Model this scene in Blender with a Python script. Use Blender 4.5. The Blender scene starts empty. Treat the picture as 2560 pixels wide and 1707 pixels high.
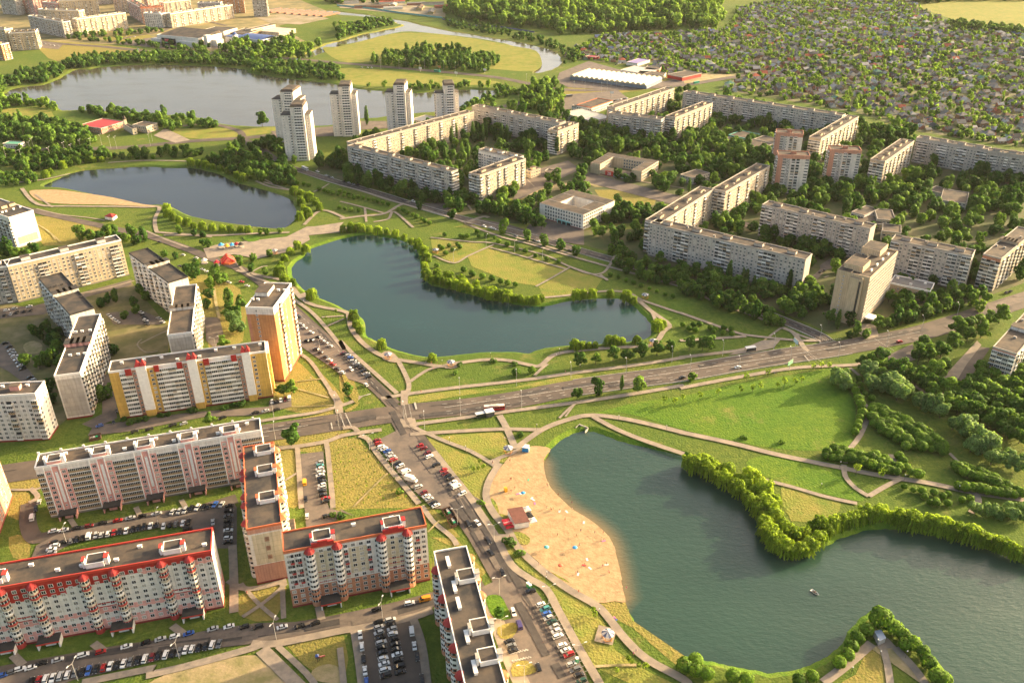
import bpy, bmesh, math, random
import numpy as np
from math import radians as R, pi, sin, cos
from mathutils import Vector, Matrix
from mathutils.geometry import delaunay_2d_cdt
C = bpy.context.scene.collection
SC = bpy.context.scene

# ------------------------------------------------------------------ camera, sky, sun, exposure
FOCAL, PITCH, ROLL, EYE = 2148.4, 0.501076, 0.0086167, 275.15      # focal length in photo pixels (2560 wide), drone height in m
cam_d = bpy.data.cameras.new("camera"); cam = bpy.data.objects.new("camera", cam_d); C.objects.link(cam)
cam_d.sensor_width = 36.0; cam_d.lens = 36.0 * FOCAL / 2560.0
cam_d.clip_start = 1.0; cam_d.clip_end = 30000.0
cam.matrix_world = Matrix.Translation((0, 0, EYE)) @ (Matrix.Rotation(pi/2 - PITCH, 4, 'X') @ Matrix.Rotation(-ROLL, 4, 'Z'))
SC.camera = cam
HAZE = 0.000013
SUN_AZ, SUN_EL = R(65), R(16)                                       # azimuth from +Y towards +X
world = bpy.data.worlds.new("World"); SC.world = world; world.use_nodes = True
nt = world.node_tree; bg = nt.nodes["Background"]
sky = nt.nodes.new("ShaderNodeTexSky"); sky.sky_type = 'NISHITA'; sky.sun_disc = False
sky.sun_elevation = SUN_EL; sky.sun_rotation = SUN_AZ; sky.altitude = 200; sky.dust_density = 6.0; sky.air_density = 0.7; sky.ozone_density = 0.4
tint = nt.nodes.new("ShaderNodeMix"); tint.data_type = 'RGBA'; tint.blend_type = 'MULTIPLY'; tint.inputs[0].default_value = 1.0; tint.inputs[7].default_value = (1.0, .92, .78, 1)   # summer dust in the air
nt.links.new(sky.outputs[0], tint.inputs[6]); nt.links.new(tint.outputs[2], bg.inputs[0]); bg.inputs[1].default_value = 0.15
sun_d = bpy.data.lights.new("sun", 'SUN'); sun = bpy.data.objects.new("sun", sun_d); C.objects.link(sun)
sun_d.energy = 3.8; sun_d.angle = R(0.5); sun_d.color = (1.0, 0.76, 0.44)
sdir = Vector((sin(SUN_AZ)*cos(SUN_EL), cos(SUN_AZ)*cos(SUN_EL), sin(SUN_EL)))
sun.rotation_euler = sdir.to_track_quat('Z', 'Y').to_euler()
SC.view_settings.view_transform = 'Standard'; SC.view_settings.look = 'None'
SC.view_settings.exposure = 1.95; SC.view_settings.gamma = 1.0
SC.render.engine = 'CYCLES'
SC.cycles.max_bounces = 7; SC.cycles.diffuse_bounces = 5; SC.cycles.glossy_bounces = 2; SC.cycles.transmission_bounces = 5; SC.cycles.volume_bounces = 1
SC.cycles.caustics_reflective = False; SC.cycles.caustics_refractive = False

# ------------------------------------------------------------------ survey: from a point of the photo to a point of the ground (or of a level z)
VIEWS = {k: (x, y, 2.735) for k, x, y in (('a',0,0),('b',850,0),('c',1700,0),('d',0,560),('e',850,560),('f',1700,560),('g',0,1137),('h',850,1137),('i',1700,1137))}
VIEWS.update(A=(1020,380,5.345), B=(1600,400,5.345), K=(1200,1390,5.345), Q=(2060,560,5.345), D=(660,200,5.345), J=(640,980,5.345), M=(1000,880,5.345), N=(1220,1100,5.345), F=(0,0,0.91875), U=(0,0,5.345), W=(330,0,5.345), X=(1360,140,5.345), Y=(1880,260,3.0545), O=(60,1020,3.0545), P=(240,820,2.688), R=(0,1320,2.24), S=(590,1250,2.688))
cp, sp_, cr, sr = cos(PITCH), sin(PITCH), cos(ROLL), sin(ROLL)
def at(v, x, y, z=0.0):
    x0, y0, s = VIEWS[v]
    px, py = x0 + x/s - 1280, y0 + y/s - 853.5
    px, py = cr*px - sr*py, sr*px + cr*py
    d = Vector((px, FOCAL*cp - py*sp_, -FOCAL*sp_ - py*cp))
    return Vector((0, 0, EYE)) + d * ((z - EYE) / d.z)
def pts(spec, z=0.0):
    """'F 10,20 30,40 e 5,6' -> ground points; a letter switches the survey sheet"""
    out, v = [], 'F'
    for tok in spec.split():
        if ',' in tok:
            x, y = tok.split(','); out.append(at(v, float(x), float(y), z))
        else: v = tok
    return out
def smooth(P, n=4, closed=True):
    out = []; N = len(P)
    rng = range(N) if closed else range(N-1)
    for i in rng:
        if closed: p0, p1, p2, p3 = P[i-1], P[i], P[(i+1) % N], P[(i+2) % N]
        else: p0, p1, p2, p3 = P[max(i-1,0)], P[i], P[i+1], P[min(i+2,N-1)]
        for k in range(n):
            t = k/n
            out.append(0.5*((2*p1) + (p2-p0)*t + (2*p0-5*p1+4*p2-p3)*t*t + (3*p1-p0-3*p2+p3)*t**3))
    if not closed: out.append(P[-1].copy())
    return out
def area2(P): return sum(P[i-1].x*P[i].y - P[i].x*P[i-1].y for i in range(len(P)))
def inside(p, P):
    c = False; x, y = p[0], p[1]; j = len(P)-1
    for i in range(len(P)):
        a, b = P[i], P[j]
        if (a[1] > y) != (b[1] > y) and x < (b[0]-a[0])*(y-a[1])/(b[1]-a[1]) + a[0]: c = not c
        j = i
    return c
def outset(P, d):
    s = 1 if area2(P) > 0 else -1; out = []; N = len(P)
    for i in range(N):
        t = (P[(i+1) % N] - P[i-1]); t.z = 0
        t = t.normalized() if t.length > 1e-6 else Vector((1,0,0))
        out.append(P[i] + Vector((t.y, -t.x, 0)) * (s*d))
    return out

# ------------------------------------------------------------------ objects, properties
def tag(o, label=None, cat=None, group=None, kind=None):
    if label: o['label'] = label
    if cat: o['category'] = cat
    if group: o['group'] = group
    if kind: o['kind'] = kind
    return o
def link(name, me, parent=None, mats=None, loc=None, rz=None):
    o = bpy.data.objects.new(name, me); C.objects.link(o)
    if mats and not me.materials:
        for m in (mats if isinstance(mats, (list, tuple)) else [mats]): me.materials.append(m)
    if parent: o.parent = parent
    if loc is not None: o.location = loc
    if rz is not None: o.rotation_euler = (0, 0, rz)
    return o
def empty(name, loc=(0,0,0), rz=0.0):
    o = bpy.data.objects.new(name, None); C.objects.link(o); o.location = loc; o.rotation_euler = (0,0,rz); o.empty_display_size = 0.5
    return o
def mesh(name, V, Fc, mats=None, midx=None, smooth_=False):
    me = bpy.data.meshes.new(name); me.from_pydata([tuple(v) for v in V], [], Fc)
    for m in (mats if isinstance(mats, (list, tuple)) else ([mats] if mats else [])): me.materials.append(m)
    if midx is not None: me.polygons.foreach_set('material_index', midx)
    if smooth_: me.polygons.foreach_set('use_smooth', [True]*len(me.polygons))
    me.update(); return me
class MB:
    """collects boxes, prisms, tubes into ONE mesh"""
    def __init__(s): s.V, s.F, s.M = [], [], []
    def add(s, V, Fc, m=0):
        b = len(s.V); s.V += [tuple(v) for v in V]; s.F += [[i+b for i in f] for f in Fc]; s.M += [m]*len(Fc); return s
    def box(s, x0, x1, y0, y1, z0, z1, m=0, top=True, bottom=True):
        V = [(x0,y0,z0),(x1,y0,z0),(x1,y1,z0),(x0,y1,z0),(x0,y0,z1),(x1,y0,z1),(x1,y1,z1),(x0,y1,z1)]
        f = [[0,1,5,4],[1,2,6,5],[2,3,7,6],[3,0,4,7]]
        if bottom: f.append([3,2,1,0])
        if top: f.append([4,5,6,7])
        return s.add(V, f, m)
    def prism(s, P, z0, z1, m=0, mtop=None):
        """vertical prism over the plan polygon P (counter-clockwise)"""
        n = len(P); V = [(p[0],p[1],z0) for p in P] + [(p[0],p[1],z1) for p in P]
        s.add(V, [[i,(i+1)%n,(i+1)%n+n,i+n] for i in range(n)] + [list(range(n))[::-1]], m)
        return s.add([(p[0],p[1],z1) for p in P], [list(range(n))], m if mtop is None else mtop)
    def lathe(s, prof, x=0, y=0, n=12, m=0):
        """surface of revolution round (x,y): prof = [(r,z),...] bottom to top"""
        V = [(x+r*cos(2*pi*k/n), y+r*sin(2*pi*k/n), z) for r, z in prof for k in range(n)]
        return s.add(V, [[j*n+k, j*n+(k+1)%n, (j+1)*n+(k+1)%n, (j+1)*n+k] for j in range(len(prof)-1) for k in range(n)] + [list(range(n))[::-1], [(len(prof)-1)*n+k for k in range(n)]], m)
    def tube(s, a, b, r0, r1=None, n=6, m=0):
        a, b = Vector(a), Vector(b); r1 = r0 if r1 is None else r1
        d = (b-a).normalized(); u = d.orthogonal().normalized(); w = d.cross(u)
        V = [a + (u*cos(2*pi*k/n)+w*sin(2*pi*k/n))*r0 for k in range(n)] + [b + (u*cos(2*pi*k/n)+w*sin(2*pi*k/n))*r1 for k in range(n)]
        return s.add(V, [[k,(k+1)%n,(k+1)%n+n,k+n] for k in range(n)] + [list(range(n))[::-1], list(range(n,2*n))], m)
    def me(s, name, mats=None, sm=False): return mesh(name, s.V, s.F, mats, s.M, sm)
    def build(s, name, mats=None, parent=None, loc=None, rz=None, sm=False): return link(name, s.me(name, mats, sm), parent, None, loc, rz)
def copy_tree(o, parent=None):
    c = o.copy(); C.objects.link(c); c.parent = parent
    for ch in o.children: copy_tree(ch, c)
    return c
def ordw(n):
    w = "first second third fourth fifth sixth seventh eighth ninth tenth eleventh twelfth thirteenth fourteenth fifteenth sixteenth seventeenth eighteenth nineteenth twentieth".split()
    if n <= 20: return w[n-1]
    return f"{n}{'th' if 10 < n % 100 < 14 else {1:'st',2:'nd',3:'rd'}.get(n % 10,'th')}"

# ------------------------------------------------------------------ materials
MATS = {}
def mat(name, col, rough=0.85, var=0.0, scale=0.2, col2=None, detail=6, spec=0.3, bump=0.0, bscale=None, coords='Object', metal=0.0, rnd=0.0, lo=0.38, hi=0.62):
    """Principled with two-tone noise (col..col2) and, with rnd, a per-object brightness change"""
    if name in MATS: return MATS[name]
    m = bpy.data.materials.new(name); m.use_nodes = True; n = m.node_tree.nodes; l = m.node_tree.links
    b = n["Principled BSDF"]; b.inputs["Roughness"].default_value = rough; b.inputs["Specular IOR Level"].default_value = spec; b.inputs["Metallic"].default_value = metal
    c2 = col2 or tuple(max(0, c*(1-var)) for c in col)
    b.inputs["Base Color"].default_value = (*col, 1)
    out = None
    if var or col2 or bump:
        tc = n.new("ShaderNodeTexCoord"); no = n.new("ShaderNodeTexNoise"); no.inputs["Scale"].default_value = scale; no.inputs["Detail"].default_value = detail; no.inputs["Roughness"].default_value = 0.65
        l.new(tc.outputs[coords], no.inputs["Vector"])
        mr = n.new("ShaderNodeMapRange"); mr.inputs[1].default_value = lo; mr.inputs[2].default_value = hi; l.new(no.outputs["Fac"], mr.inputs[0])
        mx = n.new("ShaderNodeMix"); mx.data_type = 'RGBA'; mx.inputs[6].default_value = (*col, 1); mx.inputs[7].default_value = (*c2, 1)
        l.new(mr.outputs[0], mx.inputs[0]); out = mx.outputs[2]
        if bump:
            nb = n.new("ShaderNodeTexNoise"); nb.inputs["Scale"].default_value = bscale or scale*8; nb.inputs["Detail"].default_value = 5; l.new(tc.outputs[coords], nb.inputs["Vector"])
            bp = n.new("ShaderNodeBump"); bp.inputs["Strength"].default_value = 1.0; bp.inputs["Distance"].default_value = bump; l.new(nb.outputs["Fac"], bp.inputs["Height"]); l.new(bp.outputs[0], b.inputs["Normal"])
    if rnd:
        oi = n.new("ShaderNodeObjectInfo"); hs = n.new("ShaderNodeHueSaturation")
        mr2 = n.new("ShaderNodeMapRange"); mr2.inputs[3].default_value = 1-rnd; mr2.inputs[4].default_value = 1+rnd; l.new(oi.outputs["Random"], mr2.inputs[0]); l.new(mr2.outputs[0], hs.inputs["Value"])
        if out is None: hs.inputs["Color"].default_value = (*col, 1)
        else: l.new(out, hs.inputs["Color"])
        out = hs.outputs[0]
    if out is not None: l.new(out, b.inputs["Base Color"])
    MATS[name] = m; return m
def grass_mat(name, c1, c2, c3, s1=0.012, s2=0.35, bump=0.55):
    """three grass tones mixed by a broad and a fine noise, with tufts as bump"""
    m = bpy.data.materials.new(name); m.use_nodes = True; n = m.node_tree.nodes; l = m.node_tree.links; b = n["Principled BSDF"]
    b.inputs["Roughness"].default_value = 0.95; b.inputs["Specular IOR Level"].default_value = 0.1
    tc = n.new("ShaderNodeTexCoord")
    def noise(s, d, lo, hi, rough=0.65):
        no = n.new("ShaderNodeTexNoise"); no.inputs["Scale"].default_value = s; no.inputs["Detail"].default_value = d; no.inputs["Roughness"].default_value = rough
        l.new(tc.outputs["Object"], no.inputs["Vector"]); mr = n.new("ShaderNodeMapRange"); mr.inputs[1].default_value = lo; mr.inputs[2].default_value = hi; l.new(no.outputs["Fac"], mr.inputs[0]); return no, mr.outputs[0]
    _, f1 = noise(s1, 8, .36, .66); n2, f2 = noise(s2, 5, .34, .70, .75)
    m1 = n.new("ShaderNodeMix"); m1.data_type = 'RGBA'; m1.inputs[6].default_value = (*c1,1); m1.inputs[7].default_value = (*c2,1); l.new(f1, m1.inputs[0])
    m2 = n.new("ShaderNodeMix"); m2.data_type = 'RGBA'; m2.inputs[7].default_value = (*c3,1); l.new(m1.outputs[2], m2.inputs[6]); l.new(f2, m2.inputs[0])
    _, f3 = noise(.045, 7, .57, .70, .7)                          # worn, sun-scorched spots
    m3 = n.new("ShaderNodeMix"); m3.data_type = 'RGBA'; m3.inputs[7].default_value = (.23,.19,.065,1); l.new(m2.outputs[2], m3.inputs[6]); k3 = n.new("ShaderNodeMath"); k3.operation = 'MULTIPLY'; k3.inputs[1].default_value = .6; l.new(f3, k3.inputs[0]); l.new(k3.outputs[0], m3.inputs[0])
    l.new(m3.outputs[2], b.inputs["Base Color"])
    nb = n.new("ShaderNodeTexNoise"); nb.inputs["Scale"].default_value = 0.9; nb.inputs["Detail"].default_value = 4; l.new(tc.outputs["Object"], nb.inputs["Vector"])
    bp = n.new("ShaderNodeBump"); bp.inputs["Distance"].default_value = bump; l.new(nb.outputs["Fac"], bp.inputs["Height"]); l.new(bp.outputs[0], b.inputs["Normal"])
    MATS[name] = m; return m
G_GREEN = grass_mat('green_grass', (.085,.140,.020), (.150,.165,.030), (.050,.090,.014))
G_LUSH  = grass_mat('lush_grass', (.080,.165,.014), (.145,.200,.020), (.050,.115,.012), s1=.02)
G_DRY   = grass_mat('dry_grass', (.195,.175,.045), (.125,.145,.028), (.26,.20,.06), s1=0.035)
G_FIELD = grass_mat('meadow_grass', (.17,.200,.038), (.09,.150,.022), (.25,.21,.055), s1=0.014, s2=0.08)
M_SAND = mat('sand', (.40,.275,.145), 0.95, col2=(.29,.195,.10), scale=0.3, detail=12, bump=0.16, bscale=0.8)
M_DIRT = mat('bare_earth', (.36,.27,.15), 0.95, col2=(.20,.18,.07), scale=0.12, detail=10, bump=0.15)
M_ASPH = mat('asphalt', (.120,.093,.074), 0.85, col2=(.068,.056,.048), scale=0.05, detail=12)
M_PATCH = mat('asphalt_patch', (.062,.054,.050), 0.85, var=.3, scale=.4); M_PATCH2 = mat('faded_asphalt', (.150,.122,.100), 0.9, var=.3, scale=.4)
M_ASPH2 = mat('worn_asphalt', (.155,.122,.098), 0.9, col2=(.095,.080,.070), scale=0.12, detail=11)
M_PATH = mat('concrete_slab_path', (.29,.235,.18), 0.9, col2=(.20,.17,.135), scale=0.3, detail=9)
M_PLAZA = mat('plaza_paving', (.29,.235,.175), 0.9, col2=(.20,.165,.13), scale=0.15, detail=9)
M_LINE = mat('road_paint', (.46,.43,.38), 0.7, var=0.55, scale=0.9)
M_WET = mat('damp_sand', (.27,.18,.085), 0.6, col2=(.19,.125,.06), scale=.3, detail=9)
M_KERB = mat('kerb_stone', (.45,.41,.36), 0.9, var=0.25, scale=0.5)
def water_mat(name, col, wave=0.05, scale=0.25, rough=0.06, shallow=None):
    m = bpy.data.materials.new(name); m.use_nodes = True; n = m.node_tree.nodes; l = m.node_tree.links; b = n["Principled BSDF"]
    b.inputs["Base Color"].default_value = (*col,1); b.inputs["Roughness"].default_value = rough; b.inputs["IOR"].default_value = 1.33; b.inputs["Specular IOR Level"].default_value = 0.85
    tc = n.new("ShaderNodeTexCoord"); mp = n.new("ShaderNodeMapping"); mp.inputs["Rotation"].default_value = (0,0,R(25)); mp.inputs["Scale"].default_value = (1,2.2,1)
    l.new(tc.outputs["Object"], mp.inputs["Vector"])
    no = n.new("ShaderNodeTexNoise"); no.inputs["Scale"].default_value = scale; no.inputs["Detail"].default_value = 5; no.inputs["Roughness"].default_value = 0.6; l.new(mp.outputs[0], no.inputs["Vector"])
    bp = n.new("ShaderNodeBump"); bp.inputs["Distance"].default_value = wave; l.new(no.outputs["Fac"], bp.inputs["Height"]); l.new(bp.outputs[0], b.inputs["Normal"])
    nr = n.new("ShaderNodeTexNoise"); nr.inputs["Scale"].default_value = 0.02; nr.inputs["Detail"].default_value = 3; l.new(mp.outputs[0], nr.inputs["Vector"]); mrr = n.new("ShaderNodeMapRange"); mrr.inputs[1].default_value = .35; mrr.inputs[2].default_value = .65; mrr.inputs[3].default_value = rough*.5; mrr.inputs[4].default_value = rough*4; l.new(nr.outputs["Fac"], mrr.inputs[0]); l.new(mrr.outputs[0], b.inputs["Roughness"])
    # broad patches where the breeze roughens the surface, and silt that tints the water
    n2 = n.new("ShaderNodeTexNoise"); n2.inputs["Scale"].default_value = 0.012; n2.inputs["Detail"].default_value = 4; l.new(mp.outputs[0], n2.inputs["Vector"])
    mx = n.new("ShaderNodeMix"); mx.data_type = 'RGBA'; mx.inputs[6].default_value = (*col,1); mx.inputs[7].default_value = (*[c*1.7 for c in col],1); l.new(n2.outputs["Fac"], mx.inputs[0])
    colout = mx.outputs[2]
    if shallow:                                                  # sand bottom shows through near the beach: vertex attribute 'depth'
        va = n.new("ShaderNodeAttribute"); va.attribute_name = 'shoal'
        m2 = n.new("ShaderNodeMix"); m2.data_type = 'RGBA'; m2.inputs[7].default_value = (*shallow,1); l.new(colout, m2.inputs[6]); l.new(va.outputs["Fac"], m2.inputs[0]); colout = m2.outputs[2]
    l.new(colout, b.inputs["Base Color"])
    MATS[name] = m; return m
# ------------------------------------------------------------------ water bodies, banks, ground
WZ = -1.3
WATER = dict(
 lake="a 0,655 100,612 200,592 330,575 430,530 520,480 600,478 700,462 860,450 1060,446 1250,450 1500,460 1670,478 1710,502 1850,525 2000,545 2250,570 b 0,588 90,605 280,625 500,640 700,628 900,615 1085,628 1050,650 900,705 830,735 640,765 480,778 300,800 110,815 a 2350,845 2130,862 1880,866 1650,862 1500,845 1430,815 1240,792 1050,785 900,775 720,760 530,755 420,755 380,725 200,692 60,685 0,690 -200,700 -200,690",
 river="b 0,85 150,100 300,125 450,150 600,185 750,215 900,240 1050,265 1200,290 1350,320 1450,350 1500,390 1512,430 1480,460 1420,485 1340,502 1335,490 1378,450 1360,400 1350,360 1300,342 1200,318 1100,292 950,267 800,247 600,227 450,218 300,242 150,282 0,312 a 2330,312 2250,342 2150,382 2060,402 2040,385 2100,372 2180,330 2260,300 2352,280 b 150,240 300,212 440,180 400,162 300,138 150,114 0,104 a 2250,92 2170,88 2175,74 2300,78",
 pond_far="a 300,1275 400,1225 480,1190 600,1165 800,1150 1000,1140 1170,1150 1300,1150 1400,1168 1500,1195 1600,1245 1720,1278 1850,1312 1950,1348 2000,1378 2012,1410 2032,1450 2030,1500 F 676,506 650,524 600,522 545,515 440,497 385,472 330,470 230,450 150,433",
 pond_middle="F 715,572 700,587 678,605 670,625 682,650 712,676 740,687 790,709 815,720 836,735 843,770 865,783 892,797 940,812 976,819 1016,819 1083,811 1167,808 1214,811 1240,802 1305,794 1386,790 1480,779 1497,756 1483,730 1453,703 1419,686 1312,691 1251,704 1184,699 1117,687 1050,668 990,655 971,627 964,598 957,575 932,556 878,544 831,541 781,550",
 pond_beach="e 1650,1418 1560,1450 1490,1495 1435,1555 h 1392,60 1402,130 1432,210 1472,260 1532,320 1602,380 1702,440 1802,520 1862,600 1892,700 1917,800 1928,900 1950,1000 1972,1060 2002,1120 2080,1200 2150,1262 2230,1312 2335,1370 i 180,1402 300,1432 430,1455 600,1490 700,1480 850,1450 950,1400 1050,1340 1120,1270 1160,1190 1240,1110 1320,1050 1410,1045 1480,1130 1560,1230 1680,1340 1760,1400 1830,1500 1870,1559 1960,1720 2650,1720 2650,830 2352,742 2230,692 2050,632 1900,582 1700,547 1500,512 1380,507 1250,522 1100,572 980,632 870,692 780,712 700,697 640,662 600,592 590,502 560,422 500,332 430,242 330,182 200,132 60,62 e 2352,1590 2100,1528 1900,1480 1800,1440 1710,1418",
)
WMAT = dict(lake=water_mat('lake_water', (.050,.046,.034), .10, .18, .05), river=water_mat('river_water', (.075,.068,.048), .07, .12, .05),
            pond_far=water_mat('far_pond_water', (.010,.014,.016), .10, .22, .05), pond_middle=water_mat('middle_pond_water', (.009,.028,.025), .10, .25, .05),
            pond_beach=water_mat('beach_pond_water', (.016,.038,.025), .22, .30, .05, shallow=(.20,.145,.065)))
BANK = dict(lake=G_GREEN, river=G_FIELD, pond_far=G_GREEN, pond_middle=G_LUSH, pond_beach=G_LUSH)
rng = random.Random(7)
def flat(P, z):
    cv, _, cf, _, _, _ = delaunay_2d_cdt([Vector((p.x, p.y)) for p in P], [], [list(range(len(P)))], 1, 1e-4)
    return [(v.x, v.y, z) for v in cv], cf
SHORE, HOLES, OPEN = {}, {}, []
BEACHLINE = smooth(pts("h 1330,-20 1392,60 1402,130 1432,210 1472,260 1532,320 1602,380 1702,440 1802,520 1862,600 1892,700 1917,800 1928,900 1950,1000", WZ), 4, False)
for nm, spec in WATER.items():
    P = smooth(pts(spec, WZ), 4)
    wob = 0.5 if nm.startswith('pond') else 2.0
    P = [p + Vector((rng.uniform(-wob,wob), rng.uniform(-wob,wob), 0)) for p in P]
    SHORE[nm] = P; wide = 3.2 if nm.startswith('pond') else 6.0
    O = [Vector((p.x, p.y, 0)) for p in outset(P, wide)]; HOLES[nm] = O
    I = [Vector((p.x, p.y, WZ-0.35)) for p in outset(P, -0.8)]
    n = len(P)
    me = mesh('bank', O + I, [[i, (i+1) % n, n+(i+1) % n, n+i] for i in range(n)], [BANK[nm], M_WET], smooth_=True)
    if nm == 'pond_beach':                                       # sand slope along the beach
        for k, p in enumerate(P):
            if min((p-q).length for q in BEACHLINE) < 3.0: me.polygons[k].material_index = 1
    tag(link('bank', me), kind='structure')
    W = outset(P, 0.6)
    if nm == 'pond_beach':
        # extra points off the beach so that the shoal attribute can fade with depth
        pv = [Vector((p.x, p.y)) for p in W]
        for q, q2 in zip(BEACHLINE[:-1], BEACHLINE[1:]):
            t = (q2-q).normalized(); nn = Vector((t.y, -t.x, 0))
            for d in (1.2, 2.5, 4, 6, 9, 13):
                for sgn in (1, -1):
                    c_ = q + nn*d*sgn
                    if inside(c_, P): pv.append(Vector((c_.x, c_.y)))
        cv_, _, cf_, _, _, of_ = delaunay_2d_cdt(pv, [], [list(range(n))], 1, 1e-4)
        V = [(v.x, v.y, WZ) for v in cv_]; Fc = cf_
        sh = []
        for v in cv_:
            d = min((Vector((v.x, v.y, WZ))-q).length for q in BEACHLINE); sh.append(max(0.0, 0.9 - d/9.0)**1.4)
        me = mesh('pond', V, Fc, WMAT[nm])
        atr = me.attributes.new('shoal', 'FLOAT', 'POINT'); atr.data.foreach_set('value', sh)
    else: me = mesh('pond', *flat(W, WZ), WMAT[nm])
    tag(link({'lake':'lake','river':'river'}.get(nm,'pond'), me), kind='structure')
# the ground: one sheet to beyond the horizon of the picture, with the basins cut out
V2, faces = [], []
def ring(P):
    b = len(V2); V2.extend(Vector((p.x, p.y)) for p in P); faces.append(list(range(b, b+len(P))))
ring([Vector(p) for p in ((-9000,-300,0),(9000,-300,0),(9000,14000,0),(-9000,14000,0))])
for O in HOLES.values(): ring(O)
for gx in range(-1400, 1500, 200):
    for gy in range(100, 2600, 200): V2.append(Vector((gx+.37, gy+.61)))
cv, ce, cf, ov, oe, of = delaunay_2d_cdt(V2, [], faces, 0, 1e-4)
keep = []
for f in cf:
    c_ = sum((cv[i] for i in f), Vector((0, 0)))/len(f)
    if not any(inside(c_, O) for O in HOLES.values()): keep.append(f)
tag(link('ground', mesh('ground', [(v.x, v.y, 0) for v in cv], keep, G_GREEN)), kind='structure')

# ------------------------------------------------------------------ sheets and ribbons
ZC = {'n': 0}
def nextz(base): ZC['n'] += 1; return base + 0.002*(ZC['n'] % 60)
def sheet(name, spec, m, base, sm=3):
    P = pts(spec) if isinstance(spec, str) else spec
    if sm: P = smooth(P, sm)
    z = nextz(base)
    if area2(P) < 0: P = P[::-1]
    if name in ('car_park','square','bare_ground','beach','dry_lawn','meadow','works_yard') and (P[0]).length < 1500: OPEN.append([(p.x,p.y) for p in P])
    return tag(link(name, mesh(name, *flat(P, z), m)), kind='structure')
def ribbon_pts(spec, w, sm=5):
    P = pts(spec) if isinstance(spec, str) else spec
    P = smooth(P, sm, False) if sm and len(P) > 2 else P
    L, Rr = [], []
    for i, p in enumerate(P):
        t = (P[min(i+1,len(P)-1)] - P[max(i-1,0)]); t.z = 0; t.normalize(); nrm = Vector((-t.y, t.x, 0))
        L.append(p + nrm*w/2); Rr.append(p - nrm*w/2)
    return P, L, Rr
ROADLINES = []
def ribbon(name, spec, w, m, base, sm=5, kerb=False):
    P, L, Rr = ribbon_pts(spec, w, sm); z = nextz(base); n = len(P)
    V = [(p.x,p.y,z) for p in L] + [(p.x,p.y,z) for p in Rr]
    o = tag(link(name, mesh(name, V, [[i, i+n, i+n+1, i+1] for i in range(n-1)], m)), kind='structure')
    ROADLINES.append((P, w))
    return o
def dashes(name, spec, w, off, dash, gap, base=0.54, sm=5, t0=0.0, t1=1.0):
    """painted line beside the axis of a road: off metres to its left; gap 0 = unbroken"""
    P, L, Rr = ribbon_pts(spec, 2*abs(off) if off else 0.01, sm)
    Q = L if off >= 0 else Rr
    D = [0.0]
    for i in range(1, len(Q)): D.append(D[-1] + (Q[i]-Q[i-1]).length)
    def point(s):
        for i in range(1, len(Q)):
            if D[i] >= s:
                t = (s-D[i-1])/max(1e-6, D[i]-D[i-1]); return Q[i-1].lerp(Q[i], t), (Q[i]-Q[i-1]).normalized()
        return Q[-1], (Q[-1]-Q[-2]).normalized()
    mb = MB(); s = D[-1]*t0
    z = nextz(base)
    while s < D[-1]*t1:
        e = min(s + dash, D[-1]*t1); a, ta = point(s); b, tb = point(e)
        na = Vector((-ta.y, ta.x, 0))*w/2; nb = Vector((-tb.y, tb.x, 0))*w/2
        mb.add([(q.x,q.y,z) for q in (a+na, a-na, b-nb, b+nb)], [[0,1,2,3]]); s = e + gap
    return tag(mb.build(name, M_LINE), kind='structure')
# ------------------------------------------------------------------ grass lots, sand, bare earth
GP, SA, AS, PA = 0.025, 0.15, 0.28, 0.41
def dry(s, m=None, sm=2): return sheet('dry_lawn', s, m or G_DRY, GP, sm)
def lush(s, sm=2): return sheet('lawn', s, G_LUSH, GP, sm)
dry("J 985,740 1340,600 1420,680 1600,860 1870,1120 2060,1340 2230,1560 h 600,400 560,360 60,370 0,380 J 1060,1550 1010,1000")          # square with young trees
dry("d 1950,880 2200,1100 2330,1250 2180,1300 1890,1250 1880,1100"); dry("d 2352,1380 2352,1559 1890,1530 1890,1440 e 0,1390 120,1380 0,1440")
dry("d 1290,330 1640,440 1660,800 1430,850 1400,600 1360,430 1290,420"); dry("d 270,0 680,30 600,110 300,150"); dry("d 2352,870 2352,1150 2280,1100 2100,920 1930,760 1930,830 2150,960 2280,1160 2352,1240")
dry("d 860,800 1150,660 1150,880 830,900"); dry("d 0,650 300,640 380,900 200,1000 120,830 0,780", G_DRY)
dry("J 240,700 1100,520 1000,620 400,720"); dry("J 300,790 540,760 570,1240 590,1500 420,1530 360,1200")
dry("J 480,80 1000,90 1040,190 500,210"); dry("J 600,350 1060,260 1060,300 830,340")
dry("g 0,150 270,160 260,230 0,260"); dry("g 0,250 200,260 190,430 60,420"); dry("g 60,560 190,560 200,700 90,700")
dry("g 1640,960 1900,870 1960,920 1870,1130 1640,1100"); dry("g 1960,1300 2352,1240 2352,1559 2260,1559")
dry("h 620,560 800,640 940,740 1000,800 920,830 860,640 700,480 580,360 640,370 820,560"); dry("h 1760,1010 1950,1000 2000,1130 2352,1370 2352,1480 2000,1180 1830,1100")
dry("h 1100,600 1190,600 1420,800 1700,1010 1840,1200 1880,1330 2130,1490 2352,1600 2340,1700 1720,1440 1600,1290 1420,920 1230,760", G_FIELD)
dry("h 680,0 900,0 1080,90 1000,200 960,320 870,240", G_FIELD)
dry("M 350,1120 640,1250 860,1370 1100,1450 1240,1559 640,1559 560,1450", G_FIELD); dry("M 510,1140 1000,1090 1370,1080 1440,1210 1500,1350 1380,1480 900,1290", G_FIELD)
dry("M 100,600 800,510 1500,470 2352,290 2352,390 1500,490 700,600 110,690", G_FIELD); dry("e 900,0 2352,0 2352,30 1000,40", G_FIELD)
dry("e 0,930 60,1000 130,1170 60,1180 0,1140")
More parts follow.
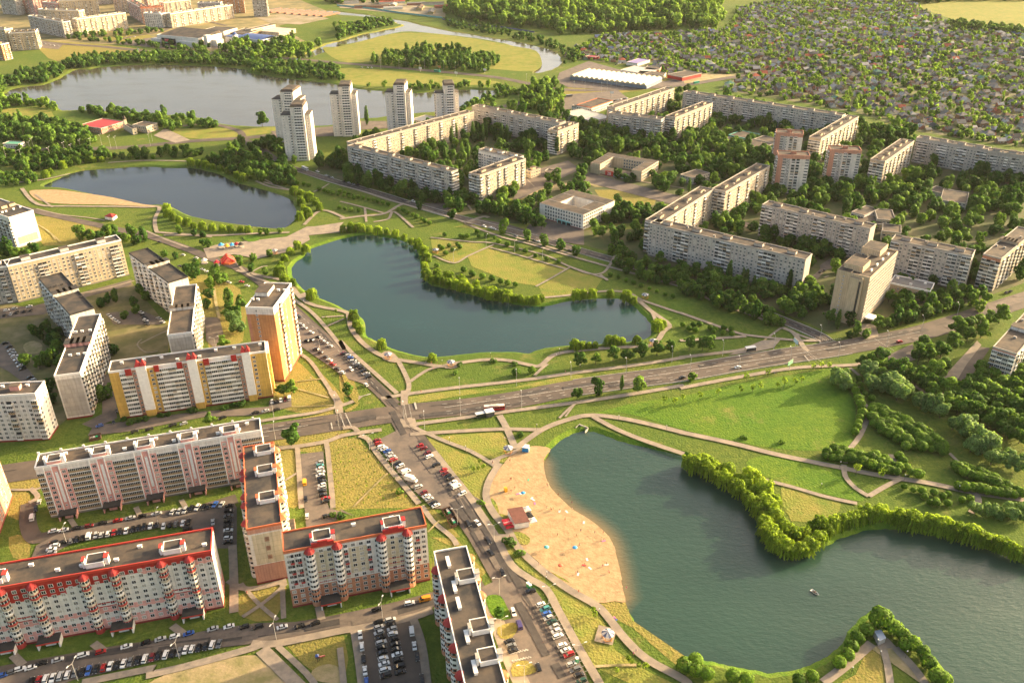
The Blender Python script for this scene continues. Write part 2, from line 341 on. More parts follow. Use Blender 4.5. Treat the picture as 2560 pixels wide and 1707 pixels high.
dry("i 740,180 1100,330 1000,430 760,450 690,250", G_FIELD); dry("i 1200,1500 1290,1310 1370,1330 1420,1559 1100,1559")
dry("e 860,190 1030,150 1560,300 1340,420 1180,400 900,290", G_FIELD, 1); dry("e 1570,310 1800,370 1720,480 1390,500 1360,430", G_FIELD, 1)
dry("A 300,1150 900,1200 1080,1250 640,1490 480,1430 330,1330", G_FIELD, 1)
sheet('meadow', "f -700,1330 -300,1220 0,1180 400,1090 900,1010 1060,990 1150,1140 1200,1260 1180,1450 1130,1540 700,1540 300,1470 0,1400 -400,1290", G_LUSH, GP)
sheet('meadow', "i 620,0 1000,40 1100,90 1150,200 1260,290 1180,310 700,190 450,60", G_LUSH, GP)
sheet('meadow', "b -120,330 0,320 200,270 380,230 600,228 800,250 1000,280 1200,320 1340,350 1380,430 1350,480 1250,490 1000,470 600,460 200,430 0,420", G_FIELD, GP)
sheet('meadow', "c 1560,30 1900,-10 2700,-60 2700,240 2200,170 1930,170 1850,130 1640,60", G_FIELD, GP)
sheet('meadow', "b 0,470 400,490 800,530 1080,560 1000,580 500,590 100,580", G_FIELD, GP); dry("a 300,280 1000,340 860,380 500,420 330,400", G_DRY); dry("a 700,250 1000,230 1040,290 800,300")
dry("b 1560,600 2352,520 2352,570 1900,640 1560,650"); dry("A 1290,640 1600,620 1600,720 1300,760"); dry("b 1740,1300 2100,1320 2150,1400 1900,1420"); dry("A 640,820 900,780 960,800 700,850", M_DIRT)
dry("a 0,760 120,740 350,760 330,830 100,800", G_FIELD); dry("c 500,240 800,180 1100,140 1130,150 700,240 500,280", G_FIELD)
dry("a 250,1480 560,1500 700,1559 270,1559"); dry("a 1200,880 1700,880 1880,870 1850,910 1500,950 1250,940", G_FIELD)
sheet('beach', "h 1180,-10 1250,-40 1330,-60 1440,-40 1396,30 1402,130 1432,210 1472,260 1532,320 1602,380 1702,440 1802,520 1862,600 1892,700 1917,800 1928,900 1952,1005 1880,1000 1760,1010 1600,940 1420,790 1320,700 1200,600 1170,560 1060,440 1010,340 1000,260 1060,140 1120,60", M_SAND, SA)
sheet('beach', "a 290,1300 400,1300 560,1320 760,1350 960,1395 1080,1410 990,1412 700,1400 420,1395 260,1370 200,1310", M_SAND, SA)
sheet('bare_ground', "g 1020,1559 1200,1480 1500,1400 1750,1370 1850,1430 2000,1559 1990,1640 1000,1640", M_DIRT, SA)
sheet('bare_ground', "A 1470,640 2270,440 2150,380 1950,440 1480,600", M_DIRT, SA); sheet('bare_ground', "b 1680,1210 1850,1200 1880,1260 1740,1280", M_DIRT, SA); sheet('bare_ground', "g 2140,1470 2250,1430 2352,1480 2340,1559 2150,1540", M_DIRT, SA)
sheet('bare_ground', "d 160,830 230,800 290,830 270,880 190,890", M_DIRT, SA); sheet('bare_ground', "c 0,470 120,500 420,520 200,560 0,570", M_DIRT, SA)
sheet('bare_ground', "i 1300,1320 1420,1270 1470,1320 1640,1500 1700,1559 1640,1559", M_DIRT, SA, 1)

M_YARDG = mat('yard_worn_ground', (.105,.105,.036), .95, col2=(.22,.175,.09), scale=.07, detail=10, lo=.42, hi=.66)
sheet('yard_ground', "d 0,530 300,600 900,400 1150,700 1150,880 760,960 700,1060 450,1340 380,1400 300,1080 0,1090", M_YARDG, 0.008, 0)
sheet('sand_weeds', "N 310,1260 420,1230 560,1310 530,1400 400,1380", G_FIELD, SA+.13, 2); sheet('sand_weeds', "N 40,780 100,830 150,960 110,1000 60,920", G_FIELD, SA+.13, 2); sheet('sand_weeds', "N 120,990 220,1000 270,1040 180,1060", G_FIELD, SA+.13, 2); sheet('sand_weeds', "K 960,220 1120,300 1200,360 1060,300", G_FIELD, SA+.13, 2)
# ------------------------------------------------------------------ roads, car parks
AVENUE = "F -420,1155 -60,1099 200,1060 660,987 915,950 e 900,1245 1260,1190 1550,1131 1950,1073 2300,1028 f 400,955 700,908 1000,865 1300,812 1630,748 1900,668 2150,585 2500,470"
road = lambda s, w, m=None, sm=5: ribbon('road', s, w, m or M_ASPH, AS, sm)
def lot(s, m=None, sm=0): return sheet('car_park', s, m or M_ASPH2, AS, sm)
road(AVENUE, 17.5)
BOULEVARD = "F 560,352 640,378 696,394 761,415 864,444 937,467 1030,494 1109,515 1195,537 1341,579 1440,607 1562,643 1653,677 1750,717 1864,764 1900,785"
road(BOULEVARD, 9.5)
road("F 905,930 880,905 830,858 760,790 700,735 640,680 560,622 480,592 430,572 350,545 235,520 84,486 -60,450", 8.5)
road("F 915,948 945,1000 1010,1085 1055,1160 1100,1220 1130,1270 1165,1330 1215,1400 1260,1480 1330,1600", 13)
road("F -200,345 0,349 130,343 280,340 436,325 555,318 640,310 760,302 900,283 1060,262 1200,236 1290,208", 13)
road("F -150,60 90,96 235,108 370,121 504,125 672,136 790,146 915,157 1050,169 1150,180 1290,206 1420,206 1562,197 1646,184 1780,162", 14)
road("F 1562,122 1640,108 1763,82 1840,66 1900,54", 8, M_DIRT); road("F 2100,132 2180,120 2268,105 2420,90", 7, M_DIRT); road("F 1830,140 1925,130 2020,142", 4, M_DIRT)
road("F 250,100 300,85 380,70 420,40 520,60", 8); road("F 560,318 545,300 480,285 420,290", 8); road("F 555,320 600,345 640,378", 12)
road("F -60,1560 100,1530 300,1496 460,1475 620,1455 760,1432 900,1402 1010,1372 1110,1340", 8.5)                    # street below the red house
road("g 200,330 190,450 230,560 330,560 700,490 1000,430 1300,390 1620,300", 7.5)
lot("g 250,620 480,500 900,420 1500,330 1590,315 1620,360 1620,640 1480,640 1440,520 1290,520 1200,480 480,610 330,700 210,720"); lot("g -200,1559 260,1440 720,1340 1420,1200 1760,1150 2180,1140 2352,1100 2352,1170 1800,1270 1690,1290 1400,1330 900,1450 500,1540 300,1620 -200,1700")
lot("J 600,830 900,795 960,1500 980,1550 h 100,420 0,370 g 2352,420 2100,560 J 650,1550 610,1100", None)
lot("h 100,1180 480,1090 560,1300 590,1559 600,1640 160,1640 130,1400", M_ASPH); lot("h 0,1090 240,1040 620,980 640,1090 500,1110 460,1130 110,1190 0,1230")
lot("J 1560,640 1680,620 1950,480 2120,570 2190,620 2352,800 h 640,0 760,120 870,260 1000,330 960,360 820,430 690,370 640,370 460,200 290,-20", None)
lot("h 940,920 1130,830 1230,900 1330,920 1500,1150 1680,1500 1720,1640 1250,1640 1180,1420 1050,1110 990,960", None)
lot("d 1880,540 2020,570 2120,660 2352,870 e 30,880 240,1080 200,1110 120,1080 e 20,1050 d 2290,1000 2060,840 1940,720 1900,600", None)
lot("d -20,830 60,800 180,980 260,1070 180,1100 60,1010 0,980"); lot("d 720,610 960,590 1130,660 1100,690 780,690"); lot("d 0,580 240,560 560,470 900,380 900,420 600,500 300,620 0,650")
lot("d 1840,1210 1990,1190 1995,1250 1750,1310 1400,1320 880,1420 600,1450 640,1380 1300,1290 1840,1250")
lot("d 1400,640 1500,640 1540,800 1480,860 1410,800"); lot("d 700,1040 790,1010 800,1330 640,1400 560,1370 700,1300")
lot("f 1420,900 1590,820 1610,930 1500,960 1430,950"); lot("f 1900,1060 2030,840 2120,850 1990,1040 1960,1100", M_ASPH); lot("f 1790,1060 1900,940 2030,800 2060,830 1960,960 1870,1110", M_PLAZA)
lot("a 1030,260 1440,300 1530,290 1620,330 1200,340 780,300", M_ASPH2); lot("b 1500,500 1700,420 2200,560 2352,540 2352,580 1900,620 1560,600 1480,560"); lot("a 280,280 430,310 400,340 280,330")
lot("a 1850,900 2352,860 2352,930 1900,950", M_ASPH2); lot("b 120,830 330,830 330,880 130,890"); lot("A 1500,1120 1700,880 2352,930 2352,1250 2000,1200", M_ASPH2); lot("b 1540,650 1900,620 2000,700 1480,760"); lot("b 1680,1180 2352,1350 2352,1420 2000,1330 1650,1240")
lot("Q -60,560 130,430 200,420 90,600 -40,640"); lot("a 1130,880 1300,960 1200,980 1050,930", M_PLAZA); lot("f 2100,560 2352,480 2352,530 2120,600")
lot("B 1280,780 1600,900 1560,960 1300,860"); lot("f 880,380 1040,240 1050,260 920,400"); lot("b 1280,1180 1560,1100 1640,1160 1240,1360 1180,1370")
# service road along the avenue's far end and boulevard car bays
lot("A 200,690 520,690 620,830 330,760"); lot("A 960,900 1300,960 1560,1040 1530,1100 900,950", M_ASPH)

prg = random.Random(12)
def patches(spec, w, n, lane=3.4):
    P, _, _ = ribbon_pts(spec, w, 5)
    for _ in range(n):
        i = prg.randrange(1, len(P)-2); t = (P[i+1]-P[i]).normalized(); nn = Vector((-t.y,t.x,0)); o = P[i].lerp(P[i+1], prg.random()) + nn*prg.uniform(-w/2+2, w/2-2); a = prg.uniform(3, 16); b = prg.choice((.25,.8,1.7,1.7))
        if o.length > 900 or o.y < 200: continue
        sheet('asphalt_patch', [o-t*a-nn*b, o+t*a-nn*b*prg.uniform(.8,1.1), o+t*a+nn*b, o-t*a+nn*b*prg.uniform(.8,1.1)], prg.choice((M_PATCH,M_PATCH,M_PATCH2)), AS+.124, 0)
patches(AVENUE, 17, 60); patches(BOULEVARD, 9, 24); patches("F 905,930 880,905 830,858 760,790 700,735 640,680 560,622", 9, 14); patches("F 915,948 945,1000 1010,1085 1055,1160 1100,1220 1130,1270 1165,1330 1215,1400 1260,1480 1330,1600", 11, 30); patches("F -60,1560 100,1530 300,1496 460,1475 620,1455 760,1432 900,1402 1010,1372", 8, 14)
# ------------------------------------------------------------------ paths, squares
def path(s, w=2.6, m=None, sm=4): return ribbon('path', s, w*.84, m or M_PATH, PA, sm)
sheet('square', "d 1390,170 1500,140 1780,110 1960,90 2100,20 2150,20 2352,-10 e 0,20 80,30 60,50 0,60 d 2110,80 2120,110 1980,190 1760,240 1600,210 1420,240", M_PLAZA, PA, 1)
sheet('square', "M 0,900 200,890 220,960 110,1010 0,1010", M_PLAZA, PA, 1); sheet('square', "h 1100,30 1190,0 1260,-60 1000,50 1080,80", M_PLAZA, PA, 1)
sheet('square', "f 1240,690 1330,680 1360,770 1290,790 1220,750", M_PLAZA, PA, 1); sheet('square', "i 1330,1270 1420,1255 1480,1320 1360,1330", M_PLAZA, PA, 1); sheet('square', "f 330,900 440,850 560,800 690,790 640,850 500,880", M_PLAZA, PA, 0)
# round the middle pond
path("d 1620,320 1800,360 1960,400 2100,540 2352,600 e 60,640 80,720 160,820 280,900 400,930 560,955 700,975 830,950 1000,930 1150,935 1290,965 1370,970 1460,900 1600,870 1900,845 2130,830 2210,740 2250,690 2130,600 2060,540 2000,500", 4.2, M_PLAZA)
path("e 1400,505 1560,490 1800,462 1960,470 2060,520 2200,570 2352,620", 3.2); path("e 2060,540 2130,600 2170,700", 3)
path("e 400,940 460,1060 470,1130 430,1220", 3.5); path("e 480,1080 600,1000 720,970", 3); path("e 1330,1040 1380,990 1420,960", 2.5)
path("e 280,1195 460,1165 800,1120 1250,1070 1600,1020 2000,970 2352,915", 4); path("f 0,915 300,880 440,860 600,810", 4)
path("e 440,1140 440,1240", 5, M_PLAZA, 0); path("e 460,1330 500,1390", 6, M_PLAZA, 0)
path("d 1880,440 2100,580 2220,700 2352,860 e 0,800 100,900 270,1050 390,1160", 3.4); path("d 2200,640 2352,630", 2); path("d 2240,700 2352,650", 2)
path("d 1600,250 1700,350 1840,400", 2.5); path("d 1690,350 1780,300 1830,290", 2)
# avenue pavement, beach side
path("e 520,1370 820,1330 1100,1290 1600,1225 2000,1165 2352,1105", 4); path("f 0,1125 400,1050 800,985 1200,965 1300,930", 4, M_PLAZA); path("f 1160,985 1230,1050 1220,1120", 2.5)
path("e 500,1390 700,1480 900,1559 h 1080,90", 3.2); path("e 480,1440 800,1420 1100,1405 1380,1410", 3.8, M_PLAZA); path("e 1090,1310 1140,1400 1200,1540", 4.6); path("e 1210,1530 1380,1410 1560,1340 1730,1310 2000,1345 2352,1430", 4.4, M_PLAZA); path("f 0,1425 350,1500 i 640,-5 900,50 1100,90 1400,150 1700,195 2000,260 2352,310", 4.4, M_PLAZA)
path("e 1730,1320 1900,1410 2100,1490 2352,1575", 4, M_PLAZA); path("i 560,170 760,220 1000,290 1210,335", 3); path("e 1500,1330 1560,1270 1610,1230", 1.8); path("e 1540,1320 1600,1240", 1.4)
path("i 1120,70 1130,150 1200,230 1290,285", 3.2); path("i 1290,285 1400,220 1500,170", 3.2); path("f 1140,1559 1230,1450 1290,1290 1250,1220 1230,1160", 3.2); path("i 1130,60 1120,0", 3); path("i 1440,0 1470,60 1490,170", 3); path("i 2020,265 2040,320 1990,400", 3.6); path("i 1840,-10 1920,70", 2.2); path("f 1600,1110 1700,1170", 3)
# street of the beach: pavement and promenade
path("h 640,-20 760,130 880,280 960,400 1060,550 1170,750 1300,850 1410,920 1500,1080 1620,1300 1760,1540 1800,1620", 4.2, M_PLAZA)
path("h 1090,60 1020,180 1000,290 1050,400 1150,520 1220,640 1380,790 1560,920 1750,1030 1830,1110 1950,1260 2100,1400 2352,1540 i 60,1600", 4.4, M_PLAZA); path("h 1080,570 1170,570", 6, M_PLAZA, 0); path("h 1830,1180 1800,1290", 9, M_PLAZA, 0); path("h 1740,1450 1900,1440 2060,1440", 1.5, M_DIRT)
path("J 20,400 400,340 800,280 1060,210 1300,130 1400,60", 3.6); path("J 260,760 640,720 960,660 1150,590 1450,540 1680,510", 4, M_PLAZA); path("J 940,680 960,800 980,1000 1010,1300 1030,1559", 3.2, M_PLAZA); path("J 555,750 580,1100 590,1300 610,1559", 3.2, M_PLAZA); path("J 1010,0 1090,130 1120,290", 5, M_PLAZA); path("J 1160,490 1300,480 1380,560", 3.5, M_PLAZA); path("J 1380,590 1500,640 1600,800 1800,1050 2000,1280 2180,1500", 3.6, M_PLAZA); path("J 1300,1540 1600,1240 1760,1090", 1.1, M_DIRT); path("J 380,1190 560,1080", 1.6); path("J 480,200 760,195 1040,180", 0.8, M_DIRT)
path("d 1930,830 2100,920 2200,1050 2280,1170 2350,1250", 3, M_PATH); path("d 2020,1080 2200,1060", 1.2, M_DIRT); path("d 2000,1120 2250,1190", 1.2, M_DIRT); path("d 1870,1100 1930,1110 2010,1130", 1.2, M_DIRT)
path("h 560,350 640,460 760,560 800,620", 3, M_PATH); path("h 940,960 1060,1120 1180,1430 1260,1600", 7.5, M_PLAZA); path("h 600,530 680,450", 1, M_DIRT)
# yards at lower part
path("g 1590,620 1600,850 1600,1080", 4.5); path("g 1650,880 1760,1010 1900,1130", 2.2); path("g 1660,1110 1820,1000 1960,880", 2.2); path("g 1560,860 1700,920 1960,860", 3.4); path("g 1930,880 1940,1120", 2.6); path("g 1720,1290 1900,1290 2352,1200 h 120,1190 500,1110 630,1060", 4.4, M_PLAZA); path("g 1000,1510 1300,1440 1700,1330 1800,1290", 4.2, M_PATH); path("g 560,1559 1000,1470 1060,1460", 4, M_PATH); path("g 1790,1330 2000,1540 2060,1600", 6.5, M_PATH); path("g 1900,1310 2100,1500 2200,1640", 3, M_PATH); path("g 210,230 260,290 200,330", 3); path("g 0,240 230,240 290,220", 2); path("h 500,1120 560,1300 600,1600", 4, M_PATH); path("h 0,1320 30,1600", 3); path("h 100,1210 130,1400 160,1640", 4, M_PATH)
path("d 400,500 700,450 920,390", 2); path("d 960,820 1080,760 1150,730", 1.6); path("d 970,790 940,830 1000,880 1080,870", 1.2); path("d 300,30 350,70 380,110", 1.2, M_DIRT); path("d 1450,350 1480,560 1500,650", 2.4, M_DIRT)
path("g 1180,1170 1260,1230", 4); path("g 640,1290 720,1350", 4); path("g 90,1370 160,1440", 4); path("g 480,440 520,500", 3); path("g 930,360 960,420", 3); path("g 1240,310 1280,380", 3); path("g 2180,1040 2200,1130", 4, M_PLAZA)
# far pond and park between the ponds
path("a 130,1250 300,1230 480,1190", 3.4); path("a 740,1115 1000,1100 1290,1105", 3.6); path("a 1750,1240 1850,1280 2000,1305", 3.4); path("a 150,1290 260,1400 500,1412 800,1415 1000,1420 1090,1420 1060,1500 1070,1580 d 1100,60 1300,75 1500,80 1700,70 1980,60", 4.2, M_PLAZA); path("a 2080,1540 2200,1440 2352,1490", 4, M_PLAZA); path("b 0,1500 150,1480 300,1465 400,1410 480,1380", 4.4, M_PATH); path("b 0,1380 160,1420 300,1460", 3); path("b 170,1420 180,1520", 2.6); path("b 230,1520 330,1500 370,1450 500,1559", 3); path("b 440,1400 700,1470 900,1540 e 860,0 1100,90 1300,140 1570,220 f 0,430", 3.4, M_PATH); path("b 0,1270 150,1310 300,1360 440,1400", 3.4, M_PATH); path("D 0,1370 200,1430 400,1490", 3.2); path("D 660,1500 760,1460 870,1390", 2.4); path("D 0,1330 120,1390", 2.2)
path("e 620,95 900,125 1050,135 1400,215 1560,290 1830,380", 2.6); path("e 640,220 780,270 880,220 1050,145", 2.4); path("e 1030,165 1200,210 1540,310", 2.4); path("e 1340,430 1450,370 1570,300", 2.2); path("e 1560,290 1690,340 1790,340 1840,290 1880,220", 2.6); path("e 1780,350 1830,390", 2.6)
path("f 0,440 100,470 250,540 500,630 620,680", 3.4, M_PATH); path("f 0,610 200,680 400,750 520,770 700,790 850,800 960,800", 3.4); path("f 0,800 250,785 450,770", 3.6); path("f 700,710 780,750 850,850 880,870", 4.2, M_PATH); path("f 770,745 900,790 960,800", 3); path("f 600,780 680,720 710,710", 2); path("f 540,830 610,770", 1.6, M_DIRT)
path("e 2352,400 2240,400", 3, M_PATH); path("A 800,940 1000,870 1080,880", 5, M_PLAZA); path("A 850,780 790,700", 2.4); path("A 1600,1420 1700,1380", 2); path("A 1300,1100 1500,1160 1800,1250 2200,1370", 3.4, M_PLAZA)
path("a 250,1430 420,1470 600,1490 720,1510", 2); path("a 240,1330 360,1420", 2.2); path("d 1000,50 1140,110 1290,165", 2.6, M_PATH); path("d 1120,80 1290,80 1450,90", 3); path("d 250,1 330,50 420,130", 1.4, M_DIRT)
path("i 980,1559 1150,1430 1310,1290", 4.4, M_PLAZA, 3); path("i 1390,1330 1420,1450 1440,1600", 3.4); path("i 1470,1320 1600,1460 1700,1600", 4, M_PLAZA)
path("b 1650,1170 1850,1210 2352,1290", 2.6); path("b 1500,1400 1700,1300", 2); path("b 1280,1230 1330,1280", 1.6); path("Q 1560,200 1650,60 1830,200", 2.4); path("Q 0,720 60,700", 2); path("d 2060,480 2100,500", 8, M_PLAZA, 0)
sheet('square', "e 280,890 340,870 400,920 380,950 300,930", M_PLAZA, PA, 2); sheet('square', "e 720,960 830,940 800,985 720,990", M_PLAZA, PA, 2); sheet('square', "h 1180,1520 1180,1430 1280,1410 1340,1470 1310,1500", G_DRY, PA+.1, 2)
sheet('traffic_island', "h 1000,980 1040,960 1100,970 1140,1040 1170,1120 1060,1125 1010,1040", G_LUSH, PA+.1, 2); sheet('traffic_island', "h 1075,1185 1180,1150 1215,1180 1180,1250 1100,1260", G_DRY, PA+.1, 2)
sheet('traffic_island', "J 1190,250 1290,190 1390,140 1330,220 1220,275", G_DRY, PA+.1, 2); sheet('traffic_island', "e 0,1000 40,1040 130,1170 120,1240 60,1180", G_DRY, PA+.1, 1); sheet('traffic_island', "d 1660,95 1710,80 1775,90 1770,115 1700,125", G_LUSH, PA+.1, 2)

# ------------------------------------------------------------------ road paint and kerbs
dashes('centre_line', AVENUE, 0.45, 0.6, 40, 0, t0=.22, t1=.31); dashes('centre_line', AVENUE, 0.45, 0.6, 60, 0, t0=.41, t1=.83)
for off, a, b in ((4.6,.41,.83),(-3.4,.41,.83),(-6.2,.41,.6),(-3.8,.2,.31),(4.2,.2,.31)): dashes('lane_marking', AVENUE, 0.32, off, 3.2, 5.5, t0=a, t1=b)
dashes('centre_line', BOULEVARD, 0.3, 0, 3, 4); dashes('lane_marking', "F 870,895 830,858 760,790 700,735 640,680", 0.25, 0, 3, 4)
for s in ("J 1110,290 1190,475", "J 1190,290 1280,470", "e 440,1240 455,1330", "e 470,1235 490,1325", "e 5,1300 30,1390", "e 40,1300 75,1390", "f 970,800 1100,790", "f 860,870 970,950", "f 830,860 930,940", "f 1330,790 1460,870"): dashes('crossing_marking', s, 0.5, 0, 0.7, 0.7, sm=0)
for s in ("J 1005,415 1022,508", "J 2115,150 2140,240", "e 515,1225 525,1270", "J 1400,68 1530,38", "e 140,1185 210,1165", "f 850,905 885,945"): dashes('stop_line', s, 0.6, 0, 50, 0, sm=0)
def bays(A, B, n, ln, base=0.54):
    """white bay lines of a parking row from A to B, ln = vector of a bay"""
    for k in range(n+1):
        p = A.lerp(B, k/n); d = ln.normalized(); nn = Vector((-d.y,d.x,0))*0.07; z = nextz(base)
        q = p + ln; mb_bays.add([(v.x,v.y,z) for v in (p+nn,p-nn,q-nn,q+nn)], [[0,1,2,3]])
mb_bays = MB()
bays(at('K',800,690), at('K',1300,1600), 15, at('K',880,630)-at('K',740,690)); bays(at('J',700,890), at('J',830,1500), 11, at('J',905,930)-at('J',800,960)); bays(at('h',225,1170), at('h',270,1530), 11, at('h',300,1165)-at('h',230,1188))
bays(at('h',620,30), at('h',800,280), 12, at('h',690,0)-at('h',620,25)); bays(at('J',1560,720), at('J',2080,1420), 14, at('J',1660,690)-at('J',1560,725)); bays(at('d',1925,600), at('d',2300,980), 16, at('d',2010,570)-at('d',1940,600)); bays(at('g',270,1559), at('g',1480,1320), 26, at('g',1495,1270)-at('g',1475,1330))
tag(mb_bays.build('parking_bay_marking', M_LINE), kind='structure')
mbh = MB()
for k, (x0,y0,x1,y1) in enumerate(((385,1310,640,1245),(425,1405,680,1340))):
    for t in range(7):
        a = at('K', x0+(x1-x0)*t/7, y0+(y1-y0)*t/7); b = at('K', x0+(x1-x0)*(t+.6)/7+20, y0+(y1-y0)*(t+.6)/7+18); z = nextz(.54)
        d = (b-a).normalized(); nn = Vector((-d.y,d.x,0))*.3; mbh.add([(v.x,v.y,z) for v in (a+nn,a-nn,b-nn,b+nn)], [[0,1,2,3]])
tag(mbh.build('hatched_bay_marking', M_LINE), kind='structure')
def kerb(spec, w, t0=0.0, t1=1.0):
    P, L, Rr = ribbon_pts(spec, w, 5); n = len(P); a, b = int(n*t0), int(n*t1)
    for Q, s in ((L,1),(Rr,-1)):
        mb = MB()
        V = []
        for i in range(a, b):
            t = (P[min(i+1,n-1)]-P[max(i-1,0)]).normalized(); nn = Vector((-t.y,t.x,0))*s
            o0, o1 = Q[i]+nn*0.01, Q[i]+nn*0.32
            V += [(o0.x,o0.y,0.0),(o0.x,o0.y,0.60),(o1.x,o1.y,0.60),(o1.x,o1.y,0.0)]
        m = b-a
        mb.add(V, [[4*i+k, 4*i+k+1, 4*i+k+5, 4*i+k+4] for i in range(m-1) for k in range(3)])
        tag(mb.build('kerb', M_KERB), kind='structure')
kerb(AVENUE, 17.5, .43, .74); kerb(BOULEVARD, 9.5)
# ------------------------------------------------------------------ buildings: generator
def wall_mat(name, col, col2=None, mortar=None, mw=3.2, mh=2.8, rough=0.9):
    """panel or brick wall: faint tint from panel to panel, joints, rain streaks"""
    m = bpy.data.materials.new(name); m.use_nodes = True; n = m.node_tree.nodes; l = m.node_tree.links; b = n["Principled BSDF"]
    b.inputs["Roughness"].default_value = rough; b.inputs["Specular IOR Level"].default_value = 0.2
    tc = n.new("ShaderNodeTexCoord"); sx = n.new("ShaderNodeSeparateXYZ"); l.new(tc.outputs["Object"], sx.inputs[0])
    ad = n.new("ShaderNodeMath"); ad.operation = 'ADD'; l.new(sx.outputs[0], ad.inputs[0]); l.new(sx.outputs[1], ad.inputs[1])
    cx = n.new("ShaderNodeCombineXYZ"); l.new(ad.outputs[0], cx.inputs[0]); l.new(sx.outputs[2], cx.inputs[1])
    br = n.new("ShaderNodeTexBrick"); br.offset = 0.0; br.inputs["Scale"].default_value = 1.0; br.inputs["Brick Width"].default_value = mw; br.inputs["Row Height"].default_value = mh
    br.inputs["Mortar Size"].default_value = 0.07; br.inputs["Mortar Smooth"].default_value = 0.3; br.inputs["Bias"].default_value = 0.0
    c2 = col2 or tuple(c*0.86 for c in col); mo = mortar or tuple(c*0.62 for c in col)
    br.inputs["Color1"].default_value = (*col,1); br.inputs["Color2"].default_value = (*c2,1); br.inputs["Mortar"].default_value = (*mo,1); l.new(cx.outputs[0], br.inputs["Vector"])
    mp = n.new("ShaderNodeMapping"); mp.inputs["Scale"].default_value = (0.9,0.12,1); l.new(cx.outputs[0], mp.inputs["Vector"])
    no = n.new("ShaderNodeTexNoise"); no.inputs["Scale"].default_value = 1.0; no.inputs["Detail"].default_value = 6; l.new(mp.outputs[0], no.inputs["Vector"])
    mr = n.new("ShaderNodeMapRange"); mr.inputs[1].default_value = .3; mr.inputs[2].default_value = .75; mr.inputs[3].default_value = 1.08; mr.inputs[4].default_value = .78; l.new(no.outputs["Fac"], mr.inputs[0])
    vm = n.new("ShaderNodeVectorMath"); vm.operation = 'SCALE'; l.new(br.outputs["Color"], vm.inputs[0]); l.new(mr.outputs[0], vm.inputs["Scale"]); l.new(vm.outputs[0], b.inputs["Base Color"])
    MATS[name] = m; return m
W_GREY = wall_mat('grey_panel_wall', (.48,.43,.37), (.40,.36,.32)); W_GREY2 = wall_mat('dark_grey_panel_wall', (.40,.36,.32), (.33,.30,.27)); W_SAND = wall_mat('sandy_panel_wall', (.50,.39,.27), (.42,.33,.23))
W_WHITE = wall_mat('white_panel_wall', (.74,.68,.60), (.66,.61,.54)); W_CREAM = wall_mat('cream_panel_wall', (.52,.42,.28), (.46,.37,.25)); W_PINK = wall_mat('pink_wall', (.72,.36,.30), (.66,.32,.27)); W_ORANGE = wall_mat('orange_brick_wall', (.52,.25,.10), (.46,.21,.09), mw=1.6, mh=.7)
W_YELLOW = wall_mat('yellow_wall', (.60,.38,.09), (.55,.34,.08)); W_TERRA = wall_mat('terracotta_wall', (.50,.23,.13), (.45,.20,.12)); W_PALE = wall_mat('pale_yellow_wall', (.62,.53,.36), (.57,.48,.33)); W_BEIGE = wall_mat('beige_brick_wall', (.60,.46,.30), (.55,.42,.27), mw=1.2, mh=.5); W_BROWN = wall_mat('brown_panel_wall', (.20,.14,.08), (.17,.12,.07)); W_AQUA = wall_mat('aqua_wall', (.18,.48,.40), (.16,.43,.36)); W_RED = mat('red_metal_cladding', (.42,.028,.022), .55, var=.35, scale=.5)
W_PAVE = wall_mat('pierced_screen', (.62,.60,.57), (.10,.10,.10), (.55,.53,.50), mw=.7, mh=.7); W_PEACH = wall_mat('peach_brick_wall', (.56,.29,.20), (.52,.26,.18), mw=1.2, mh=.5)
M_BIT = mat('roof_bitumen', (.030,.030,.031), .9, col2=(.095,.074,.055), scale=.10, detail=11); M_BITB = mat('weathered_roof_felt', (.105,.078,.055), .9, col2=(.036,.033,.031), scale=.11, detail=11)
M_TRIM = mat('white_trim', (.80,.77,.72), .7, var=.15, scale=.6); M_TRIMG = mat('concrete_trim', (.40,.36,.31), .85, var=.25, scale=.5); M_TRIMR = mat('red_trim', (.48,.05,.035), .5); M_REDTILE = mat('red_metal_tile', (.40,.035,.030), .5, col2=(.30,.025,.022), scale=.8); M_ORTRIM = mat('orange_trim', (.55,.15,.06), .6, var=.2, scale=.5)
M_GLASS = mat('window_glass', (.028,.032,.036), .12, spec=.6); M_GLASS2 = mat('curtained_glass', (.16,.15,.13), .25, spec=.5); M_FRAME = mat('window_frame_paint', (.76,.74,.70), .6); M_DOOR = mat('brown_door', (.10,.055,.03), .6); M_CANOPY = mat('canopy_felt', (.045,.042,.040), .9, var=.3, scale=.5)
M_PLINTH = mat('dark_red_plinth', (.24,.035,.03), .8, var=.2, scale=.4); M_PLINTHG = mat('grey_plinth', (.22,.20,.18), .9, var=.2, scale=.4)
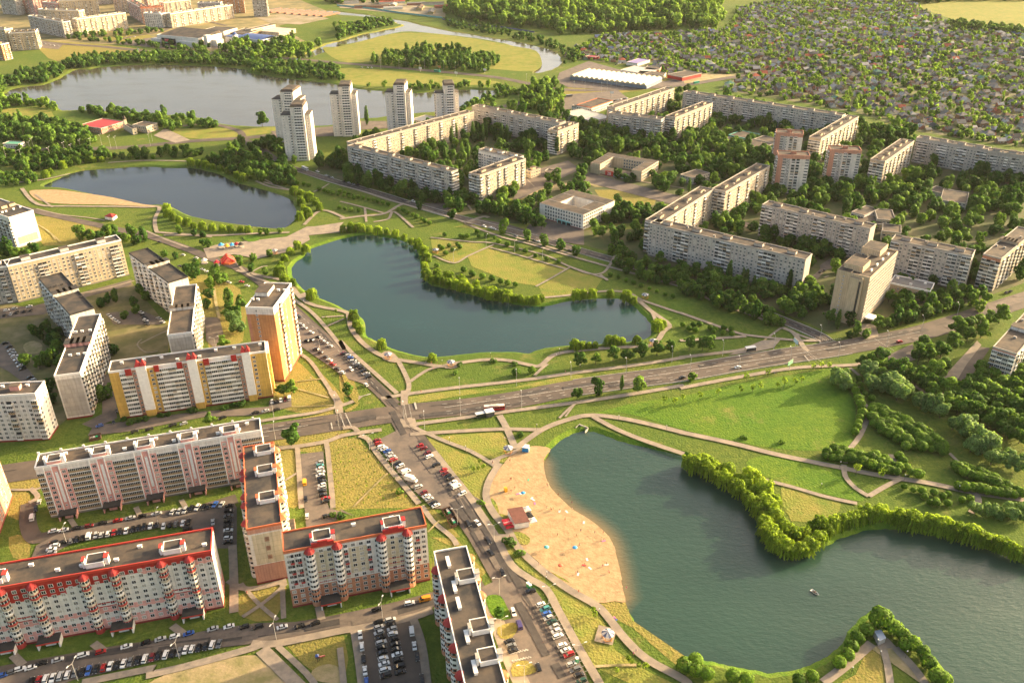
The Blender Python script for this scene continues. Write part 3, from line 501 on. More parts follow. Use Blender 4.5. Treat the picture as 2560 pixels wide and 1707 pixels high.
# ---- facade units, all facing -y with the foot of the storey at z = 0
def u_window(w=1.5, h=1.5, z=.85, gl=None):
    mb = MB(); t = .11
    mb.box(-w/2, w/2, -.05, .0, z, z+h, 0)
    for x0, x1, z0, z1 in ((-w/2-t,-w/2,z-t,z+h+t),(w/2,w/2+t,z-t,z+h+t),(-w/2,w/2,z-t,z),(-w/2,w/2,z+h,z+h+t),(-.04,.04,z,z+h)): mb.box(x0, x1, -.10, .0, z0, z1, 1)
    return mb.me('window', [gl or M_GLASS, M_FRAME])
def u_balcony(w, par, gl=None, d=.95, open_=False):
    mb = MB()
    mb.box(-w/2, w/2, -d, 0, -.12, .0, 2); mb.box(-w/2, w/2, -d, -d+.08, .0, 1.0, 0); mb.box(-w/2, -w/2+.08, -d+.08, 0, 0, 1.0, 0); mb.box(w/2-.08, w/2, -d+.08, 0, 0, 1.0, 0)
    if open_: mb.box(-w/2+.08, w/2-.08, -.06, -.02, .05, 2.3, 1)
    else:
        mb.box(-w/2+.05, w/2-.05, -d+.03, -.02, 1.0, 2.42, 1); mb.box(-w/2, w/2, -d, 0, 2.42, 2.55, 2)
        k = max(2, int(w/.85))
        for i in range(k+1): x = -w/2 + w*i/k; mb.box(x-.05, x+.05, -d, -d+.04, 1.0, 2.42, 2)
    return mb.me('balcony', [par, gl or M_GLASS, M_FRAME])
def u_loggia(w, par):
    mb = MB(); mb.box(-w/2, w/2, -.10, 0, .0, 1.0, 0); mb.box(-w/2, w/2, -.05, 0, 1.0, 2.35, 1)
    k = max(2, int(w/.8))
    for i in range(k+1): x = -w/2+w*i/k; mb.box(x-.05, x+.05, -.09, -.05, 1.0, 2.35, 2)
    mb.box(-w/2, w/2, -.10, 0, 2.35, 2.5, 2); return mb.me('loggia', [par, M_GLASS, M_FRAME])
P_W = mat('white_parapet', (.72,.69,.64), .8, rnd=.22); P_C = mat('cream_parapet', (.52,.44,.33), .8, rnd=.2); P_BR = mat('brown_parapet', (.29,.20,.105), .8, rnd=.2); P_OR = mat('orange_parapet', (.62,.24,.06), .8); P_G = mat('grey_parapet', (.40,.38,.35), .85, rnd=.25); P_R = mat('red_parapet', (.40,.05,.04), .7)
M_CURT = mat('net_curtain_glass', (.38,.34,.28), .3)
UNIT = dict(w=[u_window(), u_window(gl=M_GLASS2), u_window(), u_window(), u_window(gl=M_CURT)], v=[u_window(1.0,1.4), u_window(1.0,1.4,gl=M_GLASS2)], s=[u_window(.7,.9,1.2)], W=[u_window(2.1,1.6), u_window(2.1,1.6,gl=M_GLASS2)], g=[u_window(1.7,2.0,.6)],
 b=[u_balcony(3.0,P_W), u_balcony(3.0,P_G), u_balcony(3.0,P_W,open_=True), u_balcony(3.0,P_C), u_balcony(3.0,P_W,M_GLASS2), u_balcony(3.0,P_BR), u_balcony(3.0,P_G,open_=True)], c=[u_balcony(3.0,P_C), u_balcony(3.0,P_W), u_balcony(3.0,P_C,open_=True)], B=[u_balcony(3.2,P_W), u_balcony(3.2,P_W,M_GLASS2), u_balcony(3.2,P_C)],
 n=[u_loggia(3.3,P_BR)], o=[u_loggia(3.3,P_OR)], l=[u_loggia(3.2,P_W)], k=[u_loggia(3.2,P_G), u_loggia(3.2,P_W)], r=[u_balcony(1.6,P_R,d=.5,open_=True), u_balcony(1.6,P_W,d=.5,open_=True), u_window(1.3,1.5)])
UNAME = dict(b='balcony', c='balcony', B='balcony', r='balcony', n='loggia', o='loggia', l='loggia', k='loggia')
FOOT = []                                                          # footprints, so that no tree grows inside a house
EYEP = Vector((0, 0, EYE))
brng = random.Random(21)
def bld(name, label, A, B, Cc, H, wall, front='w', sides=None, mod=3.2, fh=2.8, z0=1.3, floors=None, roof=M_BIT, trim=M_TRIM, plinth=M_PLINTHG, huts=0, vents=0, cat='apartment block', group=None, overlays=(), hutwall=None, rootz=0.0, ztop=None, hut=(5.0,3.4,2.6), parapet=.7, cap=100, depth=None, vis_only=True, upper=None, nf=0, long=False):
    """box with its front top edge from A (left) to B (right) at height H, the back edge through Cc.
    front / sides = facade strings, one letter per module; upper = other string from storey nf on; overlays = (side,s0,s1,z0,z1,material)"""
    A, B, Cc = [at(*p, z=H) if not isinstance(p, Vector) else p for p in (A, B, Cc)]
    if long:                                                       # slab seen end on: B to Cc is the long right-hand edge
        v = (Cc-B).normalized(); u = Vector((v.y, -v.x, 0)); L = (B-A).dot(u); D = (Cc-B).length; A = B - u*L
    else: u = (B-A); L = u.length; u.normalize(); v = Vector((-u.y, u.x, 0)); D = depth or abs((Cc-A).dot(v))
    rz = math.atan2(u.y, u.x)
    root = empty(name, (A.x, A.y, rootz), rz); tag(root, label, cat, group)
    FOOT.append([(p.x,p.y) for p in (A-u*1.5-v*1.5, B+u*1.5-v*1.5, B+u*1.5+v*(D+1.5), A-u*1.5+v*(D+1.5))])
    mb = MB(); mb.box(0,L,0,D,1.0,H-.05,top=False,bottom=False); mb.build('wall', wall, root)
    MB().box(-.06,L+.06,-.06,D+.06,-.6,1.0).build('plinth', plinth, root)
    mb = MB(); mb.box(.3,L-.3,.3,D-.3,H-.6,H-.05,0)
    e, h = .12, H+parapet
    for x0,x1,y0,y1 in ((-e,L+e,-e,.3),(-e,L+e,D-.3,D+e),(-e,.3,.3,D-.3),(L-.3,L+e,.3,D-.3)): mb.box(x0,x1,y0,y1,H-.5,h,1)
    rf = mb.build('roof', [roof, trim], root)
    for i in range(huts):
        hx = L*(i+.5)/huts; hl, hd, hh = hut; y = D*.5
        mb = MB(); mb.box(hx-hl/2,hx+hl/2,y-hd/2,y+hd/2,H-.05,H+hh,0); mb.box(hx-hl/2-.25,hx+hl/2+.25,y-hd/2-.25,y+hd/2+.25,H+hh,H+hh+.25,1)
        mb.build('roof_hut', [hutwall or wall, roof], root)
    for i in range(vents):
        hx = L*(i+brng.uniform(.2,.8))/vents; y = brng.choice((D*.3, D*.7))
        mb = MB(); mb.box(hx-.8,hx+.8,y-.4,y+.4,H-.05,H+1.1,0); mb.box(hx-.95,hx+.95,y-.55,y+.55,H+1.1,H+1.25,0); mb.build('ventilation_shaft', [M_TRIM if trim in (M_TRIMR, M_ORTRIM) else trim], root)
    for side, s0, s1, a, b, m in overlays:
        mb = MB()
        if side == 'f': mb.box(s0*L,s1*L,-.05,0,a,b)
        elif side == 'r': mb.box(L,L+.05,s0*D,s1*D,a,b)
        elif side == 'l': mb.box(-.05,0,(1-s1)*D,(1-s0)*D,a,b)
        elif side == 'b': mb.box((1-s1)*L,(1-s0)*L,D,D+.05,a,b)
        mb.build('facade_panel', m, root)
    nfl = floors or int((H - z0 - .6)/fh)
    items = []
    ov = .055
    for side, org, d, rot, ln in (('f',(0,0),(1,0),0,L),('r',(L,0),(0,1),pi/2,D),('b',(L,D),(-1,0),pi,L),('l',(0,D),(0,-1),-pi/2,D)):
        s = front if side == 'f' else (sides or {}).get(side)
        if not s: continue
        nrm = u*sin(rot) + (-v)*cos(rot) if side in 'rl' else (-v if side == 'f' else v)
        nrm = {'f':-v,'r':u,'b':v,'l':-u}[side]
        mid = A + u*(org[0]+d[0]*ln/2) + v*(org[1]+d[1]*ln/2); mid.z = H/2
        if vis_only and (EYEP-mid).dot(nrm) <= 0: continue
        N = max(1, round(ln/mod))
        for k in range(nfl):
            ss = upper if (upper and k >= nf and side == 'f') else s
            for i in range(N):
                t = ss[i % len(ss)]
                if t == '.': continue
                q = ln*(i+.5)/N
                o_ = ov if overlays else 0.0
                p = Vector((org[0]+d[0]*q, org[1]+d[1]*q, z0+fh*k)); nl = Vector((sin(rot), -cos(rot), 0))
                p += nl*o_
                w = A + u*p.x + v*p.y; w.z = p.z
                items.append(((w-EYEP).length, t, p, rot))
    by = {}
    for it in items: by.setdefault(UNAME.get(it[1],'window'), []).append(it)
    for nm, its in by.items():
        its.sort(key=lambda q: q[0])
        for dist, t, p, rot in its[:cap]: link(nm, brng.choice(UNIT[t]), root, loc=p, rz=rot)
        rest = its[cap:]
        if rest:
            MBs = MB(); mats_, cache = [], {}
            for dist, t, p, rot in rest:
                me = brng.choice(UNIT[t])
                if me.name not in cache:
                    cache[me.name] = (np.array([v_.co[:] for v_ in me.vertices]), [list(f.vertices) for f in me.polygons], [f.material_index for f in me.polygons], list(me.materials))
                co, fs, mi, ml = cache[me.name]
                c_, s_ = cos(rot), sin(rot); b0 = len(MBs.V)
                MBs.V += [(x*c_-y*s_+p.x, x*s_+y*c_+p.y, z+p.z) for x,y,z in co]; MBs.F += [[i+b0 for i in f] for f in fs]
                for k in mi:
                    if ml[k] not in mats_: mats_.append(ml[k])
                    MBs.M.append(mats_.index(ml[k]))
            o = MBs.build(nm+'_grid', mats_, root); o['kind'] = 'stuff'
    root_info[root.name] = (L, D, H, u, v, A)
    return root
root_info = {}
def part(root, nm, mb, mats_, **kw): return mb.build(nm, mats_, root, **kw)
def octo(r, n=8): return [(r*cos(2*pi*(k+.5)/n), r*sin(2*pi*(k+.5)/n)) for k in range(n)]
def bay(root, x, y, r, z0, nf, fh, bands, capm=M_REDTILE, caph=2.4, rot=0.0, nsec=10, glass=M_GLASS):
    """half-round stack of glazed balconies with a pointed red cap; bands = parapet material for each storey"""
    mb = MB(); ms = []
    def mi(m):
        if m not in ms: ms.append(m)
        return ms.index(m)
    def ring(rr, a, b, m): mb.prism([(x+rr*cos(2*pi*k/nsec), y+rr*sin(2*pi*k/nsec)) for k in range(nsec)], a, b, mi(m))
    ring(r*1.0, .0, z0, bands[0])
    for k in range(nf):
        z = z0+k*fh; ring(r, z, z+1.05, bands[k % len(bands)]); ring(r*.95, z+1.05, z+2.35, glass); ring(r, z+2.35, z+fh, bands[k % len(bands)])
        for j in range(nsec):
            a = 2*pi*j/nsec; px, py = x+r*.96*cos(a), y+r*.96*sin(a); mb.box(px-.08,px+.08,py-.08,py+.08,z+1.05,z+2.35,mi(M_FRAME))
    o = mb.build('bay_window', ms, root)
    zt = z0+nf*fh
    MB().lathe([(r*1.18,zt),(r*1.05,zt+.5),(r*.8,zt+1.3),(.1,zt+caph)], x, y, nsec, 0).build('bay_roof', capm, o)
    return o
def porch(root, x, w=8.0, d=4.0, h=3.6, band=M_TRIMR, wallm=M_TRIM):
    """entrance: felt canopy on two side walls with a lettered-free white front, door behind"""
    mb = MB(); mb.box(x-w/2,x+w/2,-d,-.1,h-.35,h,0); mb.box(x-w/2-.1,x+w/2+.1,-d-.12,-d,h-.75,h-.05,1)
    o = mb.build('entrance_canopy', [M_CANOPY, band], root)
    mb = MB()
    for sx in (-1,1): mb.box(x+sx*w/2-(.5 if sx>0 else 0), x+sx*w/2+(.5 if sx<0 else 0), -d+.2,-.1, 0, h-.35)
    mb.box(x-w*.2,x+w*.25,-d*.6,-d*.5,0,h-.6); mb.build('porch_wall', wallm, o)
    MB().box(x-.9,x+.9,-.16,-.07,0,2.3).build('door', M_DOOR, o)
    return o
def roof_room(root, x0, x1, y0, y1, H, h, wallm, capm, cham=None):
    """stairhead on the roof: walled well with side chimneys"""
    mb = MB(); h *= .8; mb.box(x0,x1,y0,y1,H-.05,H+h,0); mb.box(x0+.2,x1-.2,y0+.2,y1-.2,H+h,H+h+.1,1); e=.2
    for a in ((x0-.15,x1+.15,y0-.15,y0+e),(x0-.15,x1+.15,y1-e,y1+.15),(x0-.15,x0+e,y0+e,y1-e),(x1-e,x1+.15,y0+e,y1-e)): mb.box(*a,H+h,H+h+.35,2)
    o = mb.build('stairhead', [wallm, M_BIT, M_TRIM], root)
    for cx in (x0-1.2, x1+.3):
        mb = MB(); mb.box(cx,cx+.9+.6*(cx>x0),y0+.6,y0+3.0,H-.05,H+h+1.6,0); mb.box(cx-.15,cx+1.05+.6*(cx>x0),y0+.45,y0+3.15,H+h+1.6,H+h+2.0,1); mb.build('chimney', [M_TRIM, cham or capm], o)
    return o

def text_object(nm, fc, parent):
    """lettering as a plain mesh"""
    t = bpy.data.objects.new(nm, fc); C.objects.link(t); bpy.context.view_layer.update()
    me = bpy.data.meshes.new_from_object(t.evaluated_get(bpy.context.evaluated_depsgraph_get())); me.name = nm
    bpy.data.objects.remove(t); return link(nm, me, parent)
# ------------------------------------------------------------------ the coloured houses of the lower left
# pink and white nine-storey house with the red mansard band
r = bld('apartment_block', 'white and pink apartment block with red mansard band and round red capped bays', ('R',-330,393), ('R',1182,130), ('R',1080,20), 31.5, W_WHITE, front='w', mod=3.3, z0=1.6, floors=10, roof=M_BITB, trim=M_TRIMR, plinth=M_PLINTH, sides={'r':'..s..'}, overlays=[('f',0,.43,22.9,31.4,W_RED),('f',.43,.52,25.9,31.4,W_RED),('f',.52,.60,25.2,31.4,W_RED),('f',.60,.72,27.2,31.4,W_RED),('f',.72,.82,28.9,31.4,W_RED),('f',.82,.92,28.2,31.4,W_RED),('f',.92,1,28.7,31.4,W_RED),('f',0,1,1.05,6.2,W_PINK),('f',0,1,9.2,12.0,W_PINK),('f',.72,.82,26,28.9,W_PINK),('f',.92,1,26,28.7,W_PINK),('r',0,1,1.05,9,W_PINK)], vents=9)
L, D, H = root_info[r.name][:3]; k2 = L/1512.0
for bx in (-180, -20, 148, 436, 606, 882, 1045):
    bay(r, (bx+330)*k2, -.2, 1.9, 1.4, 10, 2.8, [P_R, P_C, M_TRIM, P_C])
for bx in (-100, 160, 610, 1040): porch(r, (bx+330+((-20) if bx>500 else 0))*k2*.985, 8.5, 5)
for bx in (-60, 505, 950): roof_room(r, (bx+330)*k2-3.4, (bx+330)*k2+3.4, 2.5, 8.5, H, 2.6, M_TRIM, M_TRIMR)
for bx in (40, 520, 960):
    x = (bx+330)*k2
    for z in (12.3, 14.3): part(r, 'red_band', MB().box(x-3.4,x+3.4,-.12,-.06,z,z+.6), W_RED)
# pink house with brown loggias
r = bld('apartment_block', 'pink and white apartment block with brown loggias and flat grey roof', ('O',82,462), ('P',1108,690), ('P',1095,610), 29.75, W_WHITE, front='nwswnn', mod=3.3, z0=1.6, floors=9, upper='nwswnn', nf=2, roof=M_BITB, trim=M_TRIM, plinth=M_PLINTHG, sides={'r':'..v..','l':'n.w'}, vents=12)
L, D, H = root_info[r.name][:3]
N = round(L/3.3); mod = L/N
for i in range(N):
    t = 'nwswnn'[i % 6]
    if t == 'w': part(r, 'facade_panel', MB().box(i*mod+.1,i*mod+mod-.1,-.045,0,2,H-2.5), W_PINK)
    if t == 's':
        part(r, 'facade_panel', MB().box(i*mod+.1,i*mod+mod-.1,-.03,0,2,H-.6), W_PINK); part(r, 'facade_panel', MB().box(i*mod+1.05,i*mod+mod-1.05,-.16,-.03,8,H-4), M_TRIM)
    if t in 'ws' : part(r, 'pilaster', MB().box(i*mod-.25,i*mod+.25,-.35,0,1,H+.3), M_TRIM)
for i in range(2, N, 6):
    x = (i+.5)*mod; roof_room(r, x-3.0, x+3.0, .6, 6.5, H, 2.4, W_PINK, M_TRIM); porch(r, x, 8, 4.5, band=M_CANOPY, wallm=W_PINK)
for i in range(0, N, 3): part(r, 'gutter_post', MB().box(i*mod-.5,i*mod+.5,D-.2,D+.3,H,H+1.7), M_TRIM)
# slab seen end on, cream gable with terracotta foot
r = bld('apartment_block', 'long slab with cream and terracotta gable and red fan canopies along its roof', ('g',1685,505), ('g',1925,468), ('J',240,672), 31.0, W_WHITE, long=True, front='.', sides={'r':'lw','l':'lw'}, mod=3.3, z0=1.6, floors=10, roof=M_BIT, trim=M_ORTRIM, plinth=M_PLINTH, overlays=[('f',.10,.92,11,27.5,W_PALE),('f',.0,1,1.05,10.6,W_PEACH),('f',.45,.58,13,15.5,W_PEACH),('f',.45,.58,18,20.5,W_PEACH),('f',.45,.58,23,25.5,W_PEACH),('f',0,1,28.3,30.8,W_PEACH),('r',0,1,1.05,10.6,W_PEACH),('r',0,1,20,30.8,W_PALE)])
L, D, H = root_info[r.name][:3]
for f in (.10,.30,.40,.62,.70,.92):
    for sx, x in ((1,L+.2),(-1,-.2)): bay(r, x, D*f, 2.0, 1.4, 10, 2.8, [P_W, P_C], capm=M_ORTRIM if sx>0 else M_REDTILE, caph=2.0, nsec=8)
for f in (.30,.63,.90): roof_room(r, L*.42, L*.88, D*f-3, D*f+3, H, 2.2, M_TRIM, M_ORTRIM)
part(r, 'side_porch', MB().box(L,L+4.5,D*.42,D*.42+9,0,4.2,0).box(L+.3,L+4.2,D*.42+.3,D*.42+8.7,4.2,4.4,1), [W_PEACH, M_BITB])
# white house on a terracotta foot, lower middle
r = bld('apartment_block', 'white apartment block on terracotta lower floors with four glazed red capped bays', ('S',318,352), ('S',1280,172), ('S',1250,48), 31.0, W_WHITE, front='w', mod=3.25, z0=1.6, floors=10, roof=M_BIT, trim=M_ORTRIM, plinth=M_PLINTH, sides={'r':'.v.'}, overlays=[('f',0,1,1.05,10.2,W_TERRA),('f',.205,.33,12.5,28,W_PALE),('f',.70,.83,12.5,28,W_PALE),('f',.44,.58,13,27,W_PALE),('f',0,1,30.0,30.9,W_PEACH),('r',0,1,1.05,10.2,W_TERRA)], vents=3)
L, D, H = root_info[r.name][:3]
for f in (.172,.362,.672,.858): bay(r, L*f, -.3, 2.0, 1.4, 10, 2.78, [W_TERRA,W_TERRA,W_TERRA]+[M_TRIM]*7)
for f in (.268,.765):
    porch(r, L*f, 8.5, 5.5); roof_room(r, L*f-3.6, L*f+3.6, 1.2, 7.5, H, 2.4, M_TRIM, M_REDTILE)
    part(r, 'gable_crest', MB().box(L*f-4.6,L*f+4.6,-.2,.6,H-.2,H+1.8).box(L*f-2,L*f+2,-.2,.6,H+1.8,H+2.6), M_REDTILE)
    part(r, 'red_railing', MB().box(L*f-4,L*f+4,-.14,-.06,11.2,11.5).box(L*f-4,L*f+4,-.14,-.06,14,14.3).box(L*f-4,L*f+4,-.14,-.06,16.8,17.1), P_R)
for i, f in enumerate((.05,.10,.42,.58,.93)):
    for k in range(4,10): link('french_balcony', UNIT['r'][k % 2], r, loc=(L*f, -.06, 1.6+2.8*k), rz=0)
# slab whose roof runs out of the bottom edge
BL, BR, RR = at('h',645,664,31), at('h',868,626,31), at('h',1130,1559,31)
dv = (RR-BR).normalized(); Aq = BL + dv*88; Bq = BR + dv*88
r = bld('apartment_block', 'roof top slab with red tiled bays beside the beach street, cut by the lower edge', Aq, Bq, BL, 31.0, W_WHITE, front='w', sides={'l':'wlw','r':'wlw'}, mod=3.3, z0=1.6, floors=10, roof=M_BIT, trim=M_TRIM, plinth=M_PLINTH, overlays=[('l',0,1,1.05,10,W_TERRA),('l',.0,1,29,30.9,W_PEACH)])
L, D, H = root_info[r.name][:3]
for f in (.06,.24,.30,.44,.58,.72,.90): bay(r, -.25, D*f, 2.1, 1.4, 10, 2.78, [W_TERRA,M_TRIM,M_TRIM], nsec=8)
for f in (.12,.26,.55,.70,.80,.94): bay(r, L+.2, D*f, 2.0, 1.4, 10, 2.78, [P_C], capm=M_ORTRIM, nsec=8, caph=1.6)
for f in (.34,.50,.80): roof_room(r, L*.50, L*.97, D*f-3.0, D*f+3.0, H, 2.4, M_TRIM, M_TRIMG)
for f in (.10,.27,.43,.62,.72,.88):
    part(r, 'roof_duct', MB().box(L*.30,L*.30+1.1,D*f,D*f+5.5,H-.05,H+1.1).box(L*.30-.2,L*.30+1.3,D*f-.2,D*f+5.7,H+1.1,H+1.35), M_TRIM)
# yellow house with white stair columns
r = bld('apartment_block', 'yellow and white balconied apartment block with small red pyramid roofs on white stair columns', ('P',82,300), ('P',1140,158), ('P',1126,92), 31.0, W_WHITE, front='.', mod=3.2, z0=1.6, floors=10, roof=M_BIT, trim=M_TRIM, plinth=M_PLINTH, sides={'r':'..w','l':'.'}, vents=8)
L, D, H = root_info[r.name][:3]; k2 = L/1058.0
def fx(px): return (px-82)*k2
cols = [(82,150,W_YELLOW,''),(150,232,None,'BB'),(232,262,W_PEACH,'v'),(262,328,M_TRIM,'COL'),(328,384,W_YELLOW,'w'),(384,468,None,'BB'),(468,520,None,'BB'),(520,568,None,'B'),(568,602,W_PEACH,'v'),(602,664,M_TRIM,'COL'),(664,712,W_YELLOW,'w'),(712,790,None,'BB'),(790,872,None,'BB'),(872,940,None,'BB'),(940,972,W_PEACH,'v'),(972,1030,M_TRIM,'COL'),(1030,1074,W_YELLOW,'w'),(1074,1140,W_YELLOW,'')]
for a, b, m, t in cols:
    x0, x1 = fx(a), fx(b)
    if t == 'COL':
        part(r, 'stair_column', MB().box(x0,x1,-1.6,0,4.2,H+2.2,0).box(x0,x1,-1.6,0,0,4.2,1), [M_TRIM, W_YELLOW])
        mb = MB(); c_ = (x0+x1)/2
        for xx in (x0-.3, (x0+x1)/2): 
            w_ = (x1-x0)/2+.3; mb.add([(xx,-1.9,H+2.2),(xx+w_,-1.9,H+2.2),(xx+w_,2.2,H+2.2),(xx,2.2,H+2.2),(xx+w_/2,.1,H+6.0)], [[0,1,4],[1,2,4],[2,3,4],[3,0,4],[3,2,1,0]])
        part(r, 'pyramid_roof', mb, M_REDTILE); continue
    if m: part(r, 'facade_panel', MB().box(x0+.02,x1-.02,-.05,0,1.05,H-.5), m)
    if t:
        n = len(t)
        for k in range(10):
            for i in range(n):
                ch = t[i]; o = link(UNAME.get(ch,'window'), brng.choice(UNIT[ch]), r, loc=(x0+(x1-x0)*(i+.5)/n, -.06 if m else 0, 1.6+2.8*k)); 
                if ch == 'B': o.scale = ((x1-x0)/n/3.25, 1, 1)
for a, b in ((190,232),(378,412),(530,568),(708,748),(898,936)): part(r, 'red_panel', MB().box(fx(a),fx(b),-1.15,-.95,H-3.0,H+1.2), W_RED)
part(r, 'end_wing', MB().box(L,L+1.6,3,D-1,1,H-3,0).box(L,L+1.6,3,D-1,H-3,H+.6,1), [W_YELLOW, M_TRIM])
# orange tower
r = bld('tower_block', 'orange brick tower block with white top storey beside the street car park', ('d',1678,572), ('d',1868,578), ('d',1845,405), 50.25, W_ORANGE, front='.v.', sides={'r':'.wb.w','l':'wbbw'}, mod=4.2, z0=2.0, floors=17, roof=M_BITB, trim=M_TRIM, plinth=M_PLINTH, overlays=[('f',0,1,46,50.2,W_WHITE),('r',0,1,46,50.2,W_WHITE),('f',0,.12,2,46,W_TERRA),('l',0,1,46,50.2,W_PEACH)], cat='tower block', vents=5)
L, D, H = root_info[r.name][:3]; part(r, 'stairhead', MB().box(.6,L*.5,D*.45,D*.8,H,H+2.6,0).box(.4,L*.5+.2,D*.45-.2,D*.8+.2,H+2.6,H+2.9,1), [W_WHITE, M_BITB])
# white slabs of the left edge
bld('apartment_block', 'white slab with grey panel gable and stepped sunlit side beside the yellow block', ('d',372,1038), ('d',548,1020), ('d',688,618), 29.0, W_WHITE, long=True, front='.', sides={'r':'bw','l':'wb'}, mod=3.3, roof=M_BIT, trim=M_TRIM, plinth=M_PLINTH, overlays=[('f',.06,.94,2,26.5,W_GREY)], huts=4, hut=(4.5,7,2.2), hutwall=W_PINK, vents=7)
bld('apartment_block', 'white nine storey block at the left edge above the pink block, low porch in front', ('d',-420,1196), ('d',240,1163), ('d',283,1078), 29.75, W_WHITE, front='wwbw', sides={'r':'w.w'}, mod=3.3, roof=M_BIT, trim=M_TRIM, plinth=M_PLINTH, huts=2, hutwall=W_PINK, vents=3)
bld('apartment_block', 'shaded white slab with patched dark roof behind the sandy yard', ('d',468,612), ('d',642,575), ('d',420,335), 28.5, W_WHITE, long=True, front='.', sides={'l':'bw','r':'w'}, mod=3.3, roof=M_BIT, trim=M_CANOPY, huts=4, hut=(5,6,2.2), vents=4)
bld('apartment_block', 'long sunlit beige block with two white stair bands at the left', ('d',50,290), ('d',828,112), ('d',800,90), 29.0, W_CREAM, front='wwvwwwbb', sides={'r':'.v.'}, mod=3.2, roof=M_BIT, trim=M_TRIM, huts=3, hut=(6,5,2.4), hutwall=W_WHITE, depth=13)
bld('apartment_block', 'grey shaded block at the left edge joined to the beige block', ('d',-260,330), ('d',48,292), ('d',0,258), 28.5, W_GREY2, front='wbw', sides={'r':'w'}, mod=3.3, huts=2, depth=13)
bld('apartment_block', 'white tower slab with sunlit gable beyond the far sand lot', ('a',60,1492), ('a',228,1442), ('a',80,1330), 27.0, W_WHITE, front='.', sides={'l':'wb','r':'w'}, mod=3.2, huts=3, hut=(5,5,2.4), hutwall=W_CREAM, vents=4, overlays=[('f',.1,.9,3,9,W_CREAM)])
bld('apartment_block', 'white slab with dark felt roof and four stairheads facing the amusement square', ('d',1142,395), ('d',1285,362), ('d',1010,167), 27.75, W_WHITE, long=True, front='.', sides={'l':'wwb','r':'w'}, mod=3.2, roof=M_BIT, trim=M_CANOPY, huts=4, hut=(5.5,6,2.4))
bld('apartment_block', 'white slab with brown felt roof and glowing balconied side behind the yellow block', ('d',1145,757), ('d',1312,742), ('d',1345,415), 27.5, W_WHITE, long=True, front='.', sides={'r':'bw','l':'w'}, mod=3.2, roof=M_BITB, trim=M_TRIM, huts=4, hut=(4.5,4,2.2), overlays=[('f',.05,.95,2,25,W_GREY)])
bld('apartment_block', 'peach and white block cut by the left edge below the road', ('g',-560,350), ('g',-175,285), ('g',-265,-25), 31.0, W_PEACH, front='w', sides={'r':'w.w'}, mod=3.3, plinth=M_PLINTH, huts=1, overlays=[('f',0,1,8,14,W_WHITE)])

# ------------------------------------------------------------------ grey panel district
def grey(label, A, B, Cc, H=27.5, front='wwwwwwbbbb', wall=W_GREY, sides=None, huts=4, vents=3, **kw):
    kw.setdefault('overlays', ()); kw.setdefault('roof', M_BITB); kw.setdefault('trim', M_TRIMG); kw.setdefault('hut', (6.5,3.6,2.2))
    return bld('apartment_block', label, A, B, Cc, H, wall, front=front, sides=sides or {'r':'.bb.','l':'.bb.'}, mod=3.2, huts=huts, vents=vents, group='grey panel apartment blocks', **kw)
grey('grey block along the boulevard, its end gable nearest the two slender trees', ('D',1112,884), ('A',580,272), ('A',695,246), 27.5, front='wwbbbb', huts=6, sides={'r':'bbb'})
grey('long sunlit block with dark stair slots in front of the white towers', ('b',95,986), ('b',915,767), ('b',905,746), 27.5, W_SAND and 'wwbwww', W_SAND, huts=0, vents=14, depth=12)
grey('grey block closing the far side of the poplar courtyard', ('b',902,728), ('b',1500,846), ('b',1582,822), 26.5, 'wwwbwwwb', W_GREY, huts=6, depth=12)
grey('short sunlit block at the right corner of the poplar courtyard', ('b',1490,900), ('b',1632,845), ('b',1562,825), 26.5, 'wwbw', W_SAND, huts=2, sides={'l':'bbb'}, depth=13)
grey('sunlit block with dark roof facing the dirt lot below the courtyard', ('A',960,320), ('A',1572,95), ('A',1440,68), 27.5, 'bwwbwwww', W_SAND, huts=3, sides={'l':'bbb','r':'w'}, depth=13.5)
grey('pale short block tucked behind the sunlit block of the dirt lot', ('b',948,1026), ('b',1205,1086), ('b',1228,1058), 26.5, 'bwwwbw', W_WHITE, huts=3, depth=12)
grey('sunlit block stretching away towards the bus terminal lamps', ('b',1882,742), ('b',2287,606), ('b',2240,596), 25.5, 'wwbw', W_SAND, huts=0, vents=8, depth=12)
grey('grey block with white balcony bands beside the glazed hall', ('b',1836,778), ('b',2195,822), ('b',2226,797), 25.5, 'wwbbwwbb', W_GREY2, huts=3, sides={'r':'bbb'}, depth=12)
grey('sunlit block right of the balcony band block over dense trees', ('X',1755,830), ('X',2255,632), ('X',2140,608), 26, 'wwbw', W_SAND, huts=4, sides={'l':'bbb'}, depth=13)
grey('very long grey block bordering the cottages', ('c',22,632), ('c',1108,795), ('c',1145,772), 24.5, 'wwbkwbww', W_GREY, huts=8, depth=12)
grey('sunlit block standing behind the pink towers', ('c',965,952), ('c',1222,800), ('c',1160,788), 26, 'wwbw', W_CREAM, huts=4, sides={'l':'bbb'}, depth=13)
grey('block with white banded gable right of the pink towers', ('c',1402,1108), ('c',1602,966), ('c',1540,955), 26, 'wwbw', W_SAND, huts=5, sides={'l':'bbb'}, depth=14)
grey('grey block with balcony stacks below the cottages at the right', ('c',1615,945), ('c',2105,1028), ('c',2130,1002), 26, 'wbkbww', W_GREY, huts=4, depth=12)
grey('grey block continuing the balcony stacks to the right edge', ('c',2105,1036), ('c',2560,1092), ('c',2600,1060), 27.0, 'wbkwwb', W_GREY2, huts=4, depth=12)
grey('sunlit block bent behind the long front block, nearer half', ('B',272,850), ('B',985,396), ('B',822,362), 27.5, 'wwbwww', W_SAND, huts=4, sides={'l':'bbb'}, depth=13.5)
grey('sunlit block bent behind the long front block, farther half', ('B',1145,432), ('B',1737,84), ('B',1582,58), 27.5, 'wwbwww', W_SAND, huts=4, sides={'l':'bbb'}, depth=13.5)
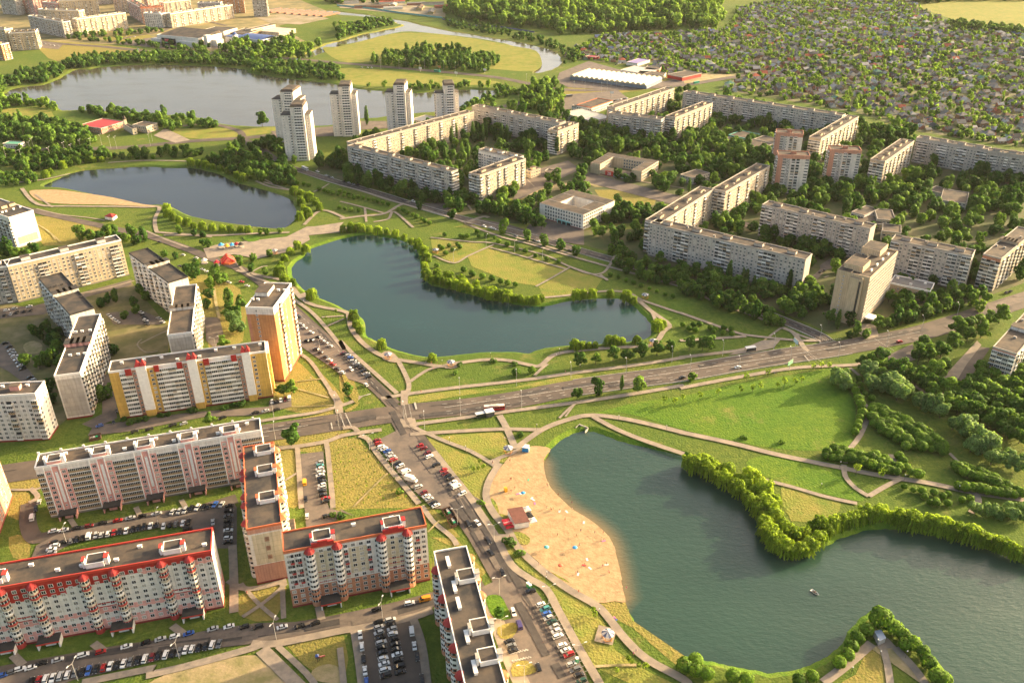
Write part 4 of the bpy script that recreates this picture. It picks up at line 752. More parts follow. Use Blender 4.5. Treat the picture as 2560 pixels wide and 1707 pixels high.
grey('long grey front block above the boulevard trees', ('B',130,850), ('B',2215,1338), ('B',2295,1278), 27.5, 'wwwwwwwbbbb', W_GREY, huts=5, sides={'r':'.'}, depth=13)
grey('dark grey block with pierced screens behind the long front block', ('B',1632,602), ('Q',618,72), ('Q',640,0), 27.5, 'bkbwwww', W_GREY2, huts=4, sides={'l':'.'}, depth=13)
grey('grey block immediately behind the beige hotel', ('Q',900,216), ('Q',1978,432), ('Q',2032,358), 27.5, 'bbwwwbbw', W_GREY, huts=3, sides={'r':'.'}, depth=13)
grey('block with a red top band on its gable near the right edge', ('f',2072,208), ('f',2197,240), ('f',2352,30), 26, 'bbb', W_SAND, huts=5, hut=(3.4,6,2.2), sides={'r':'wwb'}, overlays=[('f',0,1,23.2,25.8,W_TERRA)])
grey('block cut by the right edge with a red band under its roof', ('f',2140,842), ('f',2302,892), ('f',2440,600), 22, 'bb', W_WHITE, huts=3, hut=(4,6,2.2), sides={'r':'wb','l':'w'}, overlays=[('f',0,1,18.9,21.8,W_TERRA)], depth=70)
# pink towers
def pink(label, A, B, Cc, H):
    r = bld('tower_block', label, A, B, Cc, H, W_WHITE, front='.kvbb', sides={'l':'b.b','r':'bb'}, mod=4.2, floors=12, fh=(H-2)/12.6, roof=M_BITB, trim=W_PEACH, huts=1, hutwall=W_PEACH, cat='tower block', group='pink towers', overlays=[('f',0,.22,2,H-.3,W_PEACH),('f',.22,.40,2,H-3,W_PAVE),('f',.22,1,H-3,H-.3,W_PEACH),('r',0,1,H-3,H-.3,W_PEACH),('l',0,1,H-3,H-.3,W_PEACH)], depth=15)
pink('pink and white tower with a yellow roof box, rearmost of three', ('Y',182,222), ('Y',392,236), ('Y',405,200), 35.5)
pink('pink and white tower with pierced screen, front left of three', ('Y',202,392), ('Y',445,402), ('Y',450,375), 37.5)
pink('pink and white tower standing right of the other two', ('Y',598,352), ('Y',838,362), ('Y',845,330), 34.5)
# hotel
r = bld('hotel_building', 'tall beige hotel with sunlit window grid at the avenue corner', ('Q',615,728), ('Q',985,372), ('Q',430,540), 35.5, W_BEIGE, front='g', sides={'l':'..s.'}, mod=2.7, fh=2.75, z0=3.2, floors=11, roof=M_BITB, trim=W_BEIGE, cat='hotel', depth=13, cap=100)
L, D, H = root_info[r.name][:3]
part(r, 'rear_wing', MB().box(-.0,L*.62,D+.02,D+9,0,H+.6,0).box(.3,L*.62-.3,D+.3,D+8.7,H+.6,H+.7,1), [W_BEIGE, M_BITB])
part(r, 'stair_tower', MB().box(-2.6,-.02,4.0,12.4,0,H-1.5,0).box(-2.9,-2.62,4.4,5.8,2,H-3,1).box(-3.4,-2.62,3.2,4.2,0,H+.2,0), [W_BEIGE, M_GLASS])
for a, b in ((.10,.36),(.70,1.0)): part(r, 'plant_room', MB().box(L*a,L*b,D*.55,D+7,H-.05,H+4.2,0).box(L*a+.4,L*b-.4,D*.55+.4,D+6.6,H+4.2,H+4.3,1), [W_BEIGE, M_BITB])
for i in range(4): part(r, 'ventilation_shaft', MB().box(L*(.2+.2*i),L*(.2+.2*i)+2.4,3,4,H-.05,H+1.5), M_TRIM)
part(r, 'entrance_canopy', MB().box(6,14,-8,-.2,3.4,4.3,0).box(6,6.8,-8,-7,0,3.4,0).box(13.2,14,-8,-1,0,3.4,0), M_TRIM)
for k in range(11): link('window', UNIT['s'][0], r, loc=(-.01, D+4, 3.2+2.75*k), rz=-pi/2)
bld('annex_building', 'low grey annex wing reaching right from the hotel', ('Q',880,790), ('Q',1420,905), ('Q',1560,815), 9.5, W_BEIGE, front='..vvv', sides={'r':'.'}, mod=2.6, floors=2, fh=3.6, roof=mat('grey_roof_felt',(.16,.155,.15),.9,var=.2,scale=.2), cat='annex', vents=3)

# ------------------------------------------------------------------ white sixteen-storey towers by the lake
def lake_tower(label, A, B, H):
    """stepped tower: two wings and a taller core"""
    A_, B_ = at(*A, z=H), at(*B, z=H); u = (B_-A_).normalized(); v = Vector((-u.y,u.x,0)); W_ = (B_-A_).length; D_ = W_*.8
    root = empty('tower_block', (A_.x,A_.y,0), math.atan2(u.y,u.x)); tag(root, label, 'tower block', 'white towers by the lake')
    FOOT.append([(p.x,p.y) for p in (A_,B_,B_+v*D_,A_+v*D_)])
    a, b = W_*.36, W_*.82
    MB().box(0,a,0,D_*.8,0,H,top=False).build('wall', W_WHITE, root); MB().box(a,b,-W_*.06,D_,0,H+9,top=False).build('core_wall', W_WHITE, root); MB().box(b,W_,D_*.12,D_*.85,0,H,top=False).build('wing_wall', W_WHITE, root)
    MB().box(-.2,a,-.2,D_*.8,H,H+.5,0).build('wing_roof', M_BIT, root); MB().box(b,W_+.2,D_*.1,D_*.85+.2,H,H+.5,0).build('wing_roof', M_BIT, root)
    zt = H+9; o = MB().add([(a-.3,-W_*.06-.3,zt),(b+.3,-W_*.06-.3,zt),(b+.3,D_,zt),(a-.3,D_,zt),(a+1,1,zt+2.2),(b-1,1,zt+2.2),(b-1,D_-1,zt+2.2),(a+1,D_-1,zt+2.2)], [[0,1,5,4],[1,2,6,5],[2,3,7,6],[3,0,4,7],[4,5,6,7]]).build('mansard_roof', M_BITB, root)
    fh = (H-1.5)/16
    for k in range(16):
        z = 1.5+fh*k
        link('balcony', UNIT['B'][k % 2], root, loc=(a*.8,0,z)).scale = (.55,1,1); link('balcony', UNIT['B'][0], root, loc=(a+(b-a)*.55,-W_*.06,z)).scale = ((b-a)*.62/3.2,1,1)
        link('window', UNIT['s'][0], root, loc=(a*.25,-.01,z)); link('window', UNIT['s'][0], root, loc=(b+(W_-b)*.5,D_*.12-.01,z)); link('window', UNIT['s'][0], root, loc=(a+(b-a)*.1,-W_*.06-.01,z))
        link('balcony', UNIT['c'][0], root, loc=(0,D_*.55,z), rz=-pi/2)
    for k in range(3): link('balcony', UNIT['B'][0], root, loc=(a+(b-a)*.6,-W_*.06,H+.3+2.8*k)).scale = ((b-a)*.5/3.2,1,1)
lake_tower('white stepped tower rising behind another tower, its twin, by the lake', ('D',100,262), ('D',470,268), 49)
lake_tower('white stepped tower in front of its twin, nearest the far pond', ('D',220,478), ('D',605,470), 49)
lake_tower('white stepped tower with green ground floor, alone before the lake', ('D',876,198), ('D',1222,190), 49)
lake_tower('white stepped tower right of the lone poplar by the lake', ('D',1615,172), ('D',1945,172), 49)

lake_tower('white stepped tower behind the long sunlit block, rightmost by the lake', ('b',652,642), ('b',812,636), 49)
# ------------------------------------------------------------------ schools, kindergartens, halls
def court_school(label, A, B, Cc, H, wall, w=12, front='w', cat='school', plinth=M_PLINTH, floors=3, roof=M_BITB, trim=M_TRIMG, front_h=None):
    """four wings round an open court"""
    A, B, Cc = [at(*p, z=H) for p in (A, B, Cc)]; u = (B-A); L = u.length; u.normalize(); v = Vector((-u.y,u.x,0)); D = abs((Cc-A).dot(v))
    root = empty('school_building', (A.x,A.y,0), math.atan2(u.y,u.x)); tag(root, label, cat)
    FOOT.append([(p.x,p.y) for p in (A,B,B+v*D,A+v*D)])
    w = min(w, L*.3, D*.32); fhh = front_h or H
    for x0,x1,y0,y1,h in ((0,L,0,w,fhh),(0,L,D-w,D,H),(0,w,w,D-w,H),(L-w,L,w,D-w,H)):
        MB().box(x0,x1,y0,y1,0,h-.4,top=False).build('wall', wall, root)
        MB().box(x0,x1,y0,y1,h-.4,h,1).box(x0+.4,x1-.4,y0+.4,y1-.4,h,h+.08,0).build('roof', [roof, trim], root)
    MB().box(-.08,L+.08,-.08,0,0,1.0).build('plinth', plinth, root)
    cells = []
    nfl = floors; fh = (H-1.2)/nfl
    for k in range(nfl):
        z = .9+fh*k
        if not front_h:
            for i in range(int(L/2.9)): cells.append((Vector(((i+.5)*2.9,0,z)),0))
        for i in range(int(D/2.9)): cells.append((Vector((L,(i+.5)*2.9,z)),pi/2)); cells.append((Vector((0,(i+.5)*2.9,z)),-pi/2))
        for i in range(int((L-2*w)/2.9)): cells.append((Vector((w+(i+.5)*2.9,D-w,z)),0))
        for i in range(int((D-2*w)/2.9)): cells.append((Vector((w,w+(i+.5)*2.9,z)),pi/2))
    cells.sort(key=lambda c: ((A+u*c[0].x+v*c[0].y)-EYEP).length)
    for p, rz in cells[:99]: link('window', brng.choice(UNIT['g']), root, loc=p, rz=rz)
    return root, L, D, w
s1, L, D, w = court_school('white four storey school round a square court beside the boulevard', ('b',1365,1388), ('b',1665,1470), ('b',1872,1370), 14, W_WHITE, 13, floors=4)
part(s1, 'portico', MB().box(L*.42,L*.72,-.6,-.1,3.2,4.0,0).box(L*.42,L*.43,-.6,-.1,0,3.2,0).box(L*.52,L*.53,-.6,-.1,0,3.2,0).box(L*.62,L*.63,-.6,-.1,0,3.2,0).box(L*.43,L*.72,-.12,-.06,.2,3.2,1), [mat('turquoise_paint',(.25,.55,.52),.7), M_GLASS])
s2, L, D, w = court_school('sandy school round an open court with a red number sign', ('b',1715,1112), ('b',2065,1172), ('b',2240,1110), 11, W_CREAM, 11, floors=3, front_h=5.0)
for x0, x1 in ((0,w),(L-w,L)): part(s2, 'corner_wing', MB().box(x0,x1,-.5,w,0,11,0).box(x0+.4,x1-.4,0,w-.4,11,11.1,1), [W_CREAM, M_BITB])
sg = part(s2, 'number_sign', MB().box(L*.30,L*.30+9,-.75,-.55,.8,5.6), mat('sign_red',(.50,.03,.02),.5))
fc = bpy.data.curves.new('sign_number', 'FONT'); fc.body = '28'; fc.size = 4.6; fc.align_x = 'CENTER'; fc.extrude = .05; fc.materials.append(M_TRIM)
fo = text_object('sign_number', fc, sg); fo.rotation_euler = (pi/2,0,0); fo.location = (L*.30+4.5,-.82,1.5)
part(s2, 'front_panel', MB().box(L*.42,L*.72,-.3,-.1,.6,3.6), mat('pale_blue_paint',(.45,.58,.60),.7))
def lowb(nm, label, A, B, Cc, H, wall, cat, front='W', sides={'r':'W','l':'W'}, roof=M_BITB, **kw): return bld(nm, label, A, B, Cc, H, wall, front=front, sides=sides, mod=3.4, fh=3.3, z0=.9, floors=max(1,int(H/3.3)), roof=roof, trim=kw.pop('trim',M_TRIMG), cat=cat, parapet=.5, **kw)
lowb('kindergarten', 'aqua painted kindergarten wing with grey roof, left of the pink towers', ('c',332,925), ('c',462,952), ('c',506,912), 7, W_AQUA, 'kindergarten', trim=W_AQUA)
lowb('kindergarten', 'pale aqua kindergarten wing next to the rear pink tower', ('c',500,955), ('c',640,985), ('c',650,945), 7, W_AQUA, 'kindergarten')
lowb('kindergarten', 'kindergarten wing with brown roof nearest the wood, aqua walls', ('c',412,990), ('c',560,1020), ('c',610,975), 7, W_AQUA, 'kindergarten'); lowb('kindergarten', 'small beige kindergarten wing beside aqua walls', ('c',285,950), ('c',375,978), ('c',415,950), 6, W_CREAM, 'kindergarten')
lowb('school_annex', 'low grey school annex at the right end of the open court school', ('c',0,1195), ('c',92,1222), ('c',185,1180), 7, W_GREY, 'school annex')
lowb('nursery_building', 'flat grey nursery between rounded trees at the right', ('c',1780,1370), ('c',1960,1395), ('c',1988,1320), 7, W_GREY, 'nursery'); lowb('nursery_wing', 'grey nursery wing half hidden by trees at the right', ('c',1690,1300), ('c',1850,1340), ('c',1900,1310), 6, W_GREY, 'nursery')
lowb('shop_building', 'white roof block with sunlit end behind the dark grey block', ('c',1172,1450), ('c',1260,1475), ('c',1320,1420), 8, W_WHITE, 'shop'); lowb('shop_building', 'beige flat roofed hall beside the dark grey block', ('c',1350,1500), ('c',1475,1510), ('c',1492,1440), 8, W_CREAM, 'shop'); lowb('shop_building', 'long low brown roofed shop behind the dark grey block', ('c',1150,1500), ('c',1400,1540), ('c',1660,1530), 6, W_CREAM, 'shop')
lowb('shop_building', 'cream shop hall above the hotel, terraced brown roof', ('Q',780,95), ('Q',1030,125), ('Q',1100,30), 9, W_CREAM, 'shop'); lowb('boiler_house', 'cream boiler house with a roof box beside the dirt lot', ('A',1640,262), ('A',1770,222), ('A',1690,205), 8, W_CREAM, 'boiler house', huts=1); lowb('substation', 'small cream substation in the grass near the school court', ('A',1825,258), ('A',1935,275), ('A',1975,240), 4, W_PALE, 'substation')
lowb('market_hall', 'two storey hall with brown roof and red stripe facing the terminal', ('X',640,695), ('X',915,600), ('X',780,545), 9, W_WHITE, 'hall', trim=M_ORTRIM); lowb('glazed_hall', 'white framed hall with open truss roof left of the grey blocks', ('X',240,760), ('X',640,880), ('X',830,790), 8, W_WHITE, 'hall', roof=mat('pale_roof_sheet',(.50,.46,.40),.6,var=.3,scale=.3), depth=34)
lowb('hall_forecourt', 'white arcade front of the brown roofed hall', ('X',370,668), ('X',642,712), ('X',660,690), 7, W_WHITE, 'arcade', depth=6)
lowb('garage_building', 'grey roofed white hall between two lake towers', ('D',1965,528), ('D',2120,560), ('D',2280,495), 7, W_WHITE, 'garage', roof=mat('slate_roof',(.15,.16,.17),.8))
lowb('brick_house', 'long orange brick building among trees by the lake', ('a',540,858), ('a',690,880), ('a',760,820), 7, W_TERRA, 'house', roof=M_REDTILE); lowb('lake_villa', 'cream two storey villa with brown roof by the lake', ('a',905,855), ('a',1000,868), ('a',1030,838), 8, W_CREAM, 'villa', roof=M_BITB); lowb('green_roof_house', 'white house with green roof at the left edge by the highway', ('a',15,985), ('a',120,990), ('a',152,970), 5, W_WHITE, 'house', roof=mat('green_roof',(.10,.30,.20),.7))
r = lowb('chapel', 'small yellow chapel with a little tower among trees', ('a',840,850), ('a',905,885), ('a',912,868), 7, W_PALE, 'chapel'); part(r, 'bell_tower', MB().box(1,4,1,4,7,13,0).lathe([(2.3,13),(1.6,15),(.2,17.5)],2.5,2.5,8,1), [W_PALE, M_BITB])
# market hall with a saw-tooth of pale vaults
A, B, E_ = at('X',350,255,7), at('X',1260,365,7), at('X',520,165,7)
u = (B-A).normalized(); v = Vector((-u.y,u.x,0)); L = (B-A).length*1.12; D = (E_-A).dot(v)
mk = empty('covered_market', (A.x,A.y,0), math.atan2(u.y,u.x)); tag(mk, 'wide covered market of pale parallel vaults beside the terminal', 'market'); FOOT.append([(p.x,p.y) for p in (A,B,B+v*D,A+v*D)])
part(mk, 'wall', MB().box(0,L,0,D,0,5.2), mat('blue_grey_wall',(.20,.24,.30),.8,var=.2,scale=.3))
nb_ = 15
for k in range(nb_):
    x0, x1 = L*k/nb_, L*(k+1)/nb_; mb = MB(); V = []
    for y in (-2, D): V += [(x0+.1,y,5.2),(x0+.2*(x1-x0),y,7.3),((x0+x1)/2,y,8.3),(x1-.2*(x1-x0),y,7.3),(x1-.1,y,5.2)]
    mb.add(V, [[0,1,6,5],[1,2,7,6],[2,3,8,7],[3,4,9,8],[4,3,2,1,0],[5,6,7,8,9]]); part(mk, 'vault', mb, mat('cream_roof_sheet',(.62,.52,.36),.6,var=.15,scale=.2))
lowb('shop_building', 'red fronted shop on the market square', ('X',1650,250), ('X',1850,290), ('X',2030,220), 6, W_RED, 'shop', front='.', roof=M_BITB, sides={}); lowb('shop_building', 'orange fronted shop behind the market vaults', ('X',1345,180), ('X',1540,190), ('X',1590,140), 6, W_ORANGE, 'shop', front='.', sides={}); lowb('shop_building', 'glassy pale hall right of the market vaults', ('X',1010,190), ('X',1330,240), ('X',1340,150), 6, W_WHITE, 'shop', roof=mat('pale_roof_sheet',(.5,.46,.4),.6), sides={}); lowb('shop_building', 'cream shop with round blue windows on the market square', ('X',1240,240), ('X',1600,262), ('X',1640,225), 6, W_PALE, 'shop', front='..w..', sides={}); lowb('filling_station', 'violet roofed shelter behind the market', ('X',1100,85), ('X',1250,105), ('X',1390,50), 5, W_WHITE, 'shelter', roof=mat('violet_roof',(.22,.18,.36),.6), front='.', sides={}); lowb('shop_building', 'red roofed shed near the river bend', ('X',560,8), ('X',690,22), ('X',710,2), 4, W_RED, 'shed', roof=M_REDTILE, front='.', sides={})
# sports halls beyond the lake
r = bld('sports_arena', 'white arena with dark sloping roof and glazed front beyond the lake', ('W',330,470), ('W',880,520), ('W',1000,400), 15, W_WHITE, front='.', sides={'r':'vv'}, mod=4, floors=2, fh=4, roof=M_BIT, trim=M_TRIM, cat='arena', depth=60)
L, D, H = root_info[r.name][:3]; part(r, 'glass_front', MB().box(L*.12,L*.45,-1.5,-.1,1,11), M_GLASS); part(r, 'screen', MB().box(L*.2,L*.3,-1.9,-1.6,5,10,0).box(L*.2,L*.3,-1.9,-1.6,2.6,5,1), [mat('screen_red',(.5,.06,.08),.5), mat('screen_green',(.08,.32,.12),.5)]); part(r, 'side_wing', MB().box(-12,L*.1,-4,14,0,9), W_WHITE); part(r, 'side_wing', MB().box(L*.55,L,-5,-.1,0,9), W_WHITE); part(r, 'corner_tower', MB().box(L+6,L+14,8,18,0,20), W_WHITE); part(r, 'side_wing', MB().box(L+.1,L+26,18,36,0,11), W_WHITE)
part(r, 'sloping_roof', MB().add([(2,2,H+.1),(L-2,2,H+.1),(L-2,D-2,H+6),(2,D-2,H+6),(2,D-2,H-.5),(L-2,D-2,H-.5)], [[0,1,2,3],[3,2,5,4],[1,5,2],[0,3,4]]), [M_BIT])
M_BLUER = mat('blue_metal_roof', (.05,.09,.24), .45, col2=(.08,.12,.28), scale=.2)
r = bld('swimming_hall', 'sports hall with blue vaulted roof and white tower beyond the lake', ('W',1400,510), ('W',1725,545), ('W',1830,440), 11, W_WHITE, front='.k', sides={'r':'.'}, mod=4, floors=2, fh=4, roof=M_BLUER, cat='sports hall', depth=45)
L, D, H = root_info[r.name][:3]; part(r, 'curved_roof', MB().add([(x,y,H+.1+4*math.sin(pi*(y/D)*.9)) for y in np.linspace(0,D,7) for x in (-1,L+1)], [[2*i,2*i+1,2*i+3,2*i+2] for i in range(6)]), M_BLUER); part(r, 'corner_tower', MB().box(-9,-2,-2,5,0,16,0).lathe([(4.6,16),(2.5,19),(.1,24)],-5.5,1.5,8,1), [W_WHITE, M_BLUER]); part(r, 'side_wing', MB().box(-32,-9.1,2,26,0,11,0).box(-32,-9.1,2,26,11,12,1), [W_WHITE, M_BLUER]); part(r, 'side_wing', MB().box(L+.1,L+40,6,30,0,9), W_WHITE)
lowb('sports_hall', 'pale domed hall right of the blue roofed hall', ('W',1720,420), ('W',1960,440), ('W',2100,380), 8, W_CREAM, 'hall', roof=mat('cream_roof_sheet',(.6,.5,.36),.6)); lowb('office_building', 'long cream office slab behind the blue roofed hall', ('W',1590,400), ('W',1915,330), ('W',1910,285), 12, W_PALE, 'office', depth=14); lowb('depot_hall', 'brown vaulted hall between arena and blue roof', ('W',1310,440), ('W',1560,450), ('W',1640,385), 10, W_BROWN, 'hall', roof=M_BITB, front='.', sides={}); lowb('depot_hall', 'dark flat hall behind the white arena', ('W',920,410), ('W',1220,425), ('W',1350,372), 9, W_WHITE, 'hall', roof=M_BIT)
sheet('dry_verge', 'F -60,150 -60,20 300,-30 640,-20 760,30 640,60 700,95 560,120 420,118 300,105 100,95', mat('estate_ground', (.26,.20,.085), .95, col2=(.12,.115,.045), scale=.03, detail=9), GP, 0)
# apartment towers at the far left
def far(label, A, B, Cc, H=30, wall=W_CREAM, front='wbwbw', **kw): return bld('apartment_block', label, A, B, Cc, H, wall, front=front, sides={'l':'wb','r':'wb'}, mod=kw.pop('mod',4.5), roof=M_BITB, huts=kw.pop('huts',3), group='apartment blocks beyond the lake', cap=60, depth=kw.pop('depth',16), fh=3.0, **kw)
far('golden balconied block with green hoarding gap beside it, beyond the lake', ('U',1020,260), ('U',1680,175), ('U',1560,150), 30, W_CREAM, huts=5); far('grey shaded block running down to a gable with a teal mural', ('U',370,215), ('U',830,300), ('U',930,280), 29, W_GREY, huts=4)
far('cream stepped block behind the mural block', ('U',500,130), ('U',1050,150), ('U',1100,110), 34, W_CREAM, huts=4); far('cream block with red stripe at the top edge, leftmost', ('U',190,-60), ('U',430,-20), ('U',470,-60), 36, W_PINK, huts=2); far('pale tall block at the left edge of the top row', ('U',-20,-40), ('U',190,-20), ('U',200,-70), 36, W_GREY, huts=2)
far('golden rounded block at the left edge above the lake', ('U',110,450), ('U',470,430), ('U',420,390), 30, W_CREAM, huts=4, depth=34); far('cream slab left of the golden rounded block, cut by the edge', ('U',-160,380), ('U',60,400), ('U',70,350), 34, W_CREAM, huts=2); far('orange footed block at the very left edge', ('U',-120,590), ('U',10,600), ('U',20,540), 26, W_ORANGE, huts=1)
far('white banded slab left of the golden block row', ('W',150,180), ('W',385,190), ('W',465,190), 27, W_WHITE, 'kk', huts=2); far('golden block row with eight rounded bays beyond the arena', ('W',510,190), ('W',1345,70), ('W',1340,55), 27, W_CREAM, 'wbbw', huts=6); far('peach block with orange roof behind the white banded slab', ('W',115,110), ('W',390,90), ('W',400,65), 33, W_PEACH, roof_m=None, huts=3) if False else far('peach block with orange parapet behind the white banded slab', ('W',115,110), ('W',390,90), ('W',400,65), 33, W_PEACH, trim=M_ORTRIM, huts=3)
far('grey tower alone near the top edge right of the estates', ('W',1600,-20), ('W',1790,-25), ('W',1800,-60), 38, W_GREY, 'bwb', huts=1); far('cream block with brown stripes behind the golden row', ('W',870,45), ('W',1180,40), ('W',1200,10), 30, W_GREY, huts=3); far('golden end block at the top of the estate', ('W',1170,-40), ('W',1480,-50), ('W',1500,-80), 36, W_ORANGE, huts=2); far('pale block above the peach block at the top edge', ('W',420,40), ('W',780,0), ('W',800,-20), 33, W_CREAM, huts=4); far('rose block at the top edge beside the wooded gap', ('W',-70,10), ('W',100,100), ('W',120,40), 32, W_PINK, huts=3); far('cream block at the top edge above the stepped block', ('U',780,20), ('U',1300,-10), ('U',1320,-60), 34, W_CREAM, huts=4); far('brick striped block between the top row and the stepped block', ('U',560,30), ('U',770,50), ('U',790,10), 28, W_PINK, huts=2)

for i, (x0, y0, x1, y1, hh, wl) in enumerate(((30,-90,330,-70,34,W_CREAM),(420,-110,700,-100,34,W_PINK),(760,-90,1040,-110,32,W_CREAM),(1100,-120,1500,-150,34,W_GREY),(1560,-110,1900,-140,30,W_CREAM),(1950,-90,2300,-130,32,W_PINK),(1500,-30,1780,-10,30,W_CREAM))):
    far(f"{'cream' if wl is W_CREAM else 'rose' if wl is W_PINK else 'grey'} block on the skyline of the estate, {ordw(i+1)} from the left", ('U',x0,y0), ('U',x1,y1), ('U',x1,y1-45), hh, wl, huts=3)
# ------------------------------------------------------------------ trees
trng = random.Random(5); NR = np.random.default_rng(3)
def leaf_mat(name, c1, c2, trans=.35, rnd=.42):
    m = bpy.data.materials.new(name); m.use_nodes = True; n = m.node_tree.nodes; l = m.node_tree.links; b = n["Principled BSDF"]; out = n["Material Output"]
    b.inputs["Roughness"].default_value = .7; b.inputs["Specular IOR Level"].default_value = .15
    oi = n.new("ShaderNodeObjectInfo"); ge = n.new("ShaderNodeNewGeometry"); tc = n.new("ShaderNodeTexCoord"); no = n.new("ShaderNodeTexNoise"); no.inputs["Scale"].default_value = .9; no.inputs["Detail"].default_value = 4; l.new(tc.outputs["Object"], no.inputs["Vector"])
    mx = n.new("ShaderNodeMix"); mx.data_type = 'RGBA'; mx.inputs[6].default_value = (*c1,1); mx.inputs[7].default_value = (*c2,1)
    ad = n.new("ShaderNodeMath"); ad.operation = 'ADD'; l.new(no.outputs["Fac"], ad.inputs[0]); mr0 = n.new("ShaderNodeMapRange"); mr0.inputs[3].default_value = -.35; mr0.inputs[4].default_value = .35; l.new(oi.outputs["Random"], mr0.inputs[0]); l.new(mr0.outputs[0], ad.inputs[1]); at_ = n.new('ShaderNodeAttribute'); at_.attribute_name = 'tint'; a2 = n.new('ShaderNodeMath'); a2.operation = 'ADD'; l.new(ad.outputs[0], a2.inputs[0]); l.new(at_.outputs['Fac'], a2.inputs[1]); l.new(a2.outputs[0], mx.inputs[0])
    hs = n.new("ShaderNodeHueSaturation"); mr = n.new("ShaderNodeMapRange"); mr.inputs[3].default_value = 1-rnd; mr.inputs[4].default_value = 1+rnd; l.new(ge.outputs["Random Per Island"], mr.inputs[0]); at2 = n.new('ShaderNodeAttribute'); at2.attribute_name = 'tint'; av = n.new('ShaderNodeMath'); av.operation = 'MULTIPLY_ADD'; av.inputs[1].default_value = .45; l.new(at2.outputs['Fac'], av.inputs[0]); l.new(mr.outputs[0], av.inputs[2]); ov = n.new('ShaderNodeMapRange'); ov.inputs[3].default_value = .82; ov.inputs[4].default_value = 1.22; l.new(oi.outputs['Random'], ov.inputs[0]); mv = n.new('ShaderNodeMath'); mv.operation = 'MULTIPLY'; l.new(av.outputs[0], mv.inputs[0]); l.new(ov.outputs[0], mv.inputs[1]); l.new(mv.outputs[0], hs.inputs["Value"]); l.new(mx.outputs[2], hs.inputs["Color"])
    l.new(hs.outputs[0], b.inputs["Base Color"])
    tr = n.new("ShaderNodeBsdfTranslucent"); gm = n.new('ShaderNodeVectorMath'); gm.operation = 'MULTIPLY'; gm.inputs[1].default_value = (1.75,1.65,1.1); l.new(hs.outputs[0], gm.inputs[0]); l.new(gm.outputs[0], tr.inputs[0]); ms = n.new("ShaderNodeMixShader"); ms.inputs[0].default_value = trans; l.new(b.outputs[0], ms.inputs[1]); l.new(tr.outputs[0], ms.inputs[2]); l.new(ms.outputs[0], out.inputs[0])
    MATS[name] = m; return m
L_TREE = leaf_mat('tree_leaves', (.052,.140,.020), (.130,.215,.030), .45); L_DARK = leaf_mat('dark_tree_leaves', (.044,.122,.022), (.098,.175,.028), .42); L_WILL = leaf_mat('willow_leaves', (.135,.235,.018), (.23,.315,.030), .5); L_BALL = leaf_mat('clipped_willow_leaves', (.068,.160,.016), (.135,.225,.022), .45); L_POP = leaf_mat('poplar_leaves', (.044,.112,.022), (.092,.165,.028), .42); L_PALE = leaf_mat('pale_willow_leaves', (.10,.195,.055), (.155,.24,.075), .45); L_YOUNG = leaf_mat('young_leaves', (.11,.20,.020), (.18,.26,.028), .45)
M_BARK = mat('tree_bark', (.12,.09,.065), .95, var=.4, scale=2.0)
def rot_rand(n, tilt_to=None):
    q = NR.normal(size=(n,3)); q /= np.linalg.norm(q, axis=1)[:,None]; return q
def cards(P, Nn, sx, sy, up=None):
    """irregular five-cornered leaf clumps at P, facing Nn (n,3), long axis along up if given"""
    n = len(P); r = NR.normal(size=(n,3)) if up is None else np.tile(up, (n,1)) + NR.normal(size=(n,3))*.15
    u = np.cross(Nn, r); u /= np.linalg.norm(u, axis=1)[:,None]+1e-9; v = np.cross(Nn, u)
    sx = np.broadcast_to(sx, (n,)); sy = np.broadcast_to(sy, (n,))
    ang = np.array([0.2, 1.5, 2.7, 3.9, 5.1]); V = np.empty((n,5,3))
    for k in range(5):
        rr = NR.uniform(.65, 1.15, n); V[:,k] = P + u*(np.cos(ang[k])*sx*rr)[:,None] + v*(np.sin(ang[k])*sy*rr)[:,None]
    return V
def leaf_mesh(name, V, normals, m):
    n = len(V); me = bpy.data.meshes.new(name); me.vertices.add(n*5); me.vertices.foreach_set('co', V.reshape(-1).astype(np.float32))
    me.loops.add(n*5); me.loops.foreach_set('vertex_index', np.arange(n*5, dtype=np.int32)); me.polygons.add(n); me.polygons.foreach_set('loop_start', np.arange(0, n*5, 5, dtype=np.int32))
    me.update(calc_edges=True); me.validate(); me.polygons.foreach_set('use_smooth', [True]*n)
    me.normals_split_custom_set_from_vertices(np.repeat(normals, 5, axis=0).tolist()); me.materials.append(m); return me
def lobes_cards(lobes, dens, size, flat=.55):
    """cards over a set of ellipsoid lobes (cx,cy,cz,rx,ry,rz); those buried in other lobes are dropped"""
    Ps, Ns = [], []
    for (cx,cy,cz,rx,ry,rz) in lobes:
        n = int(dens*(rx*ry+ry*rz+rx*rz)); d = rot_rand(n); sh = NR.uniform(.82, 1.08, n)[:,None]
        p = np.array([cx,cy,cz]) + d*np.array([rx,ry,rz])*sh; nn = d/np.array([rx,ry,rz]); nn /= np.linalg.norm(nn, axis=1)[:,None]
        keep = np.ones(n, bool)
        for (ax,ay,az,bx,by,bz) in lobes:
            if (ax,ay,az) == (cx,cy,cz): continue
            keep &= (((p-np.array([ax,ay,az]))/np.array([bx,by,bz]))**2).sum(1) > .72
        Ps.append(p[keep]); Ns.append(nn[keep])
    P = np.concatenate(Ps); N0 = np.concatenate(Ns); f = N0*flat + rot_rand(len(P))*(1-flat); f /= np.linalg.norm(f, axis=1)[:,None]
    s = NR.uniform(.7, 1.3, len(P))*size
    return cards(P, f, s, s), N0, P
